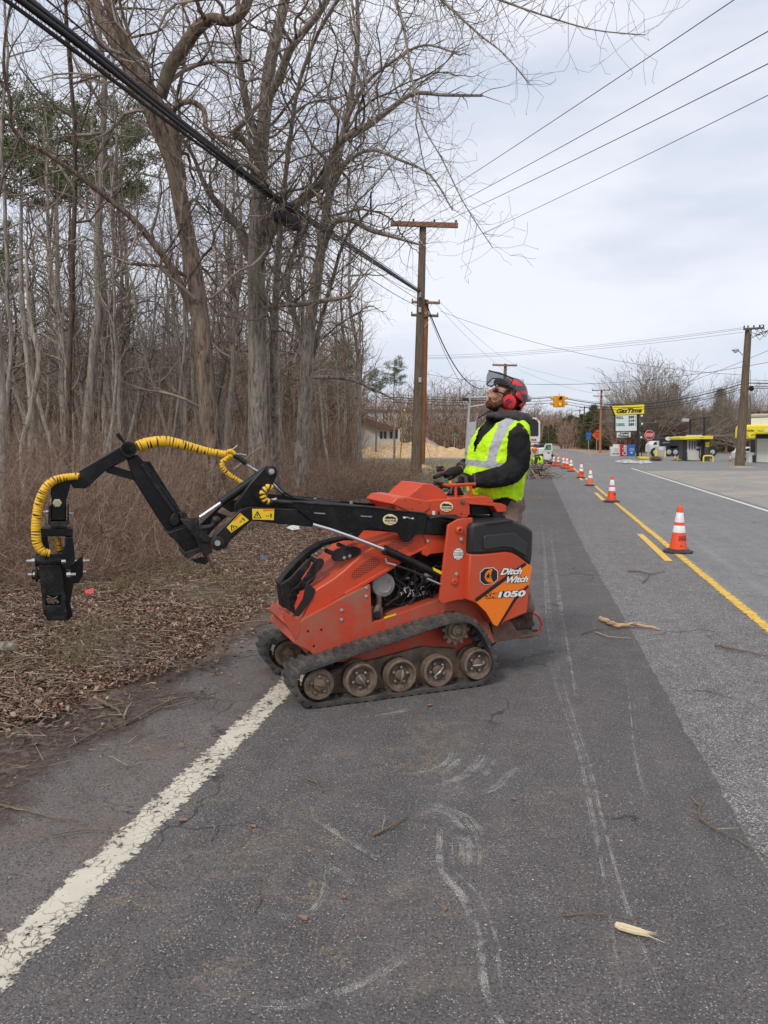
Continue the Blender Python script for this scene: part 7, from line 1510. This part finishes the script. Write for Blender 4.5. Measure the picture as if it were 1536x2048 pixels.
# chalky scrape arcs left by the tracks, thin worn marks on the asphalt
t = NT('chalk_scrape'); n1 = t.noise(260, 3, .75); n2 = t.noise(9, 5, .75); m_ = t.math('MULTIPLY', t.ramp(n1, .47, .60, 0, .8), t.ramp(n2, .42, .62, .0, 1)); tr_ = t.n('ShaderNodeBsdfTransparent'); ms = t.n('ShaderNodeMixShader'); t.l(m_, ms.inputs[0]); t.l(tr_.outputs[0], ms.inputs[1]); t.l(t.b.outputs[0], ms.inputs[2]); t.l(ms.outputs[0], t.out.inputs[0]); M['chalk'] = t.fin((0.55, 0.53, 0.48), .9)
t = NT('ground_in_dust'); n1 = t.noise(55, 5, .8); n2 = t.noise(6, 5, .75, 1.0); m_ = t.math('MULTIPLY', t.ramp(n1, .50, .64, 0, .6), t.ramp(n2, .45, .62, .0, 1)); tr_ = t.n('ShaderNodeBsdfTransparent'); ms = t.n('ShaderNodeMixShader'); t.l(m_, ms.inputs[0]); t.l(tr_.outputs[0], ms.inputs[1]); t.l(t.b.outputs[0], ms.inputs[2]); t.l(ms.outputs[0], t.out.inputs[0]); M['dust'] = t.fin((0.42, 0.32, 0.21), .95)
mb = MB()
for k in range(46):
    x, y = (rq.gauss(520, 170), rq.gauss(1620, 150)); p = G(x, y); r_ = rq.uniform(.04, .2); an = rq.uniform(0, 3.1); n0 = 12; z_a = .0098 + k * .00001
    mb.add([(p.x + math.cos(i * .5236) * r_ * rq.uniform(.7, 1.3) * abs(math.cos(an)) + math.cos(i * .5236) * .04, p.y + math.sin(i * .5236) * r_ * rq.uniform(.7, 1.3) * (.3 + abs(math.sin(an))), z_a) for i in range(12)], [tuple(range(12))])
tag(mb.build('road_dust_stains', M['dust'], smooth=0, fix=False), kind='structure')
mb = MB()
def arc(pts, w_):
    for s2 in range(7): arc1([(x + rq.gauss(0, 2), y + rq.gauss(0, 2)) for x, y in pts], w_ * rq.uniform(.08, .26), rq.gauss(0, w_ * .8))
def arc1(pts, w_, off=0):
    P = [G(x, y) for x, y in pts]; q = []
    for i in range(len(P) - 1):
        P0, P1, P2, P3 = P[max(0, i - 1)], P[i], P[i + 1], P[min(len(P) - 1, i + 2)]
        for j in range(8): t = j / 8; q.append(.5 * ((2 * P1) + (P2 - P0) * t + (2 * P0 - 5 * P1 + 4 * P2 - P3) * t * t + (3 * P1 - P0 - 3 * P2 + P3) * t ** 3))
    q.append(P[-1]); vs = []; n = len(q)
    for i, p in enumerate(q):
        d = (q[min(i + 1, n - 1)] - q[max(i - 1, 0)]).normalized(); s_ = Vector((-d.y, d.x, 0)) * w_ * (.4 + 1.2 * math.sin(math.pi * i / (n - 1))); o2 = Vector((-d.y, d.x, 0)) * off; z_a = .0105 + (len(mb.v) % 97) * .00001; vs += [(p.x - s_.x + o2.x, p.y - s_.y + o2.y, z_a), (p.x + s_.x + o2.x, p.y + s_.y + o2.y, z_a)]
    mb.add(vs, [(2 * i, 2 * i + 1, 2 * i + 3, 2 * i + 2) for i in range(n - 1)])
for pts, w_ in (([(780, 1552), (850, 1545), (890, 1525), (903, 1500)], .012), ([(880, 1550), (910, 1530), (925, 1492)], .012), ([(890, 1585), (945, 1560), (975, 1535), (985, 1515)], .028), ([(940, 1600), (990, 1580), (1020, 1550), (1042, 1538)], .012), ([(860, 1610), (920, 1630), (950, 1650), (966, 1675)], .012), ([(840, 1618), (895, 1632), (925, 1665), (938, 1700), (935, 1740)], .03), ([(880, 1660), (885, 1740), (930, 1800), (960, 1880), (975, 1990), (1010, 2060)], .030), ([(470, 2010), (600, 2012), (720, 1975), (790, 1930), (820, 1900)], .014), ([(1100, 1320), (1120, 1400), (1155, 1510), (1185, 1640), (1210, 1780), (1240, 1990)], .007), ([(1112, 1320), (1140, 1420), (1180, 1540), (1215, 1680), (1260, 1840), (1330, 2010)], .007), ([(1085, 1040), (1090, 1120), (1096, 1220), (1110, 1320)], .012), ([(1100, 1050), (1112, 1160), (1130, 1280), (1150, 1400)], .012), ([(700, 1440), (760, 1432), (830, 1420), (880, 1425)], .02), ([(530, 1830), (600, 1840), (640, 1800), (660, 1740), (710, 1770)], .012), ([(620, 1640), (700, 1690), (745, 1720)], .012), ([(1250, 1330), (1262, 1420), (1268, 1500), (1290, 1600)], .006)):
    arc(pts, w_)
tag(mb.build('track_scrapes', M['chalk'], smooth=0, fix=False), kind='structure')
# ================================================================ people
def cloth(name, c, c2, scale=7, rough=.9, bump=.5):
    t = NT(name); a = t.noise(scale, 5, .6, .8); b = t.noise(90, 3, .6); t.bump(t.math('ADD', a, t.math('MULTIPLY', b, .15)), bump, .03); return t.fin(t.mix(t.ramp(a, .35, .7), c, c2), rough, 0, .15)
M['jacket'] = cloth('black_jacket', (0.012, 0.011, 0.012), (0.032, 0.029, 0.028)); M['vest'] = cloth('hi_vis_fabric', (0.46, 0.80, 0.01), (0.62, 0.95, 0.03), 9, .75, .5); M['refl'] = cloth('reflective_tape', (0.36, 0.36, 0.37), (0.46, 0.46, 0.47), 12, .5, .2)
M['pants'] = cloth('tan_trousers', (0.17, 0.115, 0.09), (0.27, 0.19, 0.15)); M['fleece'] = cloth('grey_fleece', (0.05, 0.043, 0.045), (0.085, 0.075, 0.078)); M['skin'] = cloth('skin', (0.50, 0.24, 0.17), (0.60, 0.32, 0.23), 14, .55, .1); M['beard'] = cloth('brown_hair', (0.075, 0.038, 0.022), (0.16, 0.085, 0.05), 60, .9, .8)
M['glove'] = cloth('black_glove', (0.014, 0.012, 0.012), (0.035, 0.03, 0.03), 20, .8, .4); M['gpatch'] = cloth('grey_glove_patch', (0.10, 0.085, 0.08), (0.14, 0.12, 0.115), 30, .8, .2); M['boot'] = cloth('work_boot', (0.075, 0.05, 0.04), (0.14, 0.10, 0.08), 20)
M['helm'] = flat('helmet_dark_grey', (0.055, 0.06, 0.063), .4, 0, .1); M['helm_r'] = flat('helmet_red', (0.72, 0.02, 0.03), .35, 0, .06)
t = NT('visor_mesh'); t.fin((0.06, 0.06, 0.065), .6); t.b.inputs['Alpha'].default_value = .5; M['visor'] = t.mat
M['lens'] = flat('sunglass_lens', (0.008, 0.008, 0.009), .08)
def soft(o, vox, it=6, wr=0.0, wsz=.08):
    m = o.modifiers.new('remesh', 'REMESH'); m.mode = 'VOXEL'; m.voxel_size = vox; m.use_smooth_shade = True
    s_ = o.modifiers.new('smooth', 'SMOOTH'); s_.factor = .5; s_.iterations = it
    if wr:
        tx = bpy.data.textures.new('folds', 'CLOUDS'); tx.noise_scale = wsz; tx.noise_depth = 2; d = o.modifiers.new('folds', 'DISPLACE'); d.texture = tx; d.strength = wr; d.mid_level = .5; d.texture_coords = 'GLOBAL'
    return o
VC = .50
def B(x, y, dv=0.0): return Q(x, y, VC + dv)
def ell(mb, x, y, dv, rf, rs, ru, tilt=0, n=20):
    F = (-U * math.cos(R(tilt)) + UP * math.sin(R(tilt))); Z = (UP * math.cos(R(tilt)) + U * math.sin(R(tilt))); mb.ball(B(x, y, dv), (rf, rs, ru), n, 0, (F, V, Z))
TL = 30
hip = B(1020, 1010)
# body: one continuous surface
mb = MB()
ell(mb, 1014, 790, 0, .092, .074, .105, TL); ell(mb, 997, 797, 0, .062, .06, .07, TL); ell(mb, 985, 805, 0, .045, .043, .045, TL); ell(mb, 975, 809, 0, .026, .026, .024, TL)
mb.tube([B(991, 776), B(984, 780), B(976.5, 786.5)], [.011, .014, .018], 10); ell(mb, 980, 789, -.012, .010, .008, .008); ell(mb, 980, 789, .012, .010, .008, .008)
mb.tube([B(976.5, 795, -.018), B(974.2, 796, 0), B(976.5, 795, .018)], [.006, .009, .006], 8); mb.tube([B(976, 799, -.018), B(973.8, 800, 0), B(976, 799, .018)], [.006, .009, .006], 8)
for s_ in (-1, 1): ell(mb, 989, 792, s_ * .034, .03, .026, .03, TL); ell(mb, 1012, 799, s_ * .076, .014, .010, .026, TL); mb.tube([B(993, 771, s_ * .012), B(995, 773, s_ * .045)], [.011, .011], 8)
mb.tube([B(1002, 812), B(1008, 828), B(1014, 850)], [.058, .06, .075], 16); ell(mb, 1008, 905, 0, .13, .17, .25); ell(mb, 1012, 985, 0, .12, .15, .12)
NA = [(1030, 872, -.17), (1034, 905, -.23), (1024, 944, -.25), (985, 957, -.22), (945, 961, -.17)]; FA = [(1020, 866, .17), (1005, 890, .24), (975, 912, .25), (945, 925, .2), (918, 940, .14)]
for arm in (NA, FA): mb.tube([B(*p) for p in arm], [.06, .055, .048, .04, .033], 12)
LEGN = [(1018, 1010, -.09), (1016, 1110, -.12), (1052, 1222, -.10)]; LEGF = [(1018, 1010, .09), (1010, 1110, .12), (1040, 1215, .12)]
for leg in (LEGN, LEGF): mb.tube([B(*p) for p in leg], [.085, .062, .045], 12)
op = mb.build('person', M['skin']); soft(op, .0075, 5); tag(op, 'operator in yellow vest, black jacket and raised visor looking up behind the loader', 'person')
rings = [(1012, 962, 1043, .165), (1005, 955, 1044, .175), (985, 942, 1047, .19), (965, 938, 1051, .20), (945, 936, 1054, .205), (925, 940, 1057, .21), (903, 945, 1059, .215), (880, 953, 1058, .215), (862, 962, 1056, .205), (850, 970, 1053, .18), (842, 976, 1048, .14), (835, 980, 1040, .10), (824, 983, 1024, .075)]
def torso_ring(i, off, n=48):
    y, xf, xb, hw = rings[i]; xf += 9; xb -= 19; a, b_ = B(xf, y), B(xb, y); c = (a + b_) / 2; hu = (b_ - a).dot(U) / 2; P = []
    for k in range(n):
        t = 2 * math.pi * k / n; ct, st = math.cos(t), math.sin(t); e = 2 / 2.4; P.append(c + U * (hu + off) * math.copysign(abs(ct) ** e, ct) + V * (hw + off) * math.copysign(abs(st) ** e, st))
    return P
def interp_rings(off, n, m):
    base = [torso_ring(i, off, n) for i in range(len(rings))]; out_ = []
    for i in range(len(base) - 1):
        for j in range(m):
            t = j / m; p0, p1, p2, p3 = base[max(0, i - 1)], base[i], base[i + 1], base[min(len(base) - 1, i + 2)]
            out_.append([.5 * ((2 * b_) + (c - a) * t + (2 * a - 5 * b_ + 4 * c - d) * t * t + (3 * b_ - a - 3 * c + d) * t ** 3) for a, b_, c, d in zip(p0, p1, p2, p3)])
    out_.append(base[-1]); return out_
def loft(mb, rs_):
    n = len(rs_[0]); vs = [p for r in rs_ for p in r]; fs = [(i * n + k, i * n + (k + 1) % n, (i + 1) * n + (k + 1) % n, (i + 1) * n + k) for i in range(len(rs_) - 1) for k in range(n)]; fs += [tuple(range(n))[::-1], tuple(range((len(rs_) - 1) * n, len(rs_) * n))]; mb.add(vs, fs)
mb = MB(); loft(mb, interp_rings(0, 48, 2))
mb.tube([B(1026, 862, -.13), B(1032, 878, -.19), B(1036, 905, -.235), B(1034, 930, -.255), B(1024, 945, -.26), B(1005, 953, -.25), B(985, 957, -.23), B(962, 960, -.19), B(947, 962, -.165)], [.085, .098, .092, .085, .083, .076, .07, .060, .052], 20)
mb.tube([B(1016, 860, .13), B(1010, 876, .2), B(1000, 895, .25), B(978, 912, .255), B(950, 924, .215), B(925, 936, .155)], [.085, .09, .083, .075, .062, .050], 18)
jk = soft(mb.build('jacket', M['jacket'], op), .009, 5, .026, .05)
mb = MB(); mb.tube([B(945, 962, -.165), B(950, 962, -.17)], [.056, .056], 16); mb.tube([B(921, 938, .15), B(927, 935, .155)], [.053, .053], 14); mb.v; build_each(mb, 'cuff', M['fleece'], jk, bevel=.006)
mb = MB(); mb.tube([B(982, 829, -.06), B(995, 832, -.09), B(1015, 833, -.11), B(1035, 836, -.10), B(1050, 840, -.04), B(1052, 840, .04), B(1035, 836, .10), B(1010, 832, .1), B(985, 829, .06)], [.022, .03, .038, .045, .05, .05, .045, .035, .024], 14); ell(mb, 1036, 838, 0, .075, .11, .045); mb.tube([B(980, 828, -.055), B(977, 838, 0), B(980, 828, .055)], .024, 10)
soft(mb.build('hood', M['fleece'], jk), .008, 6, .02, .05)
# vest: shell over the jacket with neck opening, armholes and tape
rv = interp_rings(.022, 220, 14); n = 220
def inpoly(x, y, poly):
    c = False
    for i in range(len(poly)):
        (x0, y0), (x1, y1) = poly[i], poly[i - 1]
        if (y0 > y) != (y1 > y) and x < (x1 - x0) * (y - y0) / (y1 - y0 + 1e-12) + x0: c = not c
    return c
uzp = lambda pts, dv=-.2: [uz(B(x, y, dv)) for x, y in pts]
belt = uzp([(930, 914), (950, 916), (985, 924), (1070, 929), (1070, 942), (985, 937), (950, 930), (925, 927)]); shb = uzp([(1022, 836), (1040, 838), (1020, 852), (1010, 868), (1000, 890), (994, 908), (991, 930), (979, 928), (984, 905), (990, 884), (998, 864), (1008, 848)]); backs = uzp([(1048, 838), (1040, 842), (1050, 870), (1056, 880), (1066, 880), (1062, 850)])
hc = uz(B(1032, 886, -.2)); hu_, hz_ = 23 * 5.45 / FPX, 31 * 5.45 / FPX; zV, zT = uz(B(946, 906))[1], uz(B(980, 846))[1]; zlo = uz(B(1000, 996))[1]; zhi = uz(B(1000, 841))[1]
mb = MB(); vs = [p for r in rv for p in r]; fs, ms = [], []
for i in range(len(rv) - 1):
    for k in range(n):
        f = (i * n + k, i * n + (k + 1) % n, (i + 1) * n + (k + 1) % n, (i + 1) * n + k); c = sum((vs[q] for q in f), Vector()) / 4; u_, z_ = uz(c); dv = (c - O_).dot(V) - VC; un = c + (-V * dv)
        if z_ < zlo - .02 * math.sin(u_ * 20) or z_ > zhi: continue
        if ((u_ - hc[0]) / hu_) ** 2 + ((z_ - hc[1]) / hz_) ** 2 < 1 and abs(dv) > .1: continue
        front = u_ < hc[0] - .02
        if front and z_ > zV and abs(dv) < (z_ - zV) / (zT - zV) * .125: continue
        if front and abs(dv) < .004: continue
        m_ = 0
        if inpoly(u_, z_, belt): m_ = 1
        elif inpoly(u_, z_, shb) and abs(dv) > .05: m_ = 1
        fs.append(f); ms.append(m_)
mb.v = [tuple(p) for p in vs]; mb.f = fs; mb.m = ms
vo = mb.build('vest', [M['vest'], M['refl']], op, smooth=80); tx = bpy.data.textures.new('vf', 'CLOUDS'); tx.noise_scale = .09; tx.noise_depth = 3; d = vo.modifiers.new('folds', 'DISPLACE'); d.texture = tx; d.strength = .045; d.mid_level = .45; d.texture_coords = 'GLOBAL'; vo.modifiers.new('s', 'SOLIDIFY').thickness = .003
mb = MB()
for leg in (LEGN, LEGF): 
    P = [B(*p) for p in leg]; mb.tube([P[0] + UP * .05, P[0], P[0].lerp(P[1], .5), P[1], P[1].lerp(P[2], .5), P[2]], [.10, .105, .095, .085, .075, .07], 18)
ell(mb, 1012, 1008, 0, .135, .165, .13); soft(mb.build('trousers', M['pants'], op), .011, 5, .03, .06)
for leg in (LEGN, LEGF):
    a_ = B(*leg[-1]); zf = .26; mb = MB(); mb.tube([a_ + UP * .03, Vector((a_.x, a_.y, a_.z - .05)), Vector((a_.x, a_.y, a_.z - .09))], [.055, .055, .05], 14); s_ = a_ - UP * .10; mb.ball(s_ - U * .05, (.13, .05, .05), 16, 0, (U, V, UP)); soft(mb.build('boot', M['boot'], op), .009, 4)
    mb = MB(); mb.box(s_ - U * .05 - UP * .045, (.26, .095, .02), (U, V, UP)); mb.build('sole', M['k'], op, bevel=.008)
# gloves with five curled fingers each
def glove(wx, wy, wdv, kx, ky, kdv, tips, thumb, name='glove'):
    a, b_ = B(wx, wy, wdv), B(kx, ky, kdv); mb = MB(); d = (b_ - a).normalized(); s_ = V; nrm_ = d.cross(s_).normalized()
    mb.tube([a - d * .01, a + d * .03, a.lerp(b_, .6), b_], [.036, .038, .044, .036], 16)
    for k in range(4):
        q = b_ + s_ * (k - 1.5) * .021 - d * .012; tx_, ty_ = tips[k]; t1 = B(tx_, ty_, 0); t1 = t1 + V * ((q - O_).dot(V) - (t1 - O_).dot(V)); mid = q.lerp(t1, .5) + nrm_ * (.012 if nrm_.z > 0 else -.012); mb.tube([q, q.lerp(mid, .6) + UP * .006, mid, t1], [.0135, .013, .012, .0105], 10)
    th = [B(*p) for p in thumb]; mb.tube([a.lerp(b_, .45)] + th, [.017] + [.014, .012][:len(th)], 10)
    o = soft(mb.build(name, M['glove'], op), .0045, 3, .006, .02); return o
g1_ = glove(944, 962, -.165, 921, 955, -.16, [(909, 963), (906, 963), (907, 965), (910, 967)], [(922, 964, -.11), (912, 967, -.10)])
mb = MB(); mb.prism(PX([(925, 949), (934, 953), (938, 966), (931, 968), (930, 956), (921, 951)], VC - .21), V * .02); mb.build('glove_patch', M['gpatch'], g1_, bevel=.004)
glove(918, 940, .14, 893, 951, .10, [(880, 956), (878, 955), (880, 957), (884, 959)], [(900, 957, .06), (890, 960, .05)])
# beard, hair, ear muff, helmet, visor, sunglasses
mb = MB(); ell(mb, 978, 811, 0, .03, .036, .024, TL); ell(mb, 986, 814, 0, .045, .05, .026, TL)
for s_ in (-1, 1): mb.tube([B(974, 805, s_ * .01), B(979, 809, s_ * .036), B(988, 811, s_ * .052), B(998, 809, s_ * .064), B(1005, 802, s_ * .072)], [.018, .024, .025, .021, .016], 12); mb.tube([B(975.5, 792.5, s_ * .004), B(979, 795, s_ * .024), B(981, 802, s_ * .034)], [.006, .007, .010], 8)
soft(mb.build('beard', M['beard'], op), .006, 3, .012, .012)
mb = MB(); ell(mb, 1006, 791, 0, .045, .079, .075, TL); ell(mb, 1022, 800, 0, .075, .078, .075, TL); soft(mb.build('hair', M['beard'], op), .006, 3, .008, .02)
mb = MB()
for s_ in (-1, 1): mb.ball(B(990.5, 781.5, s_ * .034), (.014, .028, .021), 14, 0, (-U * .82 + UP * .57, V, UP * .82 + U * .57)); mb.tube([B(991, 781, s_ * .06), B(1010, 789, s_ * .08)], .005, 6)
mb.tube([B(987, 779, -.01), B(987, 779, .01)], .005, 6); mb.build('sunglasses', M['lens'], op)
F_ = (-U * math.cos(R(TL)) + UP * math.sin(R(TL))); Z_ = (UP * math.cos(R(TL)) + U * math.sin(R(TL))); hcn = B(1022, 791)
rp = [uzp(q, -.09) for q in ([(1008, 775), (1024, 775), (1037, 786), (1045, 800), (1052, 811), (1050, 822), (1039, 819), (1033, 801), (1027, 789), (1018, 784), (1008, 785)], [(1026, 756), (1035, 759), (1047, 770), (1037, 772), (1027, 768)], [(1040, 781), (1047, 783), (1056, 779), (1056, 789), (1043, 788)])]
mb = MB(); NI, NK = 34, 72; vs = []
for i in range(NI + 1):
    ph = math.pi * .5 * i / NI * 1.30
    for k in range(NK):
        t = 2 * math.pi * k / NK; rdg = 1 + .012 * math.cos(6 * t); vs.append(hcn + F_ * .128 * math.sin(ph) * math.cos(t) * rdg + V * .107 * math.sin(ph) * math.sin(t) + Z_ * .132 * math.cos(ph))
fs, ms = [], []
for i in range(NI):
    for k in range(NK):
        f = (i * NK + k, i * NK + (k + 1) % NK, (i + 1) * NK + (k + 1) % NK, (i + 1) * NK + k); c = sum((vs[q] for q in f), Vector()) / 4; l = c - hcn; a_, z_ = l.dot(F_), l.dot(Z_)
        if a_ > .02 and z_ < .012: continue
        if -.06 < a_ <= .04 and z_ < -.02: continue
        fs.append(f); ms.append(1 if any(inpoly(*uz(c), q) for q in rp) else 0)
mb.v = [tuple(p) for p in vs]; mb.f = fs; mb.m = ms; hm = mb.build('helmet', [M['helm'], M['helm_r']], op, smooth=60); hm.modifiers.new('s', 'SOLIDIFY').thickness = .006
mb = MB(); P = [hcn + F_ * (.125 * math.cos(t) + .012) + V * .108 * math.sin(t) + Z_ * .014 for t in [R(a) for a in range(-80, 81, 16)]]; mb.tube(P, [.008] * len(P), 8); ell(mb, 1002, 768, 0, .05, .095, .018, 55); mb.build('helmet_brim', M['k'], hm)
mb = MB(); mb.lathe(B(1054, 797, -.02), U, [(.02, -.01), (.026, .01), (.018, .03), (0, .034)], 14); mb.lathe(B(1043, 762, -.03), UP, [(.02, -.01), (.014, .012), (0, .014)], 12); mb.build('helmet_knob', M['galv'], hm)
for s_ in (-1, 1):
    em = MB(); c = B(1017.5, 804, s_ * .088); em.lathe(c, V * s_, [(.042, -.012), (.05, 0), (.051, .018), (.044, .032), (.03, .038), (0, .04)], 28, sc=(.95, 1.1)); e_ = em.build('ear_muff', M['helm_r'], hm)
    em = MB()
    for (dx, dy) in ((-2.4, -1.4), (2.4, 2.4)): em.tube([Q(1017.5 + dx + a, 804 + dy + b_, VC + s_ * .128 - (0 if s_ < 0 else 0)) for a, b_ in ((-6, 5.5), (-4, 0), (0, -3.2), (5, -4.2))], [.003, .005, .005, .003], 6)
    em.build('ear_muff_groove', M['k'], e_); em = MB(); em.lathe(c, V * s_, [(.046, -.03), (.053, -.02), (.053, -.004), (.046, .002)], 24); em.build('ear_cushion', M['k'], e_); em = MB(); em.tube([B(1023, 795, s_ * .115), B(1028, 785, s_ * .112), B(1027, 775, s_ * .108)], [.009, .008, .008], 8); em.build('muff_arm', M['k'], e_)
path = [((1027, 757), (1019, 771), -.118), ((1012, 751), (1009, 770), -.124), ((997, 746.5), (999, 764), -.122), ((987, 743.5), (991, 768), -.110), ((981, 742), (982, 773), -.075), ((978, 741), (976, 771), -.03), ((978, 741), (973, 768), .03), ((980, 742), (976, 766), .075), ((985, 743), (985, 757), .11), ((1000, 746), (1000, 757), .12), ((1027, 757), (1019, 765), .118)]
mb = MB(); T_, Bt = [], []
for a, b_, dv in path: T_.append(B(*a, dv)); Bt.append(B(*b_, dv))
vs = []; nn = len(T_)
for i in range(nn):
    for j in range(6): q = T_[i].lerp(Bt[i], j / 5); vs.append(q + (F_ * .012 * math.sin(math.pi * j / 5)))
mb.add(vs, [(i * 6 + j, i * 6 + j + 1, (i + 1) * 6 + j + 1, (i + 1) * 6 + j) for i in range(nn - 1) for j in range(5)]); vz = mb.build('visor', M['visor'], hm, smooth=80)
mb = MB(); mb.tube(T_ + Bt[::-1] + [T_[0]], .0052, 8); mb.build('visor_frame', M['k'], vz, smooth=60)
mb = MB(); mb.tube([B(983, 820, -.03), B(975, 824, -.03), B(968, 829, -.03), B(959, 834, -.03)], [.004, .005, .008, .004], 6); mb.tube([B(960, 832, -.03), B(957, 836, -.03)], .008, 6); mb.build('chin_strap', M['k'], hm)
# ---- two workers further up the lane
M['h_or'] = flat('orange_helmet', (0.85, 0.17, 0.03), .4, 0, .05); M['dkcloth'] = cloth('dark_work_clothes', (0.035, 0.034, 0.03), (0.07, 0.065, 0.055), 5)
def worker(label, d, head, neck, chest, hipp, feet, hands, helmet, vest=True):
    K = lambda p, o=0.0: A(p[0], p[1], d + o); sc = d / FPX; mb = MB(); hp, nk, chp, hi = K(head), K(neck), K(chest), K(hipp)
    mb.ball(hp, (.09, .10, .12), 14, 0, (RGT, FWD, UP)); mb.tube([hp, nk, chp, hi], [.06, .08, .17, .15], 12); mb.ball(hp - RGT * .085 - UP * .02, .02, 6)
    sh = nk.lerp(chp, .45)
    for s_, hd in zip((-1, 1), hands): e = sh.lerp(K(hd[:2], hd[2]), .5) - UP * .10; mb.tube([sh + FWD * s_ * .16 + RGT * s_ * .05, e + FWD * s_ * .12, K(hd[:2], hd[2])], [.06, .05, .035], 10); mb.ball(K(hd[:2], hd[2]), (.05, .03, .045), 8); [mb.tube([K(hd[:2], hd[2]), K(hd[:2], hd[2]) + Vector((.03 * (q - 2), 0, -.08))], .012, 5) for q in range(5)]
    for s_, ft in zip((-1, 1), feet): fg = G(*ft); kn = hi.lerp(fg, .5) - RGT * .04; mb.tube([hi + RGT * s_ * .07, kn + RGT * s_ * .03, Vector((fg.x, fg.y, .08))], [.10, .07, .05], 10); mb.ball((fg.x, fg.y, .05), (.11, .06, .05), 8)
    o = soft(mb.build('person', M['skin']), .02, 3); tag(o, label, 'person')
    mb = MB(); mb.tube([nk.lerp(chp, .1), nk.lerp(chp, .5), chp, chp.lerp(hi, .6), hi], [.10, .19, .205, .19, .17], 14)
    for s_, hd in zip((-1, 1), hands): e = sh.lerp(K(hd[:2], hd[2]), .5) - UP * .10; mb.tube([sh + FWD * s_ * .16 + RGT * s_ * .05, e + FWD * s_ * .12, e.lerp(K(hd[:2], hd[2]), .85)], [.085, .07, .055], 10)
    soft(mb.build('jacket', M['dkcloth'], o), .02, 3, .03, .1)
    mb = MB()
    for s_, ft in zip((-1, 1), feet): fg = G(*ft); kn = hi.lerp(fg, .5) - RGT * .04; mb.tube([hi + RGT * s_ * .07 + UP * .05, kn + RGT * s_ * .03, Vector((fg.x, fg.y, .12))], [.13, .095, .08], 10)
    soft(mb.build('trousers', M['dkcloth'], o), .02, 3, .03, .1)
    if vest:
        mb = MB(); rs_ = [(nk.lerp(chp, .35), .175), (nk.lerp(chp, .6), .215), (chp, .228), (chp.lerp(hi, .5), .222), (chp.lerp(hi, .8), .21)]; nn = 28; x_, y_, d_2 = frame_of(hi - nk); vs = []
        for c, r in rs_:
            for k in range(nn): t = 2 * math.pi * k / nn; vs.append(c + (x_ * math.cos(t) + y_ * math.sin(t)) * r)
        fs, ms = [], []
        for i in range(len(rs_) - 1):
            for k in range(nn):
                cc = vs[i * nn + k] - rs_[i][0]
                if i < 2 and abs(cc.dot(RGT) - .02) < .05 and cc.dot(FWD) < 0: continue
                fs.append((i * nn + k, i * nn + (k + 1) % nn, (i + 1) * nn + (k + 1) % nn, (i + 1) * nn + k)); ms.append(1 if i == 2 and k % 2 == 0 and False else 0)
        mb.v = [tuple(p) for p in vs]; mb.f = fs; mb.m = ms; v_ = mb.build('vest', [M['vest'], M['refl']], o, smooth=80); v_.modifiers.new('s', 'SOLIDIFY').thickness = .006
        c, r = rs_[3]; mb = MB(); mb.lathe(c - d_2 * .02, d_2, [(r + .008, 0), (r + .008, .05)], 24); mb.build('tape', M['refl'], v_)
    mb = MB()
    if helmet: mb.ball(hp + UP * .05, (.135, .12, .10), 14, 0, (RGT, FWD, UP)); mb.ball(hp + UP * .02 - RGT * .08, (.10, .09, .02), 10, 0, (RGT, FWD, UP)); mb.build('helmet', M['h_or'], o)
    else: mb.ball(hp + UP * .045, (.10, .11, .09), 12, 0, (RGT, FWD, UP)); mb.build('hair', M['k'], o)
    return o
worker('bent worker in orange helmet and yellow vest dragging branches on the lane', 34, (1069, 901), (1073, 908), (1076, 921), (1077, 933), ((1072, 956), (1082, 957)), ((1064, 935, -.2), (1093, 926, .1)), True)
worker('dark haired worker in green vest standing behind the open pickup door', 52, (1091.5, 889), (1092, 892.5), (1094, 902), (1094, 913), ((1091, 932), (1097, 932)), ((1088, 905, -.1), (1101, 906, .2)), False)
# cut branches being dragged
rg = random.Random(77); segs = []; rb = G(1075, 955)
r_ = empty('branch_pile', (rb.x, rb.y, 0), 'tangle of cut grey branches dragged by the bent worker', 'branches')
for k in range(60):
    p = A(rg.uniform(1056, 1088), rg.uniform(930, 955), 33 + rg.gauss(0, .5)); grow(segs, rg, (p.x, p.y, max(.1, p.z)), norm3(rg.gauss(0, 1), rg.gauss(0, 1), rg.gauss(0, .3)), rg.uniform(.4, 1.3), .016, 2, 3, .2, .2, -.05, rmin=.006)
for a_, b_ in (((1058, 936), (1082, 925)), ((1060, 941), (1088, 964)), ((1062, 950), (1078, 942)), ((1060, 932), (1075, 960))):
    p, q = A(*a_, 32.6), A(*b_, 32.2); segs.append((*p, *q, .035, .02))
seg_mesh('branches', segs, M['stick'], 4, r_)
# slash along the verge near the tall pole
segs = []; rb = G(790, 970); r_ = empty('brush_heap', (rb.x, rb.y, 0), 'heap of cut twigs and brown leaves on the verge beside the tall pole', 'brush heap')
for k in range(420):
    p = G(rg.gauss(790, 38), rg.uniform(945, 1000)); grow(segs, rg, (p.x, p.y, rg.uniform(0, .5)), norm3(rg.gauss(0, 1), rg.gauss(0, 1), rg.gauss(.2, .5)), rg.uniform(.2, .9), .008, 2, 3, .15, .3, 0, rmin=.003)
seg_mesh('twigs', segs, M['twig_red'], 3, r_)
